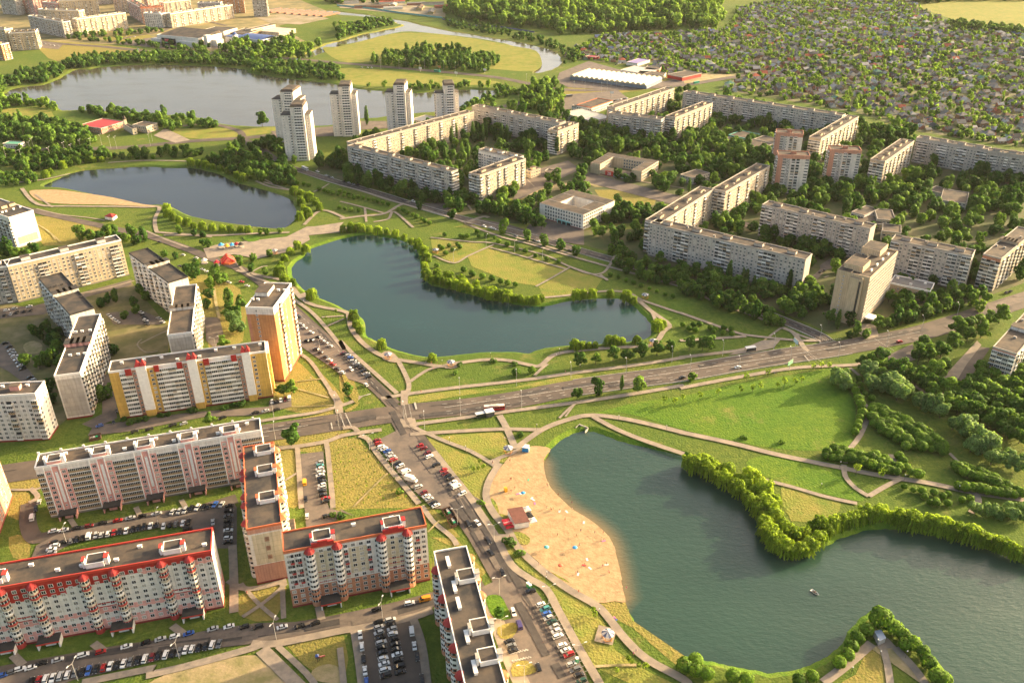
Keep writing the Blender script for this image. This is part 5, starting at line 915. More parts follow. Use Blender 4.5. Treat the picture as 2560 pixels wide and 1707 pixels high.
def trunk_mesh(h, r, crown0, seed, name='trunk'):
    rg = random.Random(seed); mb = MB(); p = Vector((0,0,-.2)); top = Vector((rg.uniform(-.3,.3), rg.uniform(-.3,.3), h*.6)); mid = p.lerp(top,.5)+Vector((rg.uniform(-.15,.15),rg.uniform(-.15,.15),0))
    mb.tube(p, mid, r, r*.75, 7).tube(mid, top, r*.75, r*.4, 7)
    for k in range(5):
        a = 2*pi*k/5+rg.uniform(-.4,.4); b = mid.lerp(top, .2+.16*k); mb.tube(b, b+Vector((cos(a)*h*.2, sin(a)*h*.2, h*.16)), r*.35, r*.12, 5)
    return mb.me(name, M_BARK)
def tree_proto(kind, seed):
    rg = random.Random(seed*7+1)
    if kind == 'tree':                                             # unit: height 10
        h, R_ = 10.0, 4.5*rg.uniform(.85,1.15); lean = rg.uniform(0,6.28); ox, oy = cos(lean)*.7, sin(lean)*.7; lob = [(ox,oy,5.6,R_*.6,R_*.55,2.9)]; nl = rg.randint(9,16); tall = rg.uniform(.85,1.2)
        for k in range(nl):
            a = rg.uniform(0,2*pi); z = rg.uniform(2.8,8.8)*tall; d = R_*rg.uniform(.3,.95)*(1.0 if z < 6 else .62); s = rg.uniform(.7,1.75); lob.append((ox+cos(a)*d, oy+sin(a)*d, z, s*rg.uniform(.8,1.25), s*rg.uniform(.8,1.25), s*rg.uniform(.7,1.0)))
        V, N0, P = lobes_cards(lob, 22, .42); me = leaf_mesh('crown', V, N0, L_TREE); return me, trunk_mesh(h, .22, 3, seed)
    if kind == 'willow':                                           # weeping: height 8
        lob = [(0,0,5.4,2.4,2.4,2.0)]
        for k in range(15):
            a = rg.uniform(0,2*pi); d = rg.uniform(1.0,3.3); s = rg.uniform(.6,1.25); lob.append((cos(a)*d, sin(a)*d, rg.uniform(4.8,7.6)-d*.4, s, s, s*.9))
        V, N0, P = lobes_cards(lob, 24, .34)
        n = 1500; m_ = rg.randint(15,21); a = NR.uniform(0,2*pi,n); clump = np.round(a/(2*pi)*m_)/m_*2*pi; a = a*.30+clump*.70; rr = 1.8+2.0*NR.uniform(0,1,n)**.55+.55*np.sin(clump*5.0+seed); z = NR.uniform(.3,5.0,n)+.7*np.sin(clump*3.0+seed*2); rr = rr*(1-.12*(z-2.5)/2.5)
        Q = np.stack([np.cos(a)*rr, np.sin(a)*rr, z], 1); Nn = np.stack([np.cos(a),np.sin(a),np.full(n,.35)],1); Nn /= np.linalg.norm(Nn,axis=1)[:,None]; f = Nn*.7+rot_rand(n)*.3; f /= np.linalg.norm(f,axis=1)[:,None]
        V2 = cards(Q, f, .95, .14, up=(0,0,1.0)); V2b = cards(Q, f, .14, 1.0, up=(0,0,1.0))
        u = np.concatenate([V, V2b if np.ptp(V2b[:,:,2]-Q[:,None,2]) > np.ptp(V2[:,:,2]-Q[:,None,2]) else V2]); me = leaf_mesh('crown', u, np.concatenate([N0, Nn]), L_WILL); return me, trunk_mesh(8, .25, 3, seed)
    if kind == 'ball':                                             # clipped globe willow: height 4
        lob = [(0,0,2.1,1.95,1.95,1.75)] + [(cos(a)*1.05, sin(a)*1.05, 2.1+rg.uniform(-.5,.7), .95,.95,.9) for a in [rg.uniform(0,6.28) for _ in range(5)]]
        V, N0, P = lobes_cards(lob, 62, .26, .7); me = leaf_mesh('crown', V, N0, L_BALL); return me, MB().tube((0,0,-.1),(0,0,1.6),.14,.10).me('trunk', M_BARK)
    if kind == 'poplar':                                           # height 20
        lob = [(rg.uniform(-.3,.3), rg.uniform(-.3,.3), 2.5+1.75*k, max(.5,2.0*math.sin(min(1,(k+1.2)/4)*pi/2)*(1-(k/11)**3)), max(.5,2.0*math.sin(min(1,(k+1.2)/4)*pi/2)*(1-(k/11)**3)), 1.9) for k in range(10)]
        V, N0, P = lobes_cards(lob, 26, .42, .5); me = leaf_mesh('crown', V, N0, L_POP); return me, MB().tube((0,0,-.2),(0,0,14),.3,.08).me('trunk', M_BARK)
    if kind == 'pale':                                             # broad grey-green willow: height 11
        lob = [(0,0,5.6,3.6,3.6,3.4)] + [(cos(a)*d, sin(a)*d, z, s, s, s*1.1) for a,d,z,s in [(rg.uniform(0,6.28),rg.uniform(1.8,3.9),rg.uniform(2.6,8.6),rg.uniform(1.0,1.8)) for _ in range(15)]]
        V, N0, P = lobes_cards(lob, 20, .42, .6); me = leaf_mesh('crown', V, N0, L_PALE); return me, trunk_mesh(11, .28, 3, seed)
    if kind == 'sapling':                                          # height 3
        lob = [(0,0,2.1,.7,.7,.9)] + [(cos(a)*.5, sin(a)*.5, rg.uniform(1.5,2.7), .45,.45,.45) for a in [rg.uniform(0,6.28) for _ in range(5)]]
        V, N0, P = lobes_cards(lob, 40, .20, .4); me = leaf_mesh('crown', V, N0, L_YOUNG); return me, MB().tube((0,0,-.1),(0,0,2.0),.06,.03).me('trunk', M_BARK)
    if kind == 'bush':                                             # spreading shrub: height 2.4
        lob = [(cos(a)*d, sin(a)*d, rg.uniform(.7,1.5), s, s, s*.9) for a,d,s in [(rg.uniform(0,6.28),rg.uniform(0,1.3),rg.uniform(.7,1.1)) for _ in range(7)]]
        V, N0, P = lobes_cards(lob, 40, .26, .45); me = leaf_mesh('crown', V, N0, L_DARK); return me, MB().tube((0,0,-.1),(0,0,1.2),.07,.04).me('trunk', M_BARK)
KN = dict(tree=('broadleaf_tree','tree',10,9), willow=('willow_tree','willow',8,6), ball=('globe_willow','clipped tree',4,3), poplar=('poplar_tree','poplar',20,2), pale=('pale_willow','willow',11,3), sapling=('young_tree','young tree',3,3), bush=('shrub','shrub',2.4,3))
PROTO = {k: [tree_proto(k, s+3*i) for i, s in enumerate(range(1, v[3]+1))] for k, v in KN.items()}
NCOUNT = {}
PLACED = []
LATER = []
def plant(kind, p, h, label, group, now=False):
    if kind == 'tree' and not now: LATER.append((p, h, label, group)); return
    nm, cat, h0, _ = KN[kind]; cr_, tr_ = trng.choice(PROTO[kind]); s = h/h0
    root = empty(nm, (p.x, p.y, 0.0), trng.uniform(0, 2*pi)); w = trng.uniform(.9, 1.12); root.scale = (s*w, s*w, s); tag(root, label, cat, group)
    link('crown', cr_, root); link('trunk', tr_, root); NCOUNT[kind] = NCOUNT.get(kind,0)+1; return root
BOX = []
RGRID = set()
def prep():
    BOX.clear(); RGRID.clear()
    for f in list(FOOT) + OPEN + [[(p.x, p.y) for p in O] for O in HOLES.values()]: BOX.append((min(p[0] for p in f), max(p[0] for p in f), min(p[1] for p in f), max(p[1] for p in f), f))
    for P, w in ROADLINES:
        for a, b in zip(P[:-1], P[1:]):
            n = max(1, int((b-a).length/1.0)); t = (b-a).normalized(); nn = Vector((-t.y, t.x, 0)); h = w/2+.6
            for i in range(n+1):
                c = a.lerp(b, i/n); k = -h
                while k <= h: q = c+nn*k; RGRID.add((round(q.x), round(q.y))); k += .8
prep()
def blocked(p, road=True, marg=0):
    for x0, x1, y0, y1, f in BOX:
        if x0 <= p[0] <= x1 and y0 <= p[1] <= y1 and inside(p, f): return True
    return road and (round(p[0]), round(p[1])) in RGRID
def row(kind, spec, h, what, where, frm=None, jit=.5, group=None):
    """one tree at every listed point; label counts along the row from its first tree"""
    P = pts(spec)
    for i, p in enumerate(P):
        q = p + Vector((trng.uniform(-jit,jit), trng.uniform(-jit,jit), 0))
        lb = f"{what} {where}" if len(P) == 1 else f"{what} {where}, {ordw(i+1)} from {frm}"
        plant(kind, q, h*(trng.uniform(.74,1.26) if kind in ('willow','pale') else trng.uniform(.88,1.14)), lb, group or f"{KN[kind][1]}s {where}")
def line(kind, spec, n, h, what, where, frm, jit=.5):
    P = pts(spec); D = [0.0]
    for a, b in zip(P[:-1], P[1:]): D.append(D[-1]+(b-a).length)
    for i in range(n):
        s = D[-1]*i/max(1,n-1)
        for k in range(1, len(P)):
            if s <= D[k]+1e-6: q = P[k-1].lerp(P[k], (s-D[k-1])/max(1e-6,D[k]-D[k-1])); break
        q = q + Vector((trng.uniform(-jit,jit), trng.uniform(-jit,jit), 0))
        plant(kind, q, h*trng.uniform(.85,1.15), f"{what} {where}, {ordw(i+1)} from {frm}", f"{KN[kind][1]}s {where}")
def scatter(spec, n, dmin, seed, road=True, tries=40):
    P = pts(spec) if isinstance(spec, str) else spec; rg = random.Random(seed); xs = [p.x for p in P]; ys = [p.y for p in P]; out = []; G = {}
    for _ in range(n*tries):
        if len(out) >= n: break
        q = Vector((rg.uniform(min(xs),max(xs)), rg.uniform(min(ys),max(ys)), 0)); gx, gy = int(q.x//dmin), int(q.y//dmin)
        if any((q-o).length < dmin for i in (-1,0,1) for j in (-1,0,1) for o in G.get((gx+i,gy+j),())) or not inside(q, P) or blocked(q, road): continue
        out.append(q); G.setdefault((gx,gy),[]).append(q)
    return out
def grove(kind, spec, n, h, what, where, seed, dmin=5.5, frm=None, dark=False):
    G = scatter(spec, n, dmin, seed); ref = G[0] if G else None
    G.sort(key=lambda q: q.x)
    for i, q in enumerate(G): plant(kind, q, h*trng.uniform(.75,1.25), f"{what} {where}", f"{KN[kind][1]}s {where}")
YW = 'weeping willow'
row('willow', "d 2130,512 2000,424 1950,402 1915,350 1925,302 1945,255 1985,205 2040,165 2090,195", 7.5, YW, 'on the left bank of the middle pond', 'the lone bank willow')
row('willow', "e 20,58 80,52 140,48 200,56 260,66 320,70 380,82 440,110 490,138 540,165 572,210 590,255", 7.5, YW, 'along the middle pond upper shore', 'the square')
row('willow', "e 585,312 600,370 640,398 690,412 740,425 790,438 840,445 890,458 940,474 990,492 1040,504 1090,512 1140,520 1190,528 1240,532 1290,538 1340,538 1380,528 660,360 740,390 830,405 930,430 1030,465", 7.2, YW, 'in the dense row beside the playing field', 'the pond corner', jit=.8)
row('willow', "e 1615,512 1660,506 1720,498 1845,492 1960,522 2010,540 2165,722 2205,705", 7.5, YW, 'at the middle pond right end', 'the field path')
row('willow', "e 95,652 112,700 135,742", 7.5, YW, 'clustered on the middle pond near bank', 'its upper end'); row('willow', "e 282,846", 5.5, YW, 'small, alone left of the gazebos'); row('willow', "e 630,936", 6.5, YW, 'alone on the bank between the two gazebos') if False else None
plant('willow', at('e',630,936), 6.3, 'small round yellow willow alone on the bank between two striped gazebos', 'lone bank willows'); 
row('willow', "e 1605,852 1650,852 1700,850 1740,846 1835,832 1880,828 1930,824 2030,818", 6.5, YW, 'on the avenue bank of the middle pond', 'the bend')
row('willow', "a 1310,1132 1360,1138 1410,1146 1460,1156 1510,1168 1560,1188 1620,1216 1660,1236", 8, YW, 'on the upper bank of the far pond', 'the tree belt'); row('willow', "a 2015,1332 2060,1350 2110,1372 2160,1402 2185,1440 2110,1482 2050,1505 2080,1440 2060,1400", 8, YW, 'on the right end of the far pond', 'the upper side'); row('willow', "a 1140,1442 1150,1480 1190,1505 1230,1522 1280,1540 1330,1556 1390,1568 1450,1575 1520,1580 1580,1582 1640,1585 1700,1588", 7, YW, 'below the far pond', 'the beach'); row('willow', "a 320,1212 350,1192 430,1152 600,1112 650,1110 700,1106", 7.5, YW, 'left of the far pond', 'the sand beach')
row('willow', "i 60,72 110,98 160,122 210,150 260,178 310,204 360,232 410,266 452,310 490,358 525,408 558,452 585,502 602,552 622,602 655,640 702,664 760,676 820,668 872,648 925,620 975,590", 7.6, YW, 'on the beach pond spit', 'the meadow', jit=.8)
row('willow', "i 170,80 240,112 310,148 380,188 445,232 505,282 560,335 610,392 650,450 685,512 720,560 790,580 860,575 910,540 960,520 640,340 560,270 470,190", 7.6, YW, 'behind the waterside row of the spit', 'the meadow', jit=.8)
row('willow', "i 1010,540 1060,512 1110,490 1160,472 1215,452 1270,440 1325,432 1375,432 1440,458 1490,470 1540,480 1590,488 1640,496 1690,508 1740,520 1790,530 1840,542 1890,556 1940,570 1990,584 2040,600 2090,616 2140,634 2190,654 2240,674 2290,692 2340,706 2400,724", 7.8, YW, 'on the upper shore of the beach pond', 'the spit', jit=.8)
GB = 'globe willow'
row('ball', "i 1258,1225 1205,1285 1165,1345 1130,1395 1080,1445", 5.6, GB, 'beside the path on the point', 'the big tree'); row('ball', "i 890,1542 812,1560 30,1470 100,1510 190,1530 365,1548 450,1570", 5.4, GB, 'on the lower bank of the beach pond', 'the point'); row('ball', "i 1462,1225 1510,1258 1545,1290 1590,1325 1645,1385 1695,1450 1755,1545 1530,1330 1800,1559", 5.8, GB, 'down the right shore of the point', 'the big tree')
row('ball', "i 1360,1185", 11, 'big round bright tree', 'at the tip of the point'); row('ball', "i 100,1440", 5.6, 'pale round tree', 'on the lower bank of the beach pond')
row('ball', "e 850,330 905,352 915,358 975,372 1040,390 1100,408 1145,420 1195,430", 4.6, GB, 'in the line inside the field path', 'the pond corner'); row('ball', "e 680,165 705,180 745,158 770,190 800,150 820,172 725,215 665,300", 4, GB, 'on the lawn by the upper willows', 'the path'); row('ball', "e 1200,1035 1315,1020", 5, 'dark round clipped willow', 'on the lawn by the avenue', 'the gazebo')
line('ball', "e 1080,130 1240,190 1370,240 1440,260 1490,270", 7, 4, GB, 'along the playing field upper path', 'the boulevard corner'); line('ball', "e 1850,360 1930,385 2000,410 2070,440 2170,470 2280,510", 9, 3.6, GB, 'behind the boulevard crossing benches', 'the crossing')
line('ball', "f 1130,1040 1170,1110 1205,1190 1230,1260 1240,1310 1215,1380 1195,1440", 14, 5, GB, 'curving round the meadow', 'the avenue', .3); line('ball', "f 1225,1080 1240,1160 1310,1210", 5, 4, GB, 'right of the meadow path', 'the avenue')
line('ball', "f 1320,1270 1450,1330 1580,1400 1690,1470 1790,1545", 17, 5.6, GB, 'in the upper hedge right of the meadow', 'the path fork', .6); line('ball', "f 1300,1330 1340,1380 1400,1440", 7, 5.6, GB, 'in the short hedge at the path fork', 'the fork', .6); line('ball', "f 1400,1390 1470,1440 1540,1500", 7, 5.6, GB, 'in the middle hedge right of the meadow', 'the fork', .6); line('ball', "f 1500,1380 1600,1450 1700,1520 1790,1580", 10, 5.6, GB, 'in the lower hedge right of the meadow', 'the fork', .6)
line('ball', "i 985,30 1050,40 1125,50", 4, 4.4, GB, 'above the promenade left of the fork', 'the meadow'); line('ball', "i 1150,45 1250,75 1360,110 1480,140", 11, 5.4, GB, 'in the front hedge along the promenade', 'the fork', .4); line('ball', "i 1180,15 1290,45 1400,80 1490,110", 9, 5.4, GB, 'in the second hedge along the promenade', 'the fork', .4); line('ball', "i 1490,30 1530,80 1560,130 1630,160", 5, 4.6, GB, 'beside the promenade crossing', 'the hedge'); line('ball', "i 1900,120 1980,160 2080,190 2180,240 2270,300", 10, 5.6, GB, 'in the far hedge at the right', 'the lawn'); line('ball', "i 1900,240 1960,250 2070,260 2160,280 2230,290", 8, 5.4, GB, 'in the near hedge at the right', 'the lawn')
row('ball', "i 1525,230 1590,258 1655,262 1665,300 1735,280 1790,300 1745,330 1820,345 1835,285 1920,325 1980,315 1700,340 1750,350", 3.6, GB, 'in the loose group below the promenade', 'the path')
row('ball', "f 20,705 60,735 100,742 205,722 245,735 300,725 352,738 230,752 290,755 355,765 130,700 90,705", 3.8, GB, 'on the lawn near the avenue stop', 'the pond'); row('ball', "A 700,1150 740,1150 800,1150 930,1090 945,1150 1060,1140 1160,1170 490,1130", 3.8, GB, 'on the lawn beside the boulevard', 'the pond')
line('ball', "b 405,1440 470,1470 540,1500 610,1540", 8, 4, GB, 'in the hedge below the star shaped path', 'the star'); line('ball', "b 0,1320 80,1340 170,1370 260,1390 330,1410", 11, 4, GB, 'in the hedge between path and boulevard', 'the far pond'); line('ball', "b 0,1430 60,1445 130,1450", 4, 4, GB, 'left of the star shaped path', 'the far pond'); line('ball', "D 20,1250 110,1290 200,1320 330,1340 450,1400 600,1430", 11, 4.2, GB, 'in the lawn right of the far pond', 'the willows'); line('ball', "D 740,1480 900,1530 1050,1560 1200,1600", 8, 4, GB, 'in the lawn along the boulevard pavement', 'the crossing')
PW = 'pale willow'
row('pale', "f 1090,1080 1100,1120 1290,1060 1400,1100 1470,1140 1530,1180 1590,1220 1650,1270 1720,1300 1790,1330 1850,1400 1930,1440 2010,1490 2090,1540 1400,1150 1480,1210 i 1990,-10 2060,10 2130,60 2230,80 2330,110 f 1310,1130", 11.5, PW, 'in the diagonal belt right of the meadow', 'the avenue', jit=1.5)
line('ball', "f 1350,1300 1470,1370 1600,1440 1720,1510", 12, 5.2, GB, 'between the hedges right of the meadow', 'the fork', 1.2); line('ball', "i 1880,90 1990,130 2100,170 2200,220 2330,290", 10, 5.4, GB, 'behind the far hedge at the right', 'the lawn', .8)
grove('ball', "f 1300,1290 1420,1330 1560,1370 1700,1450 1800,1559 1560,1559 1420,1480 1320,1410", 40, 5.0, GB, 'filling the ground between the meadow hedges', 61, 3.4); grove('ball', "i 1000,-20 1150,-10 1300,20 1480,60 1500,130 1300,80 1150,40 1000,20", 22, 4.8, GB, 'behind the promenade hedges', 62, 3.4)
row('pale', "d 1600,690 1620,740", 12, 'large pale tree', 'beside the orange tower', 'the street'); row('pale', "i 2010,400 2100,420 2180,440 2260,440 2340,460 2240,380 2330,400 2160,400", 6.5, 'bright dense tree', 'behind the upper shore willows', 'the path')
# lone and street trees
TR = 'broadleaf tree'
plant('tree', at('J',490,695), 12.5, 'large bright broadleaf tree alone on the verge beside the pink house', 'single trees'); plant('tree', at('e',70,1185), 10, 'dense dark tree on the traffic island of the car park street', 'single trees'); plant('tree', at('e',1620,1205), 9, 'bright loose tree on the avenue verge, left of the slim one', 'single trees'); plant('tree', at('e',1765,1172), 7.5, 'low spreading tree on the avenue verge beside the slim one', 'single trees'); plant('poplar', at('e',1925,1140), 11, 'slim dark upright tree on the avenue verge', 'single trees'); plant('tree', at('e',2040,1140), 11.5, 'round dense tree on the avenue verge right of the slim one', 'single trees'); plant('tree', at('f',75,1072), 6, 'small tree on the avenue verge before the first car', 'single trees'); plant('tree', at('f',1235,975), 9.5, 'umbrella shaped tree where the promenade meets the avenue', 'single trees'); plant('tree', at('a',1795,870), 19, 'tall loose tree alone on the lake shore left of the towers', 'single trees'); plant('poplar', at('D',1380,605), 24, 'tall poplar alone between two lake towers', 'single trees'); plant('tree', at('h',1085,1110), 5.5, 'bright bushy tree on the oval traffic island', 'single trees')
row('tree', "e 1640,972 1750,955 1870,935 1970,930 2070,912 2170,900 2265,885 f 60,868 150,862 200,862", 10, TR, 'between avenue path and middle pond', 'the bend')
row('sapling', "f 910,998 965,990 1015,992 605,1045 450,1075 660,1125 780,1105 830,1085 715,1110 490,1145 420,1160 260,1170 130,1200 15,1215 550,1135 e 2220,1230 2290,1240", 5, 'young tree', 'planted along the top of the meadow', 'the avenue end')
row('sapling', "i 1200,140 1365,165", 6.5, 'pale young tree', 'on the triangular lawn', 'the left'); row('tree', "A 150,770 590,890 1260,1100 1600,1180 1830,1260 2030,1310 2240,1390", 8.5, TR, 'on the pond side of the boulevard', 'the lake end'); row('tree', "A 540,790 690,800 970,830 1060,820 1130,820 1230,860 1330,890 1400,880 1500,930 1580,960 1690,1000 1780,1040", 10.5, TR, 'between boulevard and school', 'the slender pair'); row('tree', "f 80,480 150,500 230,540 340,600 420,610 480,640 530,610 690,700 640,690 130,455 250,580 300,560", 8.5, TR, 'in the belt between lawn and boulevard', 'the bench row'); row('tree', "f 1160,775 1200,765 1270,780", 6.5, TR, 'at the hotel corner', 'the crossing')
line('tree', "f 1350,720 1450,700 1550,680 1680,640 1800,600 1900,580", 16, 9.5, TR, 'in the row along the avenue by the hotel', 'the hotel', 1.0); row('tree', "f 1420,540 1480,580 1560,560 1640,540 1690,530 1520,520 1840,520 1920,490 2000,560 2080,560 1980,520 2040,600", 10, TR, 'on the lawn behind the avenue row', 'the hotel'); row('tree', "f 1880,760 1950,740 2030,720 2110,700 2180,680 1960,800 2060,780 1700,940 1780,920 1660,880 1800,1010 1740,1060 1620,960 1850,850", 12.5, 'big dense tree', 'across the avenue from the hotel', 'the avenue')
row('tree', "f 2010,1120 2070,1160 2130,1120 2190,1150 2250,1090 2310,1120 2350,1180 2050,1060 2150,1060 2260,1180 2330,1250 2200,1230 2290,1330 2120,1200 2230,1290 2350,1330", 12, 'dark full tree', 'beside the block cut by the right edge', 'the paved yard'); row('tree', "f 1250,1020 1310,1010 1370,1020 1440,1010 1500,1040 1560,1080 1600,1100 1650,1130 1470,1080 1360,1070", 9, TR, 'behind the pale belt near the avenue', 'the promenade'); line('tree', "f 1700,1180 1850,1270 2000,1340 2150,1420 2352,1540", 13, 10.5, 'dark full tree', 'in the belt right of the pale willows', 'the avenue', 2.0); line('tree', "f 1850,1230 2000,1290 2150,1370 2352,1470", 10, 10.5, 'dark full tree', 'in the outermost belt at the right edge', 'the avenue', 2.0)
line('poplar', "f 420,420 470,440 510,500 280,380 320,410", 5, 17, 'tall poplar', 'among the trees before the long front block', 'the left', 1.0); plant('poplar', at('f',735,470), 19, 'broad bright poplar at the gable of the long front block', 'single trees'); plant('poplar', at('f',1070,720), 15, 'shaggy poplar before the hotel gable', 'single trees'); plant('poplar', at('B',650,440), 15, 'bright poplar beside the school annex', 'single trees')
row('poplar', "b 760,1000 800,960 850,940 910,970 940,960 970,980 1000,960 1100,990 1135,985 730,1120 835,1130 885,1110 1295,1150 1460,1050 1485,1060 1030,1350", 22, 'tall dark poplar', 'in the poplar courtyard', 'its left side', jit=1.5)
T2 = 'leafy green tree'
grove('tree', "b 400,1100 560,990 900,870 1380,950 1380,1090 1000,1000 880,1150 700,1120", 30, 9.5, T2, 'in the poplar courtyard', 11)
grove('tree', "b 30,1170 250,1270 480,1330 700,1390 780,1370 830,1420 700,1440 300,1350 40,1250", 28, 10.5, T2, 'before the boulevard block', 12, 5); grove('tree', "b 1650,970 1850,890 2230,940 2352,990 2352,1100 2230,1100 1900,1010 1700,1080", 40, 11, T2, 'in the wood above the court school', 13); grove('tree', "c 0,920 200,920 400,1010 620,1060 640,1140 500,1220 300,1270 200,1160 0,1140", 40, 11, T2, 'in the wood left of the pink towers', 14)
grove('tree', "c 890,1260 1250,1260 1500,1210 1780,1260 1690,1290 1650,1480 1250,1400 900,1420", 36, 11.5, 'rounded bright tree', 'below the pink towers', 15, 7); grove('tree', "c 1990,1220 2352,1270 2352,1480 2000,1460 1880,1430", 24, 11, T2, 'right of the flat nursery', 16, 7); grove('tree', "c 1220,920 1480,880 1600,940 1420,1010 1260,1010", 16, 12, T2, 'behind the block with white banded gable', 17); grove('tree', "B 720,830 1000,720 1600,520 1900,370 1950,490 1640,600 1580,760 1350,800 1330,1010 900,900", 26, 9.5, T2, 'in the yard of the bent sunlit block', 18)
grove('tree', "f 0,325 200,390 420,455 640,500 600,530 380,480 0,385", 22, 12, 'dark street tree', 'before the long front block', 19, 5.5); grove('tree', "f 640,610 860,640 980,500 860,440 720,560", 14, 12, T2, 'beside the front block gable', 20, 6); grove('tree', "f 800,170 950,130 1200,180 1000,250 850,230", 8, 11, 'dark tree', 'before the dark grey block', 21, 6); grove('tree', "f 1650,380 1960,330 1960,380 1700,410", 8, 13, 'dark broad tree', 'behind the low annex', 22, 6)
grove('tree', "b 1090,1330 1280,1340 1350,1400 1280,1530 1150,1470 980,1460", 16, 9.5, T2, 'left of the white court school', 23, 5.5); grove('tree', "b 1660,1480 1900,1440 2100,1440 2110,1559 1700,1570", 16, 9.5, T2, 'right of the white court school', 24, 6); grove('tree', "a 1660,1000 1850,1000 2040,1150 1880,1200 1500,1110", 30, 9.5, T2, 'between the white towers and the far pond', 25, 5.5); grove('tree', "a 700,1075 1280,1040 1400,1050 1280,1090 720,1095", 26, 8, 'dark tree', 'in the belt above the far pond', 26, 6)
row('tree', "d 560,110 620,120 680,110 60,220 120,230 190,220 250,190 740,80 800,110 860,120 930,140 990,120 780,60 900,90", 9.5, TR, 'along the street above the beige block', 'the left'); row('tree', "d 1440,440 1500,430 1530,400 1470,390 1580,620 1620,640 1560,660 1640,580 1560,560 1410,580 1440,500 1280,330 1330,380 1540,850 1990,1170 1940,1180", 9, TR, 'on the dry lawn beside the orange tower', 'the street'); row('tree', "d 240,760 290,790 350,830 400,830 330,740 420,770 300,960 690,570 740,540 790,530 850,650 920,570 930,610 1000,520 790,870 340,1150 350,1230 400,1130 780,900 700,1210 740,1190 960,470 990,480 1440,1380", 7.5, 'shaded dark tree', 'in the yards between the white slabs', 'the left'); row('bush', "d 850,1350 900,1370 950,1360 1000,1340 1100,1320 1160,1310 1540,1270 1600,1250 1660,1240 1320,1290", 3, 'dark shrub', 'at the foot of the yellow block', 'the left')
row('bush', "h 400,270 g 2280,430 2330,440 h 960,340 1150,600 1170,620 1220,690", 3, 'green shrub', 'on the dry verges by the beach street', 'the left'); row('sapling', "h 1750,1120 1730,1080 1970,1420 1990,1430 2030,1460 2080,1470 1890,1490 960,60 980,100 940,115 910,115", 3.6, 'young tree', 'on the grass beside the promenade', 'the left')
row('tree', "b 1205,1480 1640,1220 1630,1290 1685,1290 1430,1240 1380,1350 1430,1330 1910,1220 1960,1250 2010,1240 2140,1210 2220,1220 1150,1330 1180,1340", 8.5, TR, 'on the open ground between the schools', 'the left')
row('bush', "M 1540,170 1250,140 790,190 750,300 1600,1120 f 440,1470 690,1500", 2.4, 'dark shrub', 'on the lawns by the avenue', 'the gazebo'); row('tree', "d 1230,70 1330,80 1390,90 1400,150 1430,160 1640,290 1730,260 1720,330 1820,350 1850,220 1130,220 1200,240 1780,70 1830,75 1920,60", 6, TR, 'around the amusement square', 'the left')
row('sapling', "d 2300,610 2230,660", 3, 'young tree', 'on the strip by the pond path', 'the left')
OPEN_ALL = list(OPEN); OPEN.clear(); prep()
for k, p in enumerate(scatter("J 1010,780 1340,640 1580,880 1900,1200 2100,1450 1700,1530 1100,1530 1040,1200", 60, 3.4, 77)): plant('sapling', p, trng.uniform(1.1,1.7), 'thin staked sapling on the dry square beside the beach street', 'staked saplings on the dry square')
OPEN.extend(OPEN_ALL); prep()
sheet('yard_ground', 'F 705,405 800,335 1085,255 1400,270 1560,212 1960,285 2100,330 2352,430 2352,650 2200,705 2040,735 1905,765 1864,745 1650,660 1440,590 1195,522 1030,478 860,425', mat('worn_yard_painted_shade', (.060,.078,.022), .95, col2=(.13,.11,.055), scale=.05, detail=9, lo=.45, hi=.68), GP-.012, 0)  # worn yards, their colour darkened to paint in the shade under the trees
sheet('yard_ground', 'f 1960,1120 2130,1030 2400,1010 2400,1500 2150,1400 2000,1300 1800,1190 1500,1060 1300,1010 1290,960 1500,1000 1900,1200', MATS['worn_yard_painted_shade'], GP-.012, 0)  # same darkened ground below the right-hand grove, tree shade in its colour
# ---- yards of the grey district and the park edge: trees wherever no house, road or open ground is
def fill(spec, n, h, what, where, seed, dmin): grove('tree', spec, n, h, what, where, seed, dmin)
fill("F 705,405 800,335 1085,255 1400,270 1560,212 1960,285 2100,330 2352,430 2352,650 2200,705 2040,735 1905,765 1864,745 1650,660 1440,590 1195,522 1030,478 860,425", 900, 10.5, 'yard tree', 'in the grey block district', 90, 6.2)
fill("f 1960,1120 2130,1030 2352,1010 2352,1500 2150,1400 2000,1300 1800,1190 1500,1060 1300,1010 1290,960 1500,1000 1900,1200", 90, 11, 'dark full tree', 'in the grove at the right edge', 91, 5.5)
fill("d 220,640 480,900 440,1000 300,1000 180,1000 150,900 300,900 240,800", 30, 8, 'shaded dark tree', 'in the yard behind the white slab', 92, 5); fill("a 1380,1130 1700,1020 1900,950 2060,1170 2000,1290 1800,1250 1500,1160", 90, 9, 'park tree', 'beside the far pond', 93, 5.5); fill("e 1840,200 2200,330 2352,380 2352,440 2100,400 1900,320", 30, 9, 'park tree', 'at the boulevard crossing', 94, 5); fill("f 0,380 200,440 500,560 640,640 600,700 380,600 120,520 0,480", 34, 9, 'street tree', 'between lawn and boulevard', 95, 5.5)
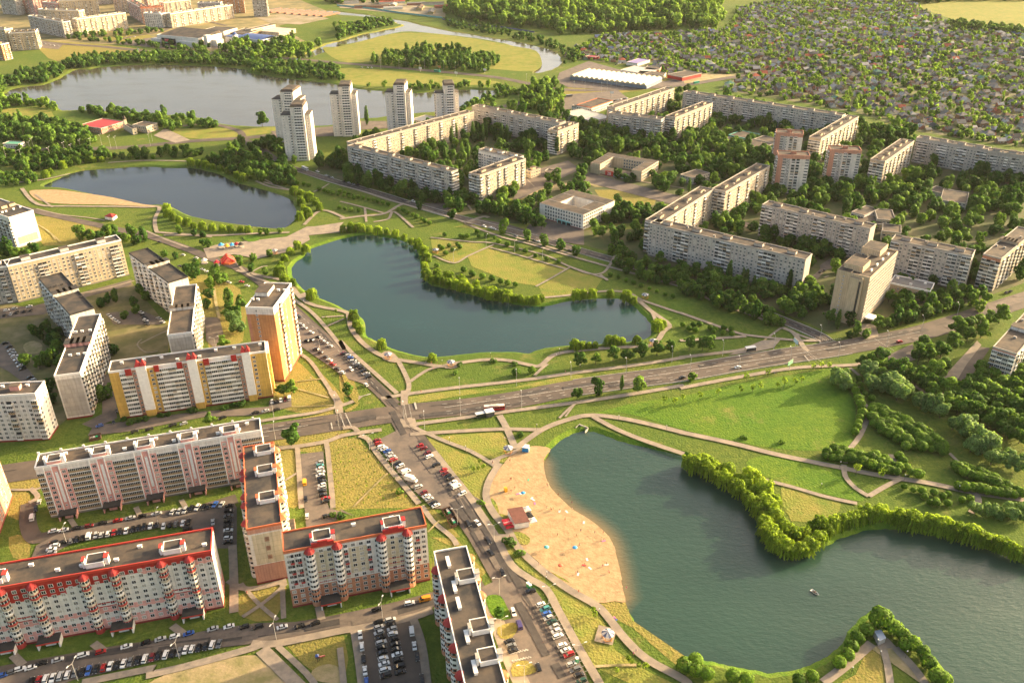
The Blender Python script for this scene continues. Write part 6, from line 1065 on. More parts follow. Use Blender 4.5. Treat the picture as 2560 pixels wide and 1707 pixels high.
# ---- far tree masses: nobody could count them
def mass(name, groves, label, m, dens=6, size=1.0, grp=None):
    Vs, Ns = [], []
    for p, h, r in groves:
        h *= trng.choice((.75,.9,1,1,1.1,1.35)); k = max(3, int(r/1.0)); lob = [(p.x+trng.uniform(-.62,.62)*r, p.y+trng.uniform(-.62,.62)*r, h*trng.uniform(.35,.85), r*trng.uniform(.3,.6), r*trng.uniform(.3,.6), h*trng.uniform(.14,.28)) for _ in range(k)]
        lob.append((p.x, p.y, h*.45, r*.62, r*.62, h*.42)); V, N0, _ = lobes_cards(lob, dens, size, .5); Vs.append(V); Ns.append(N0)
    tint = np.concatenate([np.full(len(v_)*5, trng.uniform(-.6,.6), np.float32) for v_ in Vs])
    me = leaf_mesh(name, np.concatenate(Vs), np.concatenate(Ns), m); me.attributes.new('tint','FLOAT','POINT').data.foreach_set('value', tint)
    o = link(name, me); tag(o, label, 'trees', kind='stuff'); return o
def spots(spec, n, dmin, seed, h, r, road=True): return [(p, h*trng.uniform(.7,1.3), r*trng.uniform(.75,1.3)) for p in scatter(spec, n, dmin, seed, road, 12)]
FOREST = "b 720,95 760,40 1000,5 1440,-20 2352,-40 c 200,20 300,150 230,200 0,200 b 2352,200 1500,240 1440,195 1200,190 900,145"
mass('woodland', spots(FOREST, 700, 13, 1, 22, 9), 'dense dark wood along the skyline beyond the river', L_TREE, 1.6, 1.7)
mass('woodland', spots("b 200,450 300,390 600,340 850,370 1050,405 1090,440 1000,500 900,490 600,470 300,460", 150, 8, 2, 13, 5), 'open wood on the green river island', L_DARK, 3, 1.2)
mass('woodland', spots("a -40,600 0,540 450,440 520,400 1100,370 1700,400 1900,430 2352,470 2352,560 2000,530 1720,490 1690,455 850,440 520,470 330,568 0,640", 420, 7, 3, 9, 4.5), 'ragged shrub and tree belt along the far lake shore', L_DARK, 3.2, 1.1)
mass('woodland', spots("a 1480,370 1650,290 2000,290 2060,350 2300,280 2352,180 2352,260 2100,410 1700,410", 150, 9, 4, 13, 5.5), 'trees between the sports halls and the river', L_TREE, 2.6, 1.3); mass('woodland', spots("a -60,840 200,830 600,900 660,985 450,1010 0,960", 130, 7, 5, 11, 5), 'dark grove at the left edge below the lake', L_DARK, 4, 1.0); mass('woodland', spots("a -40,690 380,700 380,760 300,740 100,720 0,770", 60, 7, 6, 9, 4.5), 'shrubs on the left lake headland', L_TREE, 4, 1.0); mass('woodland', spots("a 520,760 720,735 900,790 1240,815 1500,870 1480,900 1200,900 900,830 700,810", 90, 7, 7, 10, 4.5), 'trees along the near lake shore', L_DARK, 4, 1.0)
mass('woodland', spots("b -20,520 400,540 700,580 1080,600 1250,640 1100,680 900,740 840,730 1080,625 600,620 200,600", 170, 7, 8, 7, 4), 'reeds and shrubs round the lake tip', L_TREE, 3.6, 1.0); mass('woodland', spots("b 1240,640 1400,570 1550,640 1540,700 1450,770 1240,740", 60, 7, 9, 12, 5), 'grove between the lake tip and the terminal', L_TREE, 4, 1.1); mass('woodland', spots("b 700,130 1000,180 1400,270 1640,360 1640,420 1530,440 1500,370 1350,300 1000,230 750,190", 130, 7, 10, 7, 4), 'bank growth along the outer river bend', L_DARK, 3, 1.2); mass('woodland', spots("b -40,190 320,130 380,170 0,260", 70, 8, 33, 9, 5), 'trees on the inner river bank', L_DARK, 3, 1.2)
mass('woodland', spots("a 0,1040 700,1040 700,1100 420,1150 150,1190 0,1120", 110, 7, 11, 8, 4.2), 'trees along the highway left of the far pond', L_TREE, 4, 1.0); mass('woodland', spots("a 0,1190 260,1200 240,1260 0,1280", 30, 6, 12, 6, 3.5), 'shrubs left of the far pond', L_DARK, 4, .9); mass('woodland', spots("a 1400,370 1460,300 1300,320 U 700,480 2000,420 2300,420 1700,480 900,520", 80, 9, 13, 8, 4.5), 'shrubs below the far apartment blocks', L_DARK, 3, 1.2)
mass('woodland', spots("b -100,-30 500,-30 500,20 -100,30", 60, 12, 14, 12, 7), 'trees at the top edge beside the river', L_DARK, 2, 1.5); mass('woodland', spots("c 1560,-40 2352,-40 2352,10 1900,5 1600,40", 80, 14, 15, 14, 8), 'tree line along the top edge of the meadow', L_DARK, 1.6, 1.7); mass('woodland', spots("c 1830,150 1950,165 2352,200 2352,250 1900,200", 60, 10, 16, 10, 6), 'trees below the far meadow', L_DARK, 2, 1.4)
# the 300 trees that show largest are things; the rest of the kind, farther off, is one leafy mass
LATER.sort(key=lambda t: (Vector((t[0].x,t[0].y,0))-EYEP).length/t[1])
gcount = {}
for p, h, lb, gr in LATER[:298]:
    plant('tree', p, h, lb, gr, True)
mass('broadleaf_canopy', [(p, h*1.1, h*.50) for p, h, _, _ in LATER[298:]], 'broadleaf trees of the yards and streets, merging into one canopy', L_TREE, 7, .75)
VILLAGE = "F 1290,132 1380,82 1560,78 1680,62 1690,20 1850,-10 2090,5 2130,32 2200,62 2420,78 2420,345 2280,330 2110,303 1960,258 1810,232 1650,206 1700,172 1570,182 1460,150"
# ------------------------------------------------------------------ cottages at the upper right
vr = random.Random(41)
RF = dict(grey=mat('grey_slate_roof',(.19,.18,.165),.85,var=.3,scale=.3), dark=mat('dark_slate_roof',(.07,.068,.07),.85,var=.3,scale=.3), brown=mat('brown_tile_roof',(.13,.085,.055),.85,var=.3,scale=.3), red=mat('red_tile_roof',(.36,.09,.05),.8,var=.25,scale=.3), pale=mat('pale_metal_roof',(.36,.34,.31),.55,var=.2,scale=.3), green=mat('green_metal_roof',(.10,.22,.15),.6,var=.2,scale=.3), blue=mat('blue_metal_roof_sheet',(.14,.18,.30),.6,var=.2,scale=.3))
WL = dict(white=mat('white_render',(.62,.58,.50),.9,var=.2,scale=.3), yellow=mat('yellow_render',(.42,.32,.16),.9,var=.2,scale=.3), brick=mat('red_brick',(.34,.15,.10),.9,var=.25,scale=.4), wood=mat('brown_timber',(.20,.13,.08),.9,var=.3,scale=.5), greenish=mat('green_timber',(.16,.24,.17),.9,var=.3,scale=.5))
def gable_wall(L, D, h, r): return MB().add([(0,0,0),(L,0,0),(L,D,0),(0,D,0),(0,0,h),(L,0,h),(L,D,h),(0,D,h),(0,D/2,h+r),(L,D/2,h+r)], [[0,1,5,4],[1,2,6,9,5],[2,3,7,6],[3,0,4,8,7]])
def gable_roof(L, D, h, r, e=.5, t=.18):
    k = e*r/(D/2); V = [(-e,-e,h-k),(L+e,-e,h-k),(L+e,D/2,h+r),(-e,D/2,h+r),(L+e,D+e,h-k),(-e,D+e,h-k)]; V += [(x,y,z+t) for x,y,z in V]
    return MB().add(V, [[6,7,8,9],[9,8,10,11],[0,3,2,1],[3,5,4,2],[0,1,7,6],[1,2,8,7],[2,4,10,8],[4,5,11,10],[5,3,9,11],[3,0,6,9]])
def hip_roof(L, D, h, r, e=.5):
    V = [(-e,-e,h),(L+e,-e,h),(L+e,D+e,h),(-e,D+e,h),(D/2,D/2,h+r),(L-D/2,D/2,h+r)]
    return MB().add(V, [[0,1,5,4],[1,2,5],[2,3,4,5],[3,0,4],[3,2,1,0]])
SH = [(9,7.5,3.2,2.8,0),(11,8.5,3.4,3.4,0),(8,6.5,3.0,2.6,0),(12,10,5.0,3.2,1),(10,8,3.2,3.0,1),(7,5,2.4,1.6,0)]
HM = {}
def hmesh(i, wc, rc):
    L, D, h, r, hip = SH[i]
    if ('w',i,wc) not in HM: HM['w',i,wc] = (gable_wall(L,D,h,r) if not hip else MB().box(0,L,0,D,0,h,top=False)).me('wall', WL[wc])
    if ('r',i,rc) not in HM: HM['r',i,rc] = (gable_roof(L,D,h,r) if not hip else hip_roof(L,D,h,r)).me('roof', RF[rc])
    if 'ch' not in HM: HM['ch'] = MB().box(2,2.6,2,2.6,3,6.6).me('chimney', WL['brick']); HM['win'] = u_window(1.2,1.3,.9)
    return HM['w',i,wc], HM['r',i,rc]
# plots along parallel lanes: houses on both sides, gardens behind
VP = pts(VILLAGE); la, lb_ = at('c',1640,720), at('c',1950,860); ld = (lb_-la).normalized(); lnn = Vector((-ld.y, ld.x, 0)); spots_h = []; M_LANE = mat('village_lane', (.17,.135,.095), .95, col2=(.11,.10,.06), scale=.1, detail=8)
def in_village(q): return inside(q, VP)
for j in range(-26, 34):
    off = j*52 + vr.uniform(-5,5); seg = []
    for i in range(-160, 160):
        q = la + ld*(i*11.5) + lnn*(off + 6*sin(i*.07+j))
        if in_village(q) and not blocked(q, True): seg.append(q)
        else:
            if len(seg) > 5: ribbon('village_lane', seg, 3.6, M_LANE, SA, 0)
            seg = []
        if not in_village(q): continue
        for sd in (-1, 1):
            if vr.random() < .12: continue
            h_ = q + lnn*sd*vr.uniform(7,12) + ld*vr.uniform(-2.5,2.5)
            if in_village(h_) and not blocked(h_, True): spots_h.append(h_)
            if vr.random() < .10:
                h2 = q + lnn*sd*vr.uniform(18,23) + ld*vr.uniform(-3,3)
                if in_village(h2) and not blocked(h2, True): spots_h.append(h2)
    if len(seg) > 5: ribbon('village_lane', seg, 3.6, M_LANE, SA, 0)
prep(); LROT = math.atan2(ld.y, ld.x)
spots_h.sort(key=lambda q: (q-EYEP).length)
rest = MB(); rmats = []
def rm(m):
    if m not in rmats: rmats.append(m)
    return rmats.index(m)
for k, q in enumerate(spots_h):
    i = vr.choices(range(6), (4,3,4,1.2,2,3))[0]; rc = vr.choices(list(RF), (8,4,1.6,.7,3,.6,.3))[0]; wc = vr.choices(list(WL), (6,2,2,2,.8))[0]
    rz = LROT + R(vr.choice((0,90,90,180)) + vr.uniform(-6,6)); L, D, h, r, hip = SH[i]
    if k < 290:
        root = empty('cottage', (q.x,q.y,0), rz)
        tag(root, f"{ {'grey':'grey slate','dark':'dark slate','brown':'brown tiled','red':'red tiled','pale':'pale metal','green':'green metal','blue':'blue metal'}[rc]} roofed {wc} {'shed' if i==5 else 'two storey cottage' if i==3 else 'cottage'} among the gardens behind the grey blocks", 'cottage', f"{rc} roofed {wc} {'sheds' if i==5 else 'two storey cottages' if i==3 else 'cottages'}")
        w_, r_ = hmesh(i, wc, rc); link('wall', w_, root); ro = link('roof', r_, root)
        if i != 5: link('chimney', HM['ch'], ro)
        if k < 150:
            for x in (L*.3, L*.7): link('window', HM['win'], root, loc=(x,0,.3))
    else:
        c_, s_ = cos(rz), sin(rz)
        for mb, m in ((gable_wall(L,D,h,r) if not hip else MB().box(0,L,0,D,0,h), WL[wc]), (gable_roof(L,D,h,r) if not hip else hip_roof(L,D,h,r), RF[rc])):
            rest.add([(x*c_-y*s_+q.x, x*s_+y*c_+q.y, z) for x,y,z in mb.V], mb.F, rm(m))
tag(rest.build('cottage_quarter', rmats), 'far cottages packed among gardens up to the skyline', 'cottages', kind='stuff')
for q in spots_h: FOOT.append([(q.x-1,q.y-1),(q.x+6,q.y-1),(q.x+6,q.y+6),(q.x-1,q.y+6)])
prep()
mass('garden_trees', [(p, vr.uniform(3.5,8), vr.uniform(2.0,4.0)) for p in scatter(VILLAGE, 3400, 5.4, 72, True, 10)], 'garden and orchard trees packed between the cottages', L_TREE, 3.4, 1.1)
mass('garden_trees', [(p, vr.uniform(5,10), vr.uniform(2.6,4.6)) for p in scatter(VILLAGE, 420, 11, 73, True, 10)], 'brighter garden trees between the cottages', L_TREE, 3.4, 1.1)
mass('garden_trees', [(p, vr.uniform(8,14), vr.uniform(4,6)) for p in scatter("F 1320,310 1480,320 1600,300 1700,300 1800,330 1770,380 1640,400 1500,360 1340,350", 40, 7, 74, True, 10)], 'wood between court school and grey blocks', L_TREE, 5, .8)
# yards and works at the very top
M_YARD = mat('yard_dust', (.30,.24,.17), .95, col2=(.17,.15,.07), scale=.03, detail=8)
sheet('works_yard', "b -40,10 200,0 720,60 720,120 400,95 0,55", M_YARD, SA, 0); sheet('works_yard', "a 1750,120 2050,80 2250,130 2050,170 1850,160", M_YARD, SA, 0); sheet('works_yard', "c 0,510 130,490 250,540 0,600", M_YARD, SA, 0)
sheet('garden_soil', VILLAGE, mat('garden_ground', (.085,.105,.028), .95, col2=(.14,.12,.06), scale=.05, detail=9, lo=.42, hi=.66), GP, 0)
for i, (x, y) in enumerate(((30,30),(110,20),(180,60),(270,30),(380,50),(460,40),(560,40),(560,75),(650,60),(300,70),(640,100),(100,60))):
    p = at('b', x, y); L = 34 + 9*(i % 4); root = empty('works_shed', (p.x,p.y,0), R(12+78*(i % 3 == 1))); m = list(RF.values())[i % 5]
    tag(root, f"long low works shed on the dusty yard by the river, {ordw(i+1)} of the yard", 'shed', 'works sheds by the river'); gable_wall(L,13,4.5,2).build('wall', WL[('white','yellow','brick')[i % 3]], root); gable_roof(L,13,4.5,2).build('roof', m, root)
for i in range(9):
    a = at('a', 1790+50*i, 85+ 4*i); root = empty('garage_row', (a.x,a.y,0), R(-28)); tag(root, f"grey roofed garage row beyond the sports ground, {ordw(i+1)} from the left", 'garages', 'garage rows'); MB().box(0,7,0,60,0,2.8,top=False).build('wall', WL['brick'], root); MB().box(-.2,7.2,-.2,60.2,2.8,3.0).build('roof', RF['grey'], root)
def fence(spec, h, m, label, step=6.0, nm='fence'):
    P = pts(spec); root = empty(nm, P[0]); tag(root, label, 'fence'); mb, pb = MB(), MB()
    for a, b in zip(P[:-1], P[1:]):
        d = (b-a).normalized(); nn = Vector((-d.y,d.x,0))*.04; o = P[0]
        V = [a-o+nn, b-o+nn, b-o-nn, a-o-nn]; mb.add([(v.x,v.y,.15) for v in V]+[(v.x,v.y,h) for v in V], [[0,1,5,4],[1,2,6,5],[2,3,7,6],[3,0,4,7],[4,5,6,7]])
    mb.build('panel', m, root)
    D = sum((b-a).length for a, b in zip(P[:-1], P[1:])); n = min(100, int(D/step)); pm = MB().box(-.08,.08,-.08,.08,0,h+.15).me('post', M_TRIMG)
    for i in range(n+1):
        s = D*i/n
        for a, b in zip(P[:-1], P[1:]):
            if s <= (b-a).length+1e-4: link('post', pm, root, loc=a.lerp(b, s/(b-a).length)-P[0]); break
            s -= (b-a).length
fence("b -20,42 200,62 400,92 560,112 700,128", 3.2, mat('teal_fence_sheet',(.12,.34,.34),.6), 'long teal sheet fence before the works yard across the river', 9); fence("b 700,135 900,180 1100,190 1330,226", 2.6, mat('blue_fence_sheet',(.09,.10,.24),.6), 'dark blue fence below the wood beyond the river', 9)
# ------------------------------------------------------------------ cars
GZ = 0.42
CARCOL = dict(w=('white',(.70,.69,.66)), s=('silver',(.42,.42,.41)), k=('black',(.012,.012,.014)), g=('grey',(.12,.125,.13)), b=('blue',(.03,.10,.36)), r=('red',(.34,.016,.016)), m=('dark red',(.16,.015,.02)), t=('teal',(.06,.24,.24)), G=('dark green',(.02,.06,.04)), y=('yellow',(.70,.36,.02)), o=('orange',(.60,.24,.02)), p=('dark violet',(.05,.04,.13)))
M_TYRE = mat('tyre_rubber',(.015,.015,.015),.9); M_CARGL = mat('car_glass',(.012,.014,.016),.08,spec=.7); M_LAMPGL = mat('headlamp_glass',(.6,.6,.58),.2)
PAINT = {k: mat('car_paint_'+v[0].replace(' ','_'), v[1], .28, spec=.5) for k, v in CARCOL.items()}
SHAPE = dict(   # length, width, profile of the body (x,z), cabin bottom x0,x1, top x0,x1, heights
 sedan=(4.5,1.78,[(-2.25,.35),(-2.25,.78),(-2.1,.95),(-1.2,.98),(1.0,.95),(2.0,.80),(2.22,.62),(2.25,.35)],(-1.45,1.15,-.85,.40,.95,1.45)),
 hatchback=(4.1,1.75,[(-2.05,.35),(-2.05,.95),(-1.95,1.0),(.95,.98),(1.8,.80),(2.03,.62),(2.05,.35)],(-1.95,1.1,-1.55,.35,.96,1.50)),
 estate=(4.6,1.8,[(-2.3,.35),(-2.3,.95),(-2.2,1.0),(1.1,.98),(2.05,.80),(2.28,.62),(2.3,.35)],(-2.2,1.2,-1.85,.45,.97,1.55)),
 van=(5.2,2.0,[(-2.6,.4),(-2.6,1.15),(-2.55,1.2),(1.9,1.15),(2.5,1.0),(2.6,.7),(2.6,.4)],(-2.55,2.0,-2.5,1.25,1.15,2.15)))
CM = {}
def car_meshes(shape, col):
    if (shape, col) in CM: return CM[shape, col]
    L, W_, prof, (b0,b1,t0,t1,zb,zt) = SHAPE[shape]; mb = MB(); w = W_/2; n = len(prof)
    V = [(x,-w*(.96 if z < .5 or z > .9 else 1),z) for x,z in prof] + [(x,w*(.96 if z < .5 or z > .9 else 1),z) for x,z in prof]
    mb.add(V, [[i,(i+1)%n,(i+1)%n+n,i+n][::-1] for i in range(n)] + [list(range(n)), list(range(n,2*n))[::-1]])
    mb.box(t0-.05,t1+.05,-w*.74,w*.74,zt-.04,zt+.03)              # roof panel
    body = mb.me('body', PAINT[col])
    wb, wt = w*.93, w*.76; V = [(b0,-wb,zb-.03),(b1,-wb,zb-.03),(b1,wb,zb-.03),(b0,wb,zb-.03),(t0,-wt,zt-.03),(t1,-wt,zt-.03),(t1,wt,zt-.03),(t0,wt,zt-.03)]
    gl = MB().add(V, [[0,1,5,4],[1,2,6,5],[2,3,7,6],[3,0,4,7],[4,5,6,7]])
    glass = gl.me('glasshouse', M_CARGL if shape != 'van' else [M_CARGL])
    CM[shape, col] = (body, glass); return CM[shape, col]
WHEEL = MB().tube((0,-.1,0),(0,.1,0),.32,n=12).me('wheel', M_TYRE)
VANSIDE = {}
LAMPM = MB().box(-.04,.04,-.2,.2,-.08,.08).me('headlamp', M_LAMPGL)
cr_ = random.Random(17); NCAR = [0]
def car(p, ang, col, label, group, shape=None, near=True):
    shape = shape or cr_.choices(('sedan','hatchback','estate'),(4,4,2))[0]; L, W_ = SHAPE[shape][:2]
    root = empty('van' if shape == 'van' else 'parked_car', (p.x,p.y,GZ), ang + (pi if cr_.random() < .5 else 0)); tag(root, label.format(c=CARCOL[col][0], s=shape), 'van' if shape == 'van' else 'car', group)
    b, g = car_meshes(shape, col); link('body', b, root); link('glasshouse', g, root)
    if shape == 'van':
        if col not in VANSIDE: VANSIDE[col] = MB().box(-2.52,.55,-.93,.93,1.15,2.19).me('cargo_box', PAINT[col])
        link('cargo_box', VANSIDE[col], root)
    for sx in (-1,1):
        for sy in (-1,1): link('wheel', WHEEL, root, loc=(sx*L*.30, sy*(W_/2-.1), .32))
    if near:
        for sy in (-1,1): link('headlamp', LAMPM, root, loc=(L/2-.02, sy*W_*.34, .66))
    NCAR[0] += 1
def cars(v, axis, spec, where, end='the top', group=None, near=True):
    """axis = pixel vector along the cars' length; spec = 'x,y,c x,y,c:van ...' ; c capital colour letters as in CARCOL"""
    for i, tok in enumerate(spec.split()):
        sh = None
        if ':' in tok: tok, sh = tok.split(':')
        x, y, c = tok.split(','); x, y = float(x), float(y); p = at(v, x, y, .7); d = at(v, x+axis[0], y+axis[1]) - at(v, x, y)
        car(p, math.atan2(d.y, d.x), c, f"{{c}} {{s}} {where}, {ordw(i+1)} from {end}", group or f"cars {where}", sh, near)
cars('K',(140,-55),"812,648,w 865,708,t 890,768,b 910,828,s 960,880,G 990,942,s 1015,1002,w 1040,1070,w 1097,1192,w 1147,1258,w 1187,1318,r 1220,1443,s 1270,1518,g",'in the row backing onto the beach pavement'); cars('h',(70,-25),"1635,1505,k 1650,1545,G",'at the bottom edge by the beach pavement'); cars('K',(140,-45),"392,1142,k 417,1198,g 442,1262,k",'beside the hatched bays')
cars('K',(40,115),"447,752,w 525,925,p:van 297,215,k 778,1485,k",'on the beach car park lane'); cars('K',(140,-20),"675,470,k",'nose to the green toilet cabin'); cars('h',(40,45),"875,470,k 940,465,w 1012,588,k 1030,668,k",'driving on the beach street')
cars('J',(95,-32),"2190,720,r 2243,752,m 2290,818,m 2312,866,w",'in the upper bays of the beach street'); cars('h',(50,-24),"612,12,w 660,68,k 706,106,r 716,130,m 737,146,k 757,163,k 776,190,w 796,218,w:van 836,266,w",'in the right bays of the beach street'); cars('J',(95,-35),"1622,648,m 1635,685,r 1672,735,w 1712,762,w 1752,792,b 1780,832,s 1815,872,s 1836,908,r 1890,962,k 1930,992,w 2005,1068,w:van",'in the left bays of the beach street'); cars('J',(95,-35),"2170,1267,s 2240,1347,m 2280,1395,w 2317,1432,s",'below the camper on the beach street'); cars('h',(50,-20),"637,330,k 656,348,w",'at the lower end of the left bays')
cars('J',(105,-25),"852,945,s 855,985,t 850,1030,w 866,1075,s 856,1115,w 870,1150,k 882,1196,k 882,1245,w 880,1285,s 886,1325,k 896,1377,k 936,1422,r 916,1467,k",'in the car park left of the dry square'); cars('J',(5,60),"650,1210,y:van 666,1435,k",'on the lane left of the dry square'); cars('g',(2,40),"2100,420,w",'at the lower end of that car park lane'); cars('g',(50,-15),"2230,420,k",'alone left of the dry square')
cars('h',(70,-22),"262,1145,k 266,1180,s 266,1216,s 276,1250,k 282,1284,s 286,1318,k 287,1352,k 296,1393,w 302,1430,w 309,1470,w 314,1508,k",'in the left column of the shaded car park'); cars('h',(75,-20),"345,1128,s 350,1160,k 356,1191,s 362,1224,w 370,1260,k 376,1295,k 381,1330,k 391,1366,w 399,1404,k 406,1447,k 412,1486,k",'in the right column of the shaded car park')
cars('h',(5,60),"138,1230,w 150,1310,w 161,1395,k 171,1475,w 181,1550,b",'along the left edge of the shaded car park'); cars('h',(7,60),"491,1206,w:van 509,1306,w 529,1380,k 560,1530,k",'along the right edge of the shaded car park'); cars('h',(70,-14),"250,1060,k 476,1015,w 580,990,o:van",'on the street above the shaded car park','the left')
cars('g',(75,-22),"10,1510,b 65,1490,g 136,1465,w 212,1455,w",'left on the red house street','the left'); cars('g',(75,-22),"285,1425,k 395,1402,s 570,1368,w 690,1347,r 866,1310,w 996,1285,k 1098,1260,s 1196,1240,w 1290,1222,b 1456,1190,s 1566,1174,w 1671,1176,k 1763,1177,k 1930,1177,w 2048,1172,k 2156,1152,k",'parked along the street below the red house','the left'); cars('g',(20,-60),"215,1551,k 265,1541,r 312,1532,w 361,1525,w 412,1512,s 462,1503,w 512,1492,g 562,1486,k 606,1476,b 656,1466,k 709,1454,r 753,1444,w 801,1436,k 846,1426,w 891,1416,g 942,1406,k 991,1393,w 1041,1386,m 1083,1369,k 1133,1366,w 1181,1356,k 1228,1346,g 1269,1333,w 1313,1326,w 1359,1321,k 1406,1311,k 1451,1298,w 1499,1291,g",'in the long slanted row at the bottom','the left')
cars('g',(12,-50),"486,590,g 523,580,k 563,570,k 608,558,w:van 656,550,s 693,547,s 739,540,w 779,532,r 819,525,k 863,520,w 906,510,k 946,500,k 986,491,k 1029,486,w 1071,481,k 1119,490,w 1163,480,k 1203,475,g 1251,467,w 1291,460,k",'in the row between pink and red houses','the left'); cars('g',(75,-15),"361,523,w 436,515,w 521,503,k 611,486,m 703,466,k 806,450,r 891,433,s 976,420,k 1073,403,s",'along the pink house kerb','the left'); cars('g',(30,-45),"1181,390,s 1226,385,s 1266,380,s 1306,370,k 1351,360,w 1391,357,k 1429,352,k 1471,340,b 1516,340,s",'slanted below the pink house entrance','the left'); cars('g',(75,-8),"1569,350,k 1566,385,k 1563,420,g 1561,455,k 1561,487,k 1561,517,w 1559,548,k 1561,570,w 1559,598,k",'in the column beside the long slab'); cars('g',(3,50),"1456,460,s 1452,518,r",'on the lane beside the slab column'); cars('g',(75,-10),"426,600,k 366,600,k 374,622,w 352,646,w 356,670,s 346,697,k",'heaped left of the yard lawn'); cars('g',(12,-60),"222,430,w:van 246,370,k 268,322,s",'on the drive beside the pink house'); cars('g',(75,-15),"1286,508,k",'alone before the red house roof')
cars('d',(60,-20),"36,816,k 61,842,k 76,866,s 87,886,s 101,906,w 116,926,w 131,946,s 141,970,w 153,992,k 206,1050,k 221,1072,s",'in the yard column at the left edge'); cars('d',(20,-35),"31,625,k 76,616,s 116,606,k 166,598,k 211,590,k",'in the shaded row below the beige block','the left'); cars('d',(55,-12),"46,592,w 101,580,s 201,566,w",'on the lane below the beige block','the left'); cars('d',(40,20),"746,626,s 761,641,s 776,651,w 791,661,s 806,671,s",'in the left row of the tree yard'); cars('d',(40,12),"966,606,w 976,626,k 986,641,k 996,660,w 1001,675,k 1006,690,k 1086,646,s 1111,671,s",'in the right row of the tree yard'); cars('d',(55,-15),"681,1381,b 921,1420,k 1021,1405,k 1181,1376,k 1256,1366,s 1521,1326,k 1746,1291,k 1816,1279,s 1891,1271,k",'on the street before the yellow house','the left'); cars('d',(8,45),"776,1353,k 796,1276,k",'at the left gable of the yellow house'); cars('d',(3,40),"1860,1215,s 1890,1215,k 1921,1206,w 1951,1201,m 1979,1191,w:van",'at the right gable of the yellow house','the left')
cars('d',(60,14),"1906,571,w 1976,581,w:van 2001,601,r 2016,613,r 2031,626,k 2046,638,k 2061,690,s 2081,711,s 2036,756,k 2129,743,w 2173,776,k 2096,801,k 2126,796,k 2201,796,s 2226,813,s 2256,836,s 2161,859,k 2191,881,k 2226,911,k 2251,931,w 2276,961,r 2306,991,k 2336,1016,w",'in the bays by the orange tower'); cars('e',(55,-8),"21,886,m 41,890,k 56,901,s 71,916,b 91,939,s 111,956,s 126,971,k 146,986,k 161,1006,k 181,1026,s 196,1046,k",'in the park side bays of the pond street'); cars('e',(35,30),"76,994,w 21,1016,s 178,1100,w",'driving on the pond street'); cars('d',(60,12),"1091,126,k 1251,214,s 1341,234,s 1386,314,s 1416,329,w 1231,290,k 1651,396,r 1689,424,s 1566,402,s",'on the upper pond street','the left')
cars('e',(60,-12),"2341,1051,k",'on the avenue beside the verge trees'); cars('f',(60,-12),"396,980,w",'on the avenue below the lamp'); cars('f',(60,-12),"1501,806,r",'on the avenue past the hotel crossing'); cars('A',(60,24),"71,661,w 621,821,w 1021,996,w 1106,1016,w 1151,1031,s 1441,1121,g 1691,1191,k 1751,1201,w 2161,1321,k",'on the boulevard','the lake end', near=False); cars('D',(60,20),"716,1226,w 831,1280,s 871,1296,k 911,1309,s 1071,1360,k 1141,1378,w 1191,1396,s 1251,1407,k",'on the boulevard before the white towers','the left', near=False); cars('f',(30,-20),"961,330,k 991,318,k 2231,470,k 2261,462,k",'in the yard behind the hotel trees','the left', near=False)
cars('b',(40,14),"150,462,s 190,465,w 215,466,w",'on the lake highway','the left', near=False); cars('a',(40,14),"281,290,w 310,300,s 341,308,s 371,312,w 401,318,s 751,258,s 781,255,k 811,250,s 841,262,k 861,248,s 891,262,s 921,255,w 801,268,k 831,275,s 871,274,s",'in the lot below the far apartment blocks','the left', near=False); cars('X',(40,-20),"880,60,s 920,70,w 960,120,k 990,110,s 1020,100,w 1050,95,k 1000,60,s 950,600,k 990,590,s 1030,585,w 1070,575,k 1110,570,w",'on the market car park','the left', near=False)
# camper, trolleybus, buses
def vehicle_axis(v, x, y, ax): p = at(v,x,y,.8); d = at(v,x+ax[0],y+ax[1])-at(v,x,y); return p, math.atan2(d.y,d.x)
p, a = vehicle_axis('J', 2075, 1180, (140,40)); r = empty('camper_truck', (p.x,p.y,GZ), a); tag(r, 'white box truck parked across the bays of the beach street', 'truck'); part(r, 'cargo_box', MB().box(-3.4,1.2,-1.2,1.2,.8,3.3), PAINT['w']); part(r, 'cab', MB().prism([(1.3,-1.05),(3.3,-1.0),(3.3,1.0),(1.3,1.05)],.6,1.5).box(1.3,2.5,-1.0,1.0,1.5,2.3), PAINT['w']); part(r, 'windscreen', MB().box(2.5,2.56,-.9,.9,1.5,2.2), M_CARGL)
for sx in (-2.2,2.4):
    for sy in (-1,1): link('wheel', WHEEL, r, loc=(sx, sy*1.0, .36)).scale = (1.2,1.2,1.2)
p, a = vehicle_axis('M', 1260, 762, (275,-20)); r = empty('trolleybus', (p.x,p.y,GZ), a); tag(r, 'red and cream trolleybus standing at the avenue stop', 'trolleybus')
M_TR = mat('trolley_red',(.42,.02,.03),.35); M_CRM = mat('trolley_cream',(.62,.58,.48),.5)
part(r, 'body', MB().box(-6,6,-1.25,1.25,.4,1.5,0).box(-6,6,-1.25,1.25,2.5,2.9,0).box(-6,-5.7,-1.25,1.25,1.5,2.5,0).box(5.8,6,-1.25,1.25,1.5,2.5,0), M_TR); part(r, 'window_band', MB().box(-5.7,5.8,-1.22,1.22,1.5,2.5), M_CARGL); part(r, 'roof', MB().box(-5.9,5.9,-1.15,1.15,2.9,3.1,0).box(-2,2.5,-.7,.7,3.1,3.5,0), M_CRM)
for i in range(7): part(r, 'window_post', MB().box(-5.0+1.6*i,-4.85+1.6*i,-1.26,1.26,1.5,2.5), M_TR)
for sy in (-.35,.35): part(r, 'trolley_pole', MB().tube((1,sy,3.5),(-5.5,sy*2,5.6),.05), M_CANOPY)
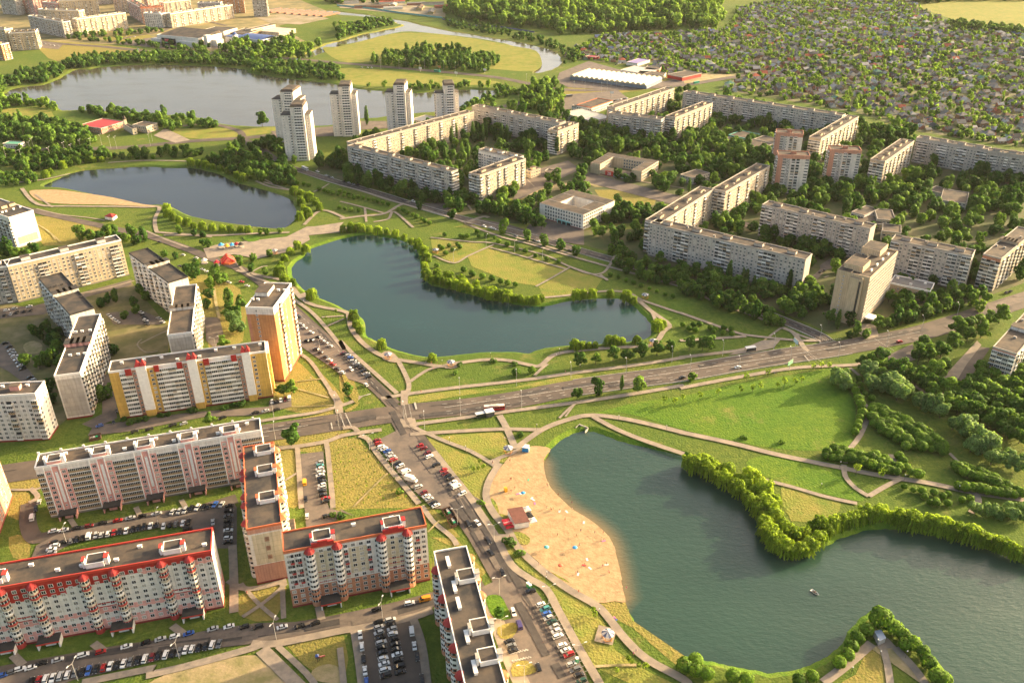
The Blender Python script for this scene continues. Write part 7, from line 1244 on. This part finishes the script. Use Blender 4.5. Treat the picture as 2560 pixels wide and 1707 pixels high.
for sx in (-3.4,3.6):
    for sy in (-1,1): link('wheel', WHEEL, r, loc=(sx, sy*1.1, .45)).scale = (1.4,1.4,1.4)
def bus(v, x, y, ax, col, label):
    p, a = vehicle_axis(v,x,y,ax); r = empty('city_bus', (p.x,p.y,GZ), a); tag(r, label, 'bus'); part(r, 'body', MB().box(-5.5,5.5,-1.25,1.25,.4,1.5,0).box(-5.5,5.5,-1.25,1.25,2.4,3.0,0), col); part(r, 'window_band', MB().box(-5.48,5.48,-1.22,1.22,1.5,2.4), M_CARGL)
    for sx in (-3.4,3.4):
        for sy in (-1,1): link('wheel', WHEEL, r, loc=(sx, sy*1.1, .4)).scale = (1.3,1.3,1.3)
bus('b',665,492,(60,8),mat('bus_green',(.03,.28,.18),.4),'green bus on the lake highway'); bus('X',2035,365,(100,-20),mat('bus_green',(.03,.28,.18),.4),'green bus passing the market roundabout'); bus('D',550,1195,(40,20),PAINT['w'],'white bus at the top of the boulevard'); bus('X',330,545,(60,-8),PAINT['g'],'dark bus at the terminal')

# ------------------------------------------------------------------ lamps, signs, shelters
M_POLE = mat('galvanised_pole',(.46,.44,.41),.6,var=.15,scale=1.0); M_LH = mat('lamp_housing',(.62,.61,.58),.4)
def lamp_meshes(h, arms):
    pole = MB().tube((0,0,0),(0,0,h),.13,.07,8).me('pole', M_POLE); arm = MB()
    for s in arms: arm.tube((0,0,h-.1),(s*2.2,0,h+.9),.06,.05,6)
    return pole, arm.me('arm', M_POLE), MB().box(-.55,.55,-.2,.2,-.1,.1).me('lamp_head', M_LH)
LM = {k: lamp_meshes(h, a) for k, (h, a) in dict(two=(9.5,(-1,1)), one=(9.5,(1,)), tall=(13,(-1,1))).items()}
GLOBE = (MB().tube((0,0,0),(0,0,3.6),.06,.05,6).me('pole', M_CANOPY), MB().lathe([(.05,3.55),(.2,3.65),(.27,3.85),(.2,4.05),(.04,4.15)],n=10).me('globe', M_LH))
def lamps(kind, spec, ang, where, frm):
    for i, p in enumerate(pts(spec)):
        r = empty('street_lamp', (p.x,p.y,.3), R(ang)); many = len(pts(spec)) > 1
        tag(r, f"{'double armed' if kind == 'two' else 'high mast' if kind == 'tall' else 'single armed'} street lamp {where}" + (f", {ordw(i+1)} from {frm}" if many else ''), 'street lamp', f'street lamps {where}')
        pl, ar, hd = LM[kind]; h = 13 if kind == 'tall' else 9.5; link('pole', pl, r); link('arm', ar, r)
        for s in ((-1,1) if kind != 'one' else (1,)): link('lamp_head', hd, r, loc=(s*2.5,0,h+.98))
lamps('two',"K 262,520 917,635 1320,1420 283,1070 h 1260,1559 1055,590 805,480",15,'along the beach street','the big bend'); lamps('two',"g 460,610 1088,500 1228,1395 535,1545 1890,1262 h 292,1120",80,'on the streets of the red house','the yard'); lamps('two',"J 1520,775 1835,1112 d 1790,720 d 2190,880 1480,870",20,'on the car park streets','the square')
lamps('one',"e 437,1335 825,1315 1242,1260 1207,1110 820,1170 1578,1060 1955,1030 2268,950 f 68,1010 400,1015 290,905 640,860 750,950 955,800 1080,920 1410,840 1650,730 1890,640",95,'along the avenue','the intersection'); lamps('one',"J 262,640 240,340 1065,280 1110,490 1980,370 2255,500",95,'round the intersection','the pink house'); lamps('one',"A 1045,1270 1425,1350 1795,1460 610,1480 1560,970 f 45,330",60,'over the playing field','the lawn corner'); lamps('tall',"a 760,1015 800,1020 1045,970 1030,1000 560,1040 700,1005 630,1030 500,1075 450,1060 350,1095 235,1030 215,1055 45,1090 155,1110",90,'on the highway below the lake','the left'); lamps('tall',"b 280,475 405,475 450,465 545,480 580,475 710,478 790,495 1275,575 1320,560 X 400,480 510,370 545,490 665,440 765,500 895,420 965,430 1040,420 1055,440 840,490 W 1070,750 1185,740 1290,790 1400,745 1575,760 1465,790",80,'on the far highway','the left')
def globes(spec, where, frm):
    P = pts(spec)
    for i, p in enumerate(P):
        r = empty('park_lamp', (p.x,p.y,.3)); tag(r, f"white globe park lamp {where}, {ordw(i+1)} from {frm}", 'park lamp', f'park lamps {where}'); link('pole', GLOBE[0], r); link('globe', GLOBE[1], r)
globes("K 890,300 1590,800 h 1410,880 i 1340,1310 1360,1390 1540,1390 1170,1500 960,240 1090,90 1530,180 1900,255 e 1345,1410 1905,1350 2230,1420 750,1500 860,1559",'on the park paths','the beach'); globes("d 2080,560 2130,1090 e 1030,920 1500,890 1640,1000 e 1480,930 700,970 d 1990,410",'round the middle pond','the square')
def gazebo(v, x, y, label):
    p = at(v,x,y); r = empty('gazebo', (p.x,p.y,.3)); tag(r, label, 'gazebo', 'striped gazebos'); n = 12; mb = MB()
    P = [(2.7*cos(2*pi*k/n), 2.7*sin(2*pi*k/n), 3.0) for k in range(n)] + [(0,0,4.3)]
    for k in range(n): mb.add([P[k],P[(k+1)%n],P[n]], [[0,1,2]], k % 2)
    mb.add(P[:n], [list(range(n))[::-1]], 0); mb.build('canopy', [mat('pale_canvas',(.50,.47,.43),.7), mat('blue_grey_canvas',(.08,.10,.17),.7)], r)
    pm = MB().tube((0,0,0),(0,0,3.0),.08).me('post', mat('orange_timber',(.45,.20,.06),.8))
    for k in range(6): link('post', pm, r, loc=(2.4*cos(pi*k/3), 2.4*sin(pi*k/3), 0))
    mb = MB()
    for k in range(12):
        if k % 6 == 0: continue
        a0, a1 = 2*pi*k/12, 2*pi*(k+1)/12
        for rr, z in ((2.4,.95),): mb.tube((rr*cos(a0),rr*sin(a0),z),(rr*cos(a1),rr*sin(a1),z),.05); mb.tube((1.9*cos(a0),1.9*sin(a0),.45),(1.9*cos(a1),1.9*sin(a1),.45),.16)
    mb.build('bench_ring', MATS['orange_timber'], r)
gazebo('K',1705,1105,'striped blue and white gazebo by the promenade below the sand beach'); gazebo('N',270,170,'striped gazebo beside the blue kiosk at the beach top'); gazebo('e',330,920,'striped gazebo on the round paved bay left of the lone willow'); gazebo('e',760,972,'striped gazebo in the path fork right of the lone willow'); gazebo('e',2085,510,'striped gazebo at the upper right of the middle pond'); gazebo('d',1880,205,'striped gazebo beside the amusement square'); gazebo('e',655,200,'striped gazebo hidden behind the upper pond willows'); gazebo('e',2140,825,'small striped gazebo at the lower right corner of the middle pond')
# trolleybus stops
def shelter(v, x, y, ax, label, L=9):
    p, a = vehicle_axis(v,x,y,ax); r = empty('bus_shelter', (p.x,p.y,.45), a); tag(r, label, 'bus shelter'); part(r, 'roof', MB().box(-L/2,L/2,-1.4,1.4,2.6,2.8), mat('pale_metal_sheet',(.55,.55,.55),.4)); part(r, 'back_panel', MB().box(-L/2+.1,L/2-.1,-1.25,-1.2,.2,2.5), M_GLASS); part(r, 'bench', MB().box(-L/3,L/3,-1.1,-.6,.4,.5), M_BARK)
    for sx in (-1,0,1):
        for sy in (-1,1): part(r, 'post', MB().box(sx*L*.45-.06,sx*L*.45+.06,sy*1.2-.05,sy*1.2+.05,0,2.6), M_CANOPY)
    return r
shelter('M',1110,850,(190,-40),'grey bus shelter in front of the trolleybus'); r = shelter('f',480,862,(60,-8),'grey bus shelter on the far side of the avenue',7)
p, a = vehicle_axis('M',1195,835,(190,-40)); r = empty('stop_kiosk', (p.x,p.y,.45), a); tag(r, 'dark grey kiosk joined to the bus shelter at the trolleybus stop', 'kiosk'); part(r, 'wall', MB().box(-2.4,2.4,-2,2,0,3,0), mat('kiosk_grey',(.07,.07,.075),.6)); part(r, 'roof', MB().box(-2.6,2.6,-2.2,2.2,3,3.25), MATS['pale_metal_sheet']); part(r, 'window', MB().box(-1.8,1.8,2,2.05,1,2.3), M_GLASS)
def billboard(v, x, y, ax, col, label, h=3.0, w=6.0, foot=3.2):
    p, a = vehicle_axis(v,x,y,ax); r = empty('billboard', (p.x,p.y,.3), a); tag(r, label, 'billboard'); part(r, 'post', MB().tube((0,0,0),(0,0,foot),.2), M_POLE); part(r, 'panel', MB().box(-w/2,w/2,-.15,.15,foot,foot+h), M_TRIMG); part(r, 'poster', MB().box(-w/2+.15,w/2-.15,-.2,-.15,foot+.15,foot+h-.15), col)
MG = mat('poster_green',(.20,.50,.26),.6); MW2 = mat('poster_white',(.66,.64,.58),.6); MO2 = mat('poster_orange',(.60,.28,.08),.6)
billboard('f',748,985,(30,-20),MG,'green billboard on the avenue verge facing the stop'); billboard('f',788,840,(30,30),MATS['pale_blue_paint'],'pale blue billboard in the path fork near the boulevard mouth'); 
for i, (v,x,y,c) in enumerate((('b',680,480,MO2),('b',550,490,MW2),('b',795,522,MW2),('b',990,500,MW2),('W',1335,790,MW2),('W',1465,760,MO2),('W',575,730,MW2),('W',90,700,MW2),('W',2215,840,MW2),('X',905,560,MW2))): billboard(v,x,y,(60,10),c,f"{'orange' if c is MO2 else 'white'} billboard by the lake highway, {ordw(i+1)} of the set", foot=6 if i == 9 else 4)

# ------------------------------------------------------------------ beach
def quad_house(nm, label, cat, v, C4, H, wallm, roofm, e=.4):
    P = [at(v,x,y,H) for x,y in C4]; o = sum(P, Vector())/4; r = empty(nm, (o.x,o.y,.3)); tag(r, label, cat); Q = [(p.x-o.x,p.y-o.y) for p in P]
    if sum(Q[i-1][0]*Q[i][1]-Q[i][0]*Q[i-1][1] for i in range(4)) < 0: Q = Q[::-1]
    part(r, 'wall', MB().prism(Q,0,H-.3), wallm); part(r, 'roof', MB().prism([(x*1.05,y*1.05) for x,y in Q],H-.3,H-.1), roofm); return r, Q
kz, Q = quad_house('beach_cafe', 'beach cafe kiosk with flat brown roof and white walls on the sand', 'cafe', 'N', ((262,925),(455,893),(553,1085),(360,1115)), 3.6, M_TRIM, mat('brown_felt_roof',(.15,.06,.045),.85,var=.2,scale=.4))
def tent(v, C4, H, m, label, nm='tent', top=1.3, fill=0):
    P = [at(v,x,y,H) for x,y in C4]; o = sum(P, Vector())/4; r = empty(nm, (o.x,o.y,.3)); tag(r, label, 'awning tent'); Q = [(p.x-o.x,p.y-o.y,H-.3) for p in P]; mb = MB().add(Q+[(0,0,H+top-.3)], [[0,1,4],[1,2,4],[2,3,4],[3,0,4]])
    mb.add(Q+[(x,y,z-.4) for x,y,z in Q], [[i,(i+1)%4,(i+1)%4+4,i+4] for i in range(4)]); part(r, 'canopy', mb, m)
    for q in Q: part(r, 'post', MB().tube((q[0]*.97,q[1]*.97,0),(q[0]*.97,q[1]*.97,H-.3),.05), M_POLE)
    return r, Q
M_CANR = mat('red_canvas',(.55,.02,.035),.6); M_CANW = mat('white_canvas',(.66,.62,.55),.7); M_CANK = mat('black_canvas',(.02,.02,.02),.7)
tr, Q = tent('N', ((180,1060),(280,1040),(325,1105),(215,1135)), 2.6, M_CANR, 'red awning tent with white script lettering beside the beach cafe', top=.5)
e1 = Vector(Q[2])-Vector(Q[3]); fc = bpy.data.curves.new('awning_lettering','FONT'); fc.body = 'Coca-Cola'; fc.size = .95; fc.shear = .25; fc.align_x = 'CENTER'; fc.extrude = .01; fc.materials.append(M_TRIM)
lt = text_object('awning_lettering', fc, tr); lt.location = ((Q[2][0]+Q[3][0])*.30, (Q[2][1]+Q[3][1])*.30, 2.72); lt.rotation_euler = (R(14), 0, math.atan2(e1.y, e1.x))
tent('N', ((458,898),(535,876),(580,938),(490,955)), 2.8, M_CANW, 'white awning tent at the upper side of the beach cafe'); tent('N', ((502,965),(570,948),(612,1018),(535,1035)), 2.8, M_CANK, 'black awning tent between two white ones at the beach cafe'); tent('N', ((540,1045),(615,1025),(660,1085),(565,1108)), 2.8, M_CANW, 'white awning tent at the lower side of the beach cafe'); tent('N', ((235,1150),(330,1125),(350,1150),(250,1180)), 1.5, M_CANR, 'low red counter beside the red awning tent', nm='red_counter', top=.1)
bk, Q = quad_house('blue_kiosk', 'blue and white kiosk at the top of the beach', 'kiosk', 'N', ((455,100),(500,58),(552,66),(545,110)), 2.9, mat('kiosk_blue',(.03,.22,.50),.5), M_TRIM)
part(bk, 'white_side', MB().add([(Q[i][0]*1.01,Q[i][1]*1.01,z) for z in (.1,2.2) for i in (0,1)], [[0,1,3,2]]), M_TRIM)
yk, Q = quad_house('yellow_stand', 'small yellow lifeguard stand on the sand', 'stand', 'N', ((210,630),(240,622),(262,645),(225,655)), 2.4, PAINT['y'], PAINT['y'])
part(yk, 'railing', MB().tube((-.9,-.9,2.4),(.9,-.9,3.1),.05).tube((.9,-.9,3.1),(.9,.9,3.1),.05).tube((.9,.9,2.4),(.9,.9,3.1),.05), PAINT['o'])
def parasol(v,x,y,m,label):
    p = at(v,x,y,0); r = empty('beach_umbrella', (p.x,p.y,.3)); tag(r, label, 'beach umbrella'); part(r, 'pole', MB().tube((0,0,0),(0,0,2.1),.03), M_POLE); n = 10; part(r, 'canopy', MB().add([(1.2*cos(2*pi*k/n),1.2*sin(2*pi*k/n),1.75) for k in range(n)]+[(.7*cos(2*pi*k/n),.7*sin(2*pi*k/n),2.05) for k in range(n)]+[(0,0,2.2)], [[k,(k+1)%n,(k+1)%n+n,k+n] for k in range(n)]+[[k+n,(k+1)%n+n,2*n] for k in range(n)]), m)
MB_ = mat('blue_canvas',(.05,.28,.55),.6); parasol('N',470,745,MB_,'blue beach umbrella near the yellow stand'); parasol('N',782,1470,mat('teal_canvas',(.10,.40,.38),.6),'teal beach umbrella on the lower sand'); parasol('N',1160,1475,MB_,'blue beach umbrella in the middle of the lower sand'); parasol('K',1075,165,mat('orange_canvas',(.55,.12,.06),.6),'red beach umbrella lying low near the volleyball poles') 
# people: one skinned body each, trunks or suit as a second piece
M_SKIN = mat('sunned_skin',(.42,.22,.13),.6,rnd=.2); SUITS = [mat('swimwear_'+n_,c_,.7) for n_,c_ in (('dark',(.03,.03,.05)),('red',(.45,.04,.05)),('blue',(.04,.12,.40)),('white',(.6,.58,.55)),('pink',(.5,.15,.30)))]
M_HAIR = mat('dark_hair',(.03,.02,.015),.7)
def person_meshes(pose):
    J = dict(pelvis=(0,0,.95), waist=(0,0,1.1), chest=(0,.0,1.36), neck=(0,0,1.50), head=(0,.02,1.60), top=(0,.01,1.72))
    if pose == 'stand': J.update(hl=(.11,0,.9),kl=(.12,.02,.5),al=(.12,-.02,.08),tl=(.13,.15,.03),hr=(-.11,0,.9),kr=(-.12,.02,.5),ar=(-.12,-.02,.08),tr=(-.13,.15,.03),sl=(.2,0,1.42),el=(.25,.0,1.14),wl=(.24,.08,.88),fl=(.24,.12,.78),sr=(-.2,0,1.42),er=(-.25,.0,1.14),wr=(-.24,.08,.88),fr=(-.24,.12,.78))
    else: J.update(hl=(.1,0,.9),kl=(.11,.24,.54),al=(.11,.20,.10),tl=(.11,.36,.06),hr=(-.1,0,.9),kr=(-.11,-.04,.48),ar=(-.11,-.36,.14),tr=(-.11,-.26,.04),sl=(.2,0,1.42),el=(.25,-.12,1.16),wl=(.23,-.10,.90),fl=(.23,-.05,.80),sr=(-.2,0,1.42),er=(-.25,.12,1.16),wr=(-.22,.28,.96),fr=(-.22,.34,.88))
    E = [('pelvis','waist'),('waist','chest'),('chest','neck'),('neck','head'),('head','top')]
    for s in 'lr': E += [('pelvis','h'+s),('h'+s,'k'+s),('k'+s,'a'+s),('a'+s,'t'+s),('chest','s'+s),('s'+s,'e'+s),('e'+s,'w'+s),('w'+s,'f'+s)]
    rad = dict(pelvis=.14,waist=.12,chest=.15,neck=.06,head=.10,top=.07); rad.update({k+s:v for s in 'lr' for k,v in dict(h=.095,k=.065,a=.045,t=.035,s=.065,e=.045,w=.033,f=.03).items()})
    ks = list(J); me = bpy.data.meshes.new('skeleton'); me.from_pydata([J[k] for k in ks], [(ks.index(a),ks.index(b)) for a,b in E], []); o = bpy.data.objects.new('skeleton', me); C.objects.link(o)
    md = o.modifiers.new('Skin','SKIN'); 
    for i,k in enumerate(ks): me.skin_vertices[0].data[i].radius = (rad[k],rad[k]*(.75 if k in ('pelvis','waist','chest') else 1))
    me.skin_vertices[0].data[0].use_root = True; o.modifiers.new('Sub','SUBSURF').levels = 1; bpy.context.view_layer.update()
    b = bpy.data.meshes.new_from_object(o.evaluated_get(bpy.context.evaluated_depsgraph_get())); b.name = 'person'; bpy.data.objects.remove(o); b.materials.clear(); b.materials.append(M_SKIN); b.polygons.foreach_set('use_smooth',[True]*len(b.polygons)); return b
PM = {k: person_meshes(k) for k in ('stand','walk')}
HAIR = MB().lathe([(.105,1.60),(.118,1.68),(.10,1.76),(.04,1.80)],0,-.01,10).me('hair', M_HAIR); SUIT = {m.name: MB().lathe([(.17,.84),(.185,.95),(.165,1.06)],0,0,12).me('swimwear', m) for m in SUITS}; TOPS = {m.name: MB().lathe([(.185,.86),(.185,1.0),(.19,1.36),(.10,1.47)],0,0,12).me('shirt', m) for m in SUITS}
TOWEL = [MB().box(-.45,.45,-.95,.95,0,.03).me('beach_towel', m) for m in (SUITS[1],SUITS[4],SUITS[2],mat('green_towel',(.10,.36,.20),.9),SUITS[3])]
pr = random.Random(9); CN = ('dark','red','blue','white','pink')
def person(v, x, y, what, where, pose='stand', wade=False, z=None):
    p = at(v,x,y); k = pr.randrange(5); zz = z if z is not None else (-1.75 if wade else .25); o = link('person', PM[pose] if pose in PM else PM['stand'], None, None, (p.x,p.y,zz)); o.rotation_euler = (0,0,pr.uniform(0,6.28))
    if pose == 'lie': o.rotation_euler = (-pi/2,0,pr.uniform(0,6.28)); o.location.z = .45
    suit = what == 'bather'; tag(o, f"{'bather in '+CN[k]+' swimwear' if suit else 'walker in a '+CN[k]+' shirt'} {where}", 'person', 'people on the beach' if suit else 'people on the paths')
    link('hair', HAIR, o); link('swimwear' if suit else 'shirt', (SUIT if suit else TOPS)[SUITS[k].name], o)
BE = [(300,540,'near the upper sand edge, left one'),(312,535,'near the upper sand edge, right one'),(800,625,'standing at the waterline of the upper beach'),(788,612,'stooping at the waterline of the upper beach'),(1540,1252,'alone by the lower waterline'),(1425,1258,'lying above the lower waterline'),(1030,1075,'walking across the middle sand'),(930,1282,'standing on the middle sand'),(1182,1295,'standing right of the middle sand'),(850,950,'in the group on the central sand'),(835,940,'left in the group on the central sand'),(870,935,'right in the group on the central sand'),(785,920,'above the central group'),(1215,1425,'beside the blue umbrella'),(1225,1412,'behind the blue umbrella'),(1550,1345,'on a red mat by the water'),(1520,1340,'left of the red mat by the water'),(310,700,'near the striped towels'),(360,655,'walking left of the blue umbrella'),(1240,1225,'beside a dark bag on the sand'),(960,955,'on a pink towel above the water')]
for x,y,w in BE: person('N',x,y,'bather',w,pr.choice(('stand','stand','walk')))
for x,y,w in ((938,705,'wading off the upper beach'),(1122,810,'wading with a raised arm'),(1075,872,'wading, left of a pair'),(1125,890,'wading, right of a pair'),(1100,735,'swimming off the upper beach')): person('N',x,y,'bather',w,'stand',True)
for x,y,w in ((1728,235,'at the lower sand near the water'),(1712,225,'left of the pair at the lower sand'),(1300,235,'by the striped towels below the umbrella'),(1280,245,'seated group left of the striped towels'),(1395,130,'beside a dark towel on the lower sand'),(1635,150,'dark shape right of the towels'),(1690,120,'beside the pink towel near the water')): person('K',x,y,'bather',w)
for v,x,y,w in (('K',785,125,'at the promenade wall'),('K',1318,488,'cycling down the promenade'),('K',2050,1320,'below the gazebo'),('K',2085,1280,'on the lower promenade'),('K',1955,440,'at the end of the sand'),('N',60,320,'on the path above the beach'),('N',295,290,'at the fork above the beach'),('M',450,235,'on the curved path'),('M',282,545,'on the avenue pavement'),('M',2210,275,'on the far avenue pavement'),('M',1903,1075,'near the kiosk path'),('M',1238,1490,'by the sand corner'),('M',1470,1465,'beside the sand corner'),('M',1398,1170,'on the dry lawn path'),('f',655,1035,'on the promenade, front one'),('f',645,1030,'on the promenade, rear one'),('J',1090,590,'at the pavement corner'),('A',970,1005,'on the boulevard pavement'),('M',345,155,'by the pond, left one'),('M',418,160,'by the pond, middle one'),('M',500,160,'by the pond, right one'),('g',1690,950,'on the crossing yard path'),('h',1140,690,'on the beach pavement'),('h',1160,570,'at the sand path')): person(v,x,y,'walker',w,'walk')
for i,(v,x,y,k) in enumerate((('N',400,722,1),('N',430,718,4),('N',585,780,4),('N',605,800,4),('N',625,850,1),('N',540,535,3),('N',1050,960,4),('N',955,955,4),('N',1280,1105,4),('N',1545,1350,1),('N',485,1318,4),('K',1430,48,4),('K',1468,165,4),('K',1390,125,0),('K',1690,118,4),('K',1310,245,4),('K',1805,845,2),('K',1800,830,1))):
    p = at(v,x,y); o = link('beach_towel', TOWEL[k], None, None, (p.x,p.y,.3), pr.uniform(0,3)); tag(o, f"{('red','pink','blue','green','white')[k]} towel on the beach, {ordw(i+1)} counting down from the kiosk", 'towel', 'towels on the beach')
# boat
p = at('i',922,942,WZ); d = at('i',950,962,WZ)-p; r = empty('rowing_boat', (p.x,p.y,WZ+.05), math.atan2(d.y,d.x)); tag(r, 'small white rowing boat with rowers on the beach pond', 'boat'); n = 9; hull = []
for z, k in ((-.2,.72),(.45,1.0)):
    for i in range(n): t = i/(n-1); hull.append((-1.9*k+4.0*k*t, -.75*k*math.sqrt(max(0,1-(max(0,t-.3)/.7)**2)), z))
    for i in range(n-2,-1,-1): t = i/(n-1); hull.append((-1.9*k+4.0*k*t, .75*k*math.sqrt(max(0,1-(max(0,t-.3)/.7)**2)), z))
m_ = 2*n-1; part(r, 'hull', MB().add(hull, [[i,(i+1)%m_,(i+1)%m_+m_,i+m_] for i in range(m_)] + [list(range(m_))[::-1]]), M_TRIM); part(r, 'seat', MB().box(-.9,-.6,-.6,.6,.2,.26).box(.4,.7,-.6,.6,.2,.26), M_BARK); part(r, 'oar', MB().tube((0,-.6,.5),(-.6,-2.2,.1),.04), M_BARK)
o = link('person', PM['stand'], None, None, (p.x,p.y,WZ-.35)); tag(o, 'rower in dark clothes sitting in the white boat', 'person'); link('shirt', TOPS[SUITS[0].name], o)
# other small things
r, Q = quad_house('shore_pavilion', 'blue grey roofed pavilion on the point under the big tree', 'pavilion', 'i', ((1330,1205),(1375,1195),(1408,1250),(1365,1270)), 3.0, M_POLE, mat('blue_grey_sheet',(.22,.27,.36),.5))
r, Q = quad_house('red_pavilion', 'red roofed pavilion on the lawn below the far pond', 'pavilion', 'a', ((715,1480),(750,1460),(798,1470),(770,1490)), 3.0, M_TRIM, M_REDTILE); part(r, 'hip', MB().add([(q[0],q[1],3.0) for q in Q]+[(0,0,5)], [[0,1,4],[1,2,4],[2,3,4],[3,0,4]]), M_REDTILE)
def cabin(v,x,y,ax,m,label,nm='toilet_cabin'):
    p,a = vehicle_axis(v,x,y,ax); r = empty(nm,(p.x,p.y,.3),a); tag(r,label,'toilet cabin'); part(r,'wall',MB().box(-.6,.6,-.6,.6,0,2.2),m); part(r,'roof',MB().box(-.65,.65,-.65,.65,2.2,2.45),M_TRIM); part(r,'door',MB().box(-.4,.4,-.63,-.6,.1,2.0),MG)
MGC = mat('cabin_green',(.02,.30,.12),.5); cabin('K',640,395,(20,-5),MGC,'green toilet cabin with white roof on the pavement corner'); cabin('K',670,420,(20,-5),MGC,'green toilet cabin nearest the black car'); cabin('K',1295,1400,(20,-5),MGC,'green toilet cabin beside the red car of the beach row')
def bins(v, x, y, ax, label, n=4):
    p,a = vehicle_axis(v,x,y,ax); r = empty('bin_enclosure',(p.x,p.y,.3),a); tag(r,label,'bin enclosure'); L = 6.0
    part(r,'fence_panel',MB().box(-L/2,L/2,-2.2,-2.1,0,1.7).box(-L/2,L/2,2.1,2.2,0,1.7).box(-L/2,-L/2+.1,-2.1,2.1,0,1.7).box(L/2-.1,L/2,-2.1,.6,0,1.7),mat('rusty_panel',(.13,.07,.045),.85,var=.4,scale=1.5))
    for i in range(n): o = link('waste_container', MB().box(-.55,.55,-.6,.6,0,1.2).me('waste_container',[(M_PLINTHG,M_POLE,MGC,M_CANOPY)[i % 4]])); o.location = (p.x+cos(a)*(-2+1.35*i)-sin(a)*.3, p.y+sin(a)*(-2+1.35*i)+cos(a)*.3, .3); o.rotation_euler=(0,0,a); tag(o, f"{('grey','pale','green','black')[i % 4]} waste container inside the {label}", 'waste container')
bins('h',740,395,(40,60),'upper rusty enclosure beside the beach street'); bins('h',775,460,(40,60),'lower rusty enclosure beside the beach street'); bins('d',1950,722,(50,30),'brown enclosure by the orange tower'); bins('O',545,225,(60,-12),'dark enclosure behind the pink house roof')
# amusements
p = at('d',1560,262); r = empty('inflatable_slide',(p.x,p.y,.3),.4); tag(r,'orange inflatable slide beside the amusement square','inflatable'); MI = mat('orange_vinyl',(.60,.13,.04),.4); part(r,'cushion',MB().prism(octo(6,10),0,1.2),MI)
for k in range(5): part(r,'tube_arch',MB().tube((-5,-4+2*k,1.2),(0,-4+2*k,5.5),.7,.6,8).tube((0,-4+2*k,5.5),(5,-4+2*k,1.2),.6,.7,8),MI if k % 2 else M_CANR)
for i,(x,y,m,lb) in enumerate(((1515,165,MB_,'blue'),(1555,172,PAINT['y'],'yellow'),(1590,165,MB_,'second blue'),(1620,160,PAINT['r'],'red'),(1650,160,M_CANOPY,'black'),(1400,270,M_CANW,'white'),(1485,285,M_CANR,'low red'))):
    p = at('d',x,y); r = empty('fairground_ride',(p.x,p.y,.3),.5*i); tag(r,f'{lb} fairground ride at the amusement square','fairground ride'); part(r,'platform',MB().prism(octo(2.6,10),0,.6),M_TRIMG); part(r,'canopy',MB().lathe([(2.6,2.6),(1.4,3.6),(.1,4.6)],n=10),m); part(r,'mast',MB().tube((0,0,.6),(0,0,2.7),.2),PAINT['y'])
p = at('g',2180,1405); r = empty('playground_slide',(p.x,p.y,.3),.8); tag(r,'red and blue playground slide on the sandy lawn','slide'); part(r,'chute',MB().tube((0,0,1.8),(2.8,0,.3),.35,n=8),PAINT['r']); part(r,'tower',MB().box(-.9,.1,-.7,.7,1.6,1.8).box(-.9,-.8,-.7,-.6,0,3).box(-.9,-.8,.6,.7,0,3).box(0,.1,.6,.7,0,3).box(0,.1,-.7,-.6,0,3),M_BARK); part(r,'roof',MB().lathe([(1.0,3.0),(.1,3.8)],-.4,0,4),PAINT['b'])
p = at('e',1665,1385); r = empty('culvert_outlet',(p.x,p.y,-.2),R(-35)); tag(r,'concrete culvert outlet at the head of the beach pond','culvert'); part(r,'headwall',MB().box(-3,-1,-.3,.3,-1.2,.9).box(1,3,-.3,.3,-1.2,.9).box(-1,1,-.3,.3,.5,.9),M_TRIMG); part(r,'wing_wall',MB().box(-3.2,-2.9,-3.5,-.35,-1.2,.6).box(2.9,3.2,-3.5,-.35,-1.2,.6),M_TRIMG)
print('COUNTS', NCOUNT, 'cars', NCAR, 'objects', len(bpy.data.objects))

# ------------------------------------------------------------------ summer haze
m = bpy.data.materials.new('haze'); m.use_nodes = True; n = m.node_tree.nodes; l = m.node_tree.links; n.remove(n["Principled BSDF"])
pv = n.new("ShaderNodeVolumePrincipled"); pv.inputs["Color"].default_value = (.93,.92,.88,1); pv.inputs["Density"].default_value = HAZE; pv.inputs["Anisotropy"].default_value = .1; l.new(pv.outputs[0], n["Material Output"].inputs["Volume"])
tag(MB().box(-9200,9200,-400,14200,-4.0,290).build('haze', m), kind='stuff', label='thin warm summer haze over the whole town', cat='haze')
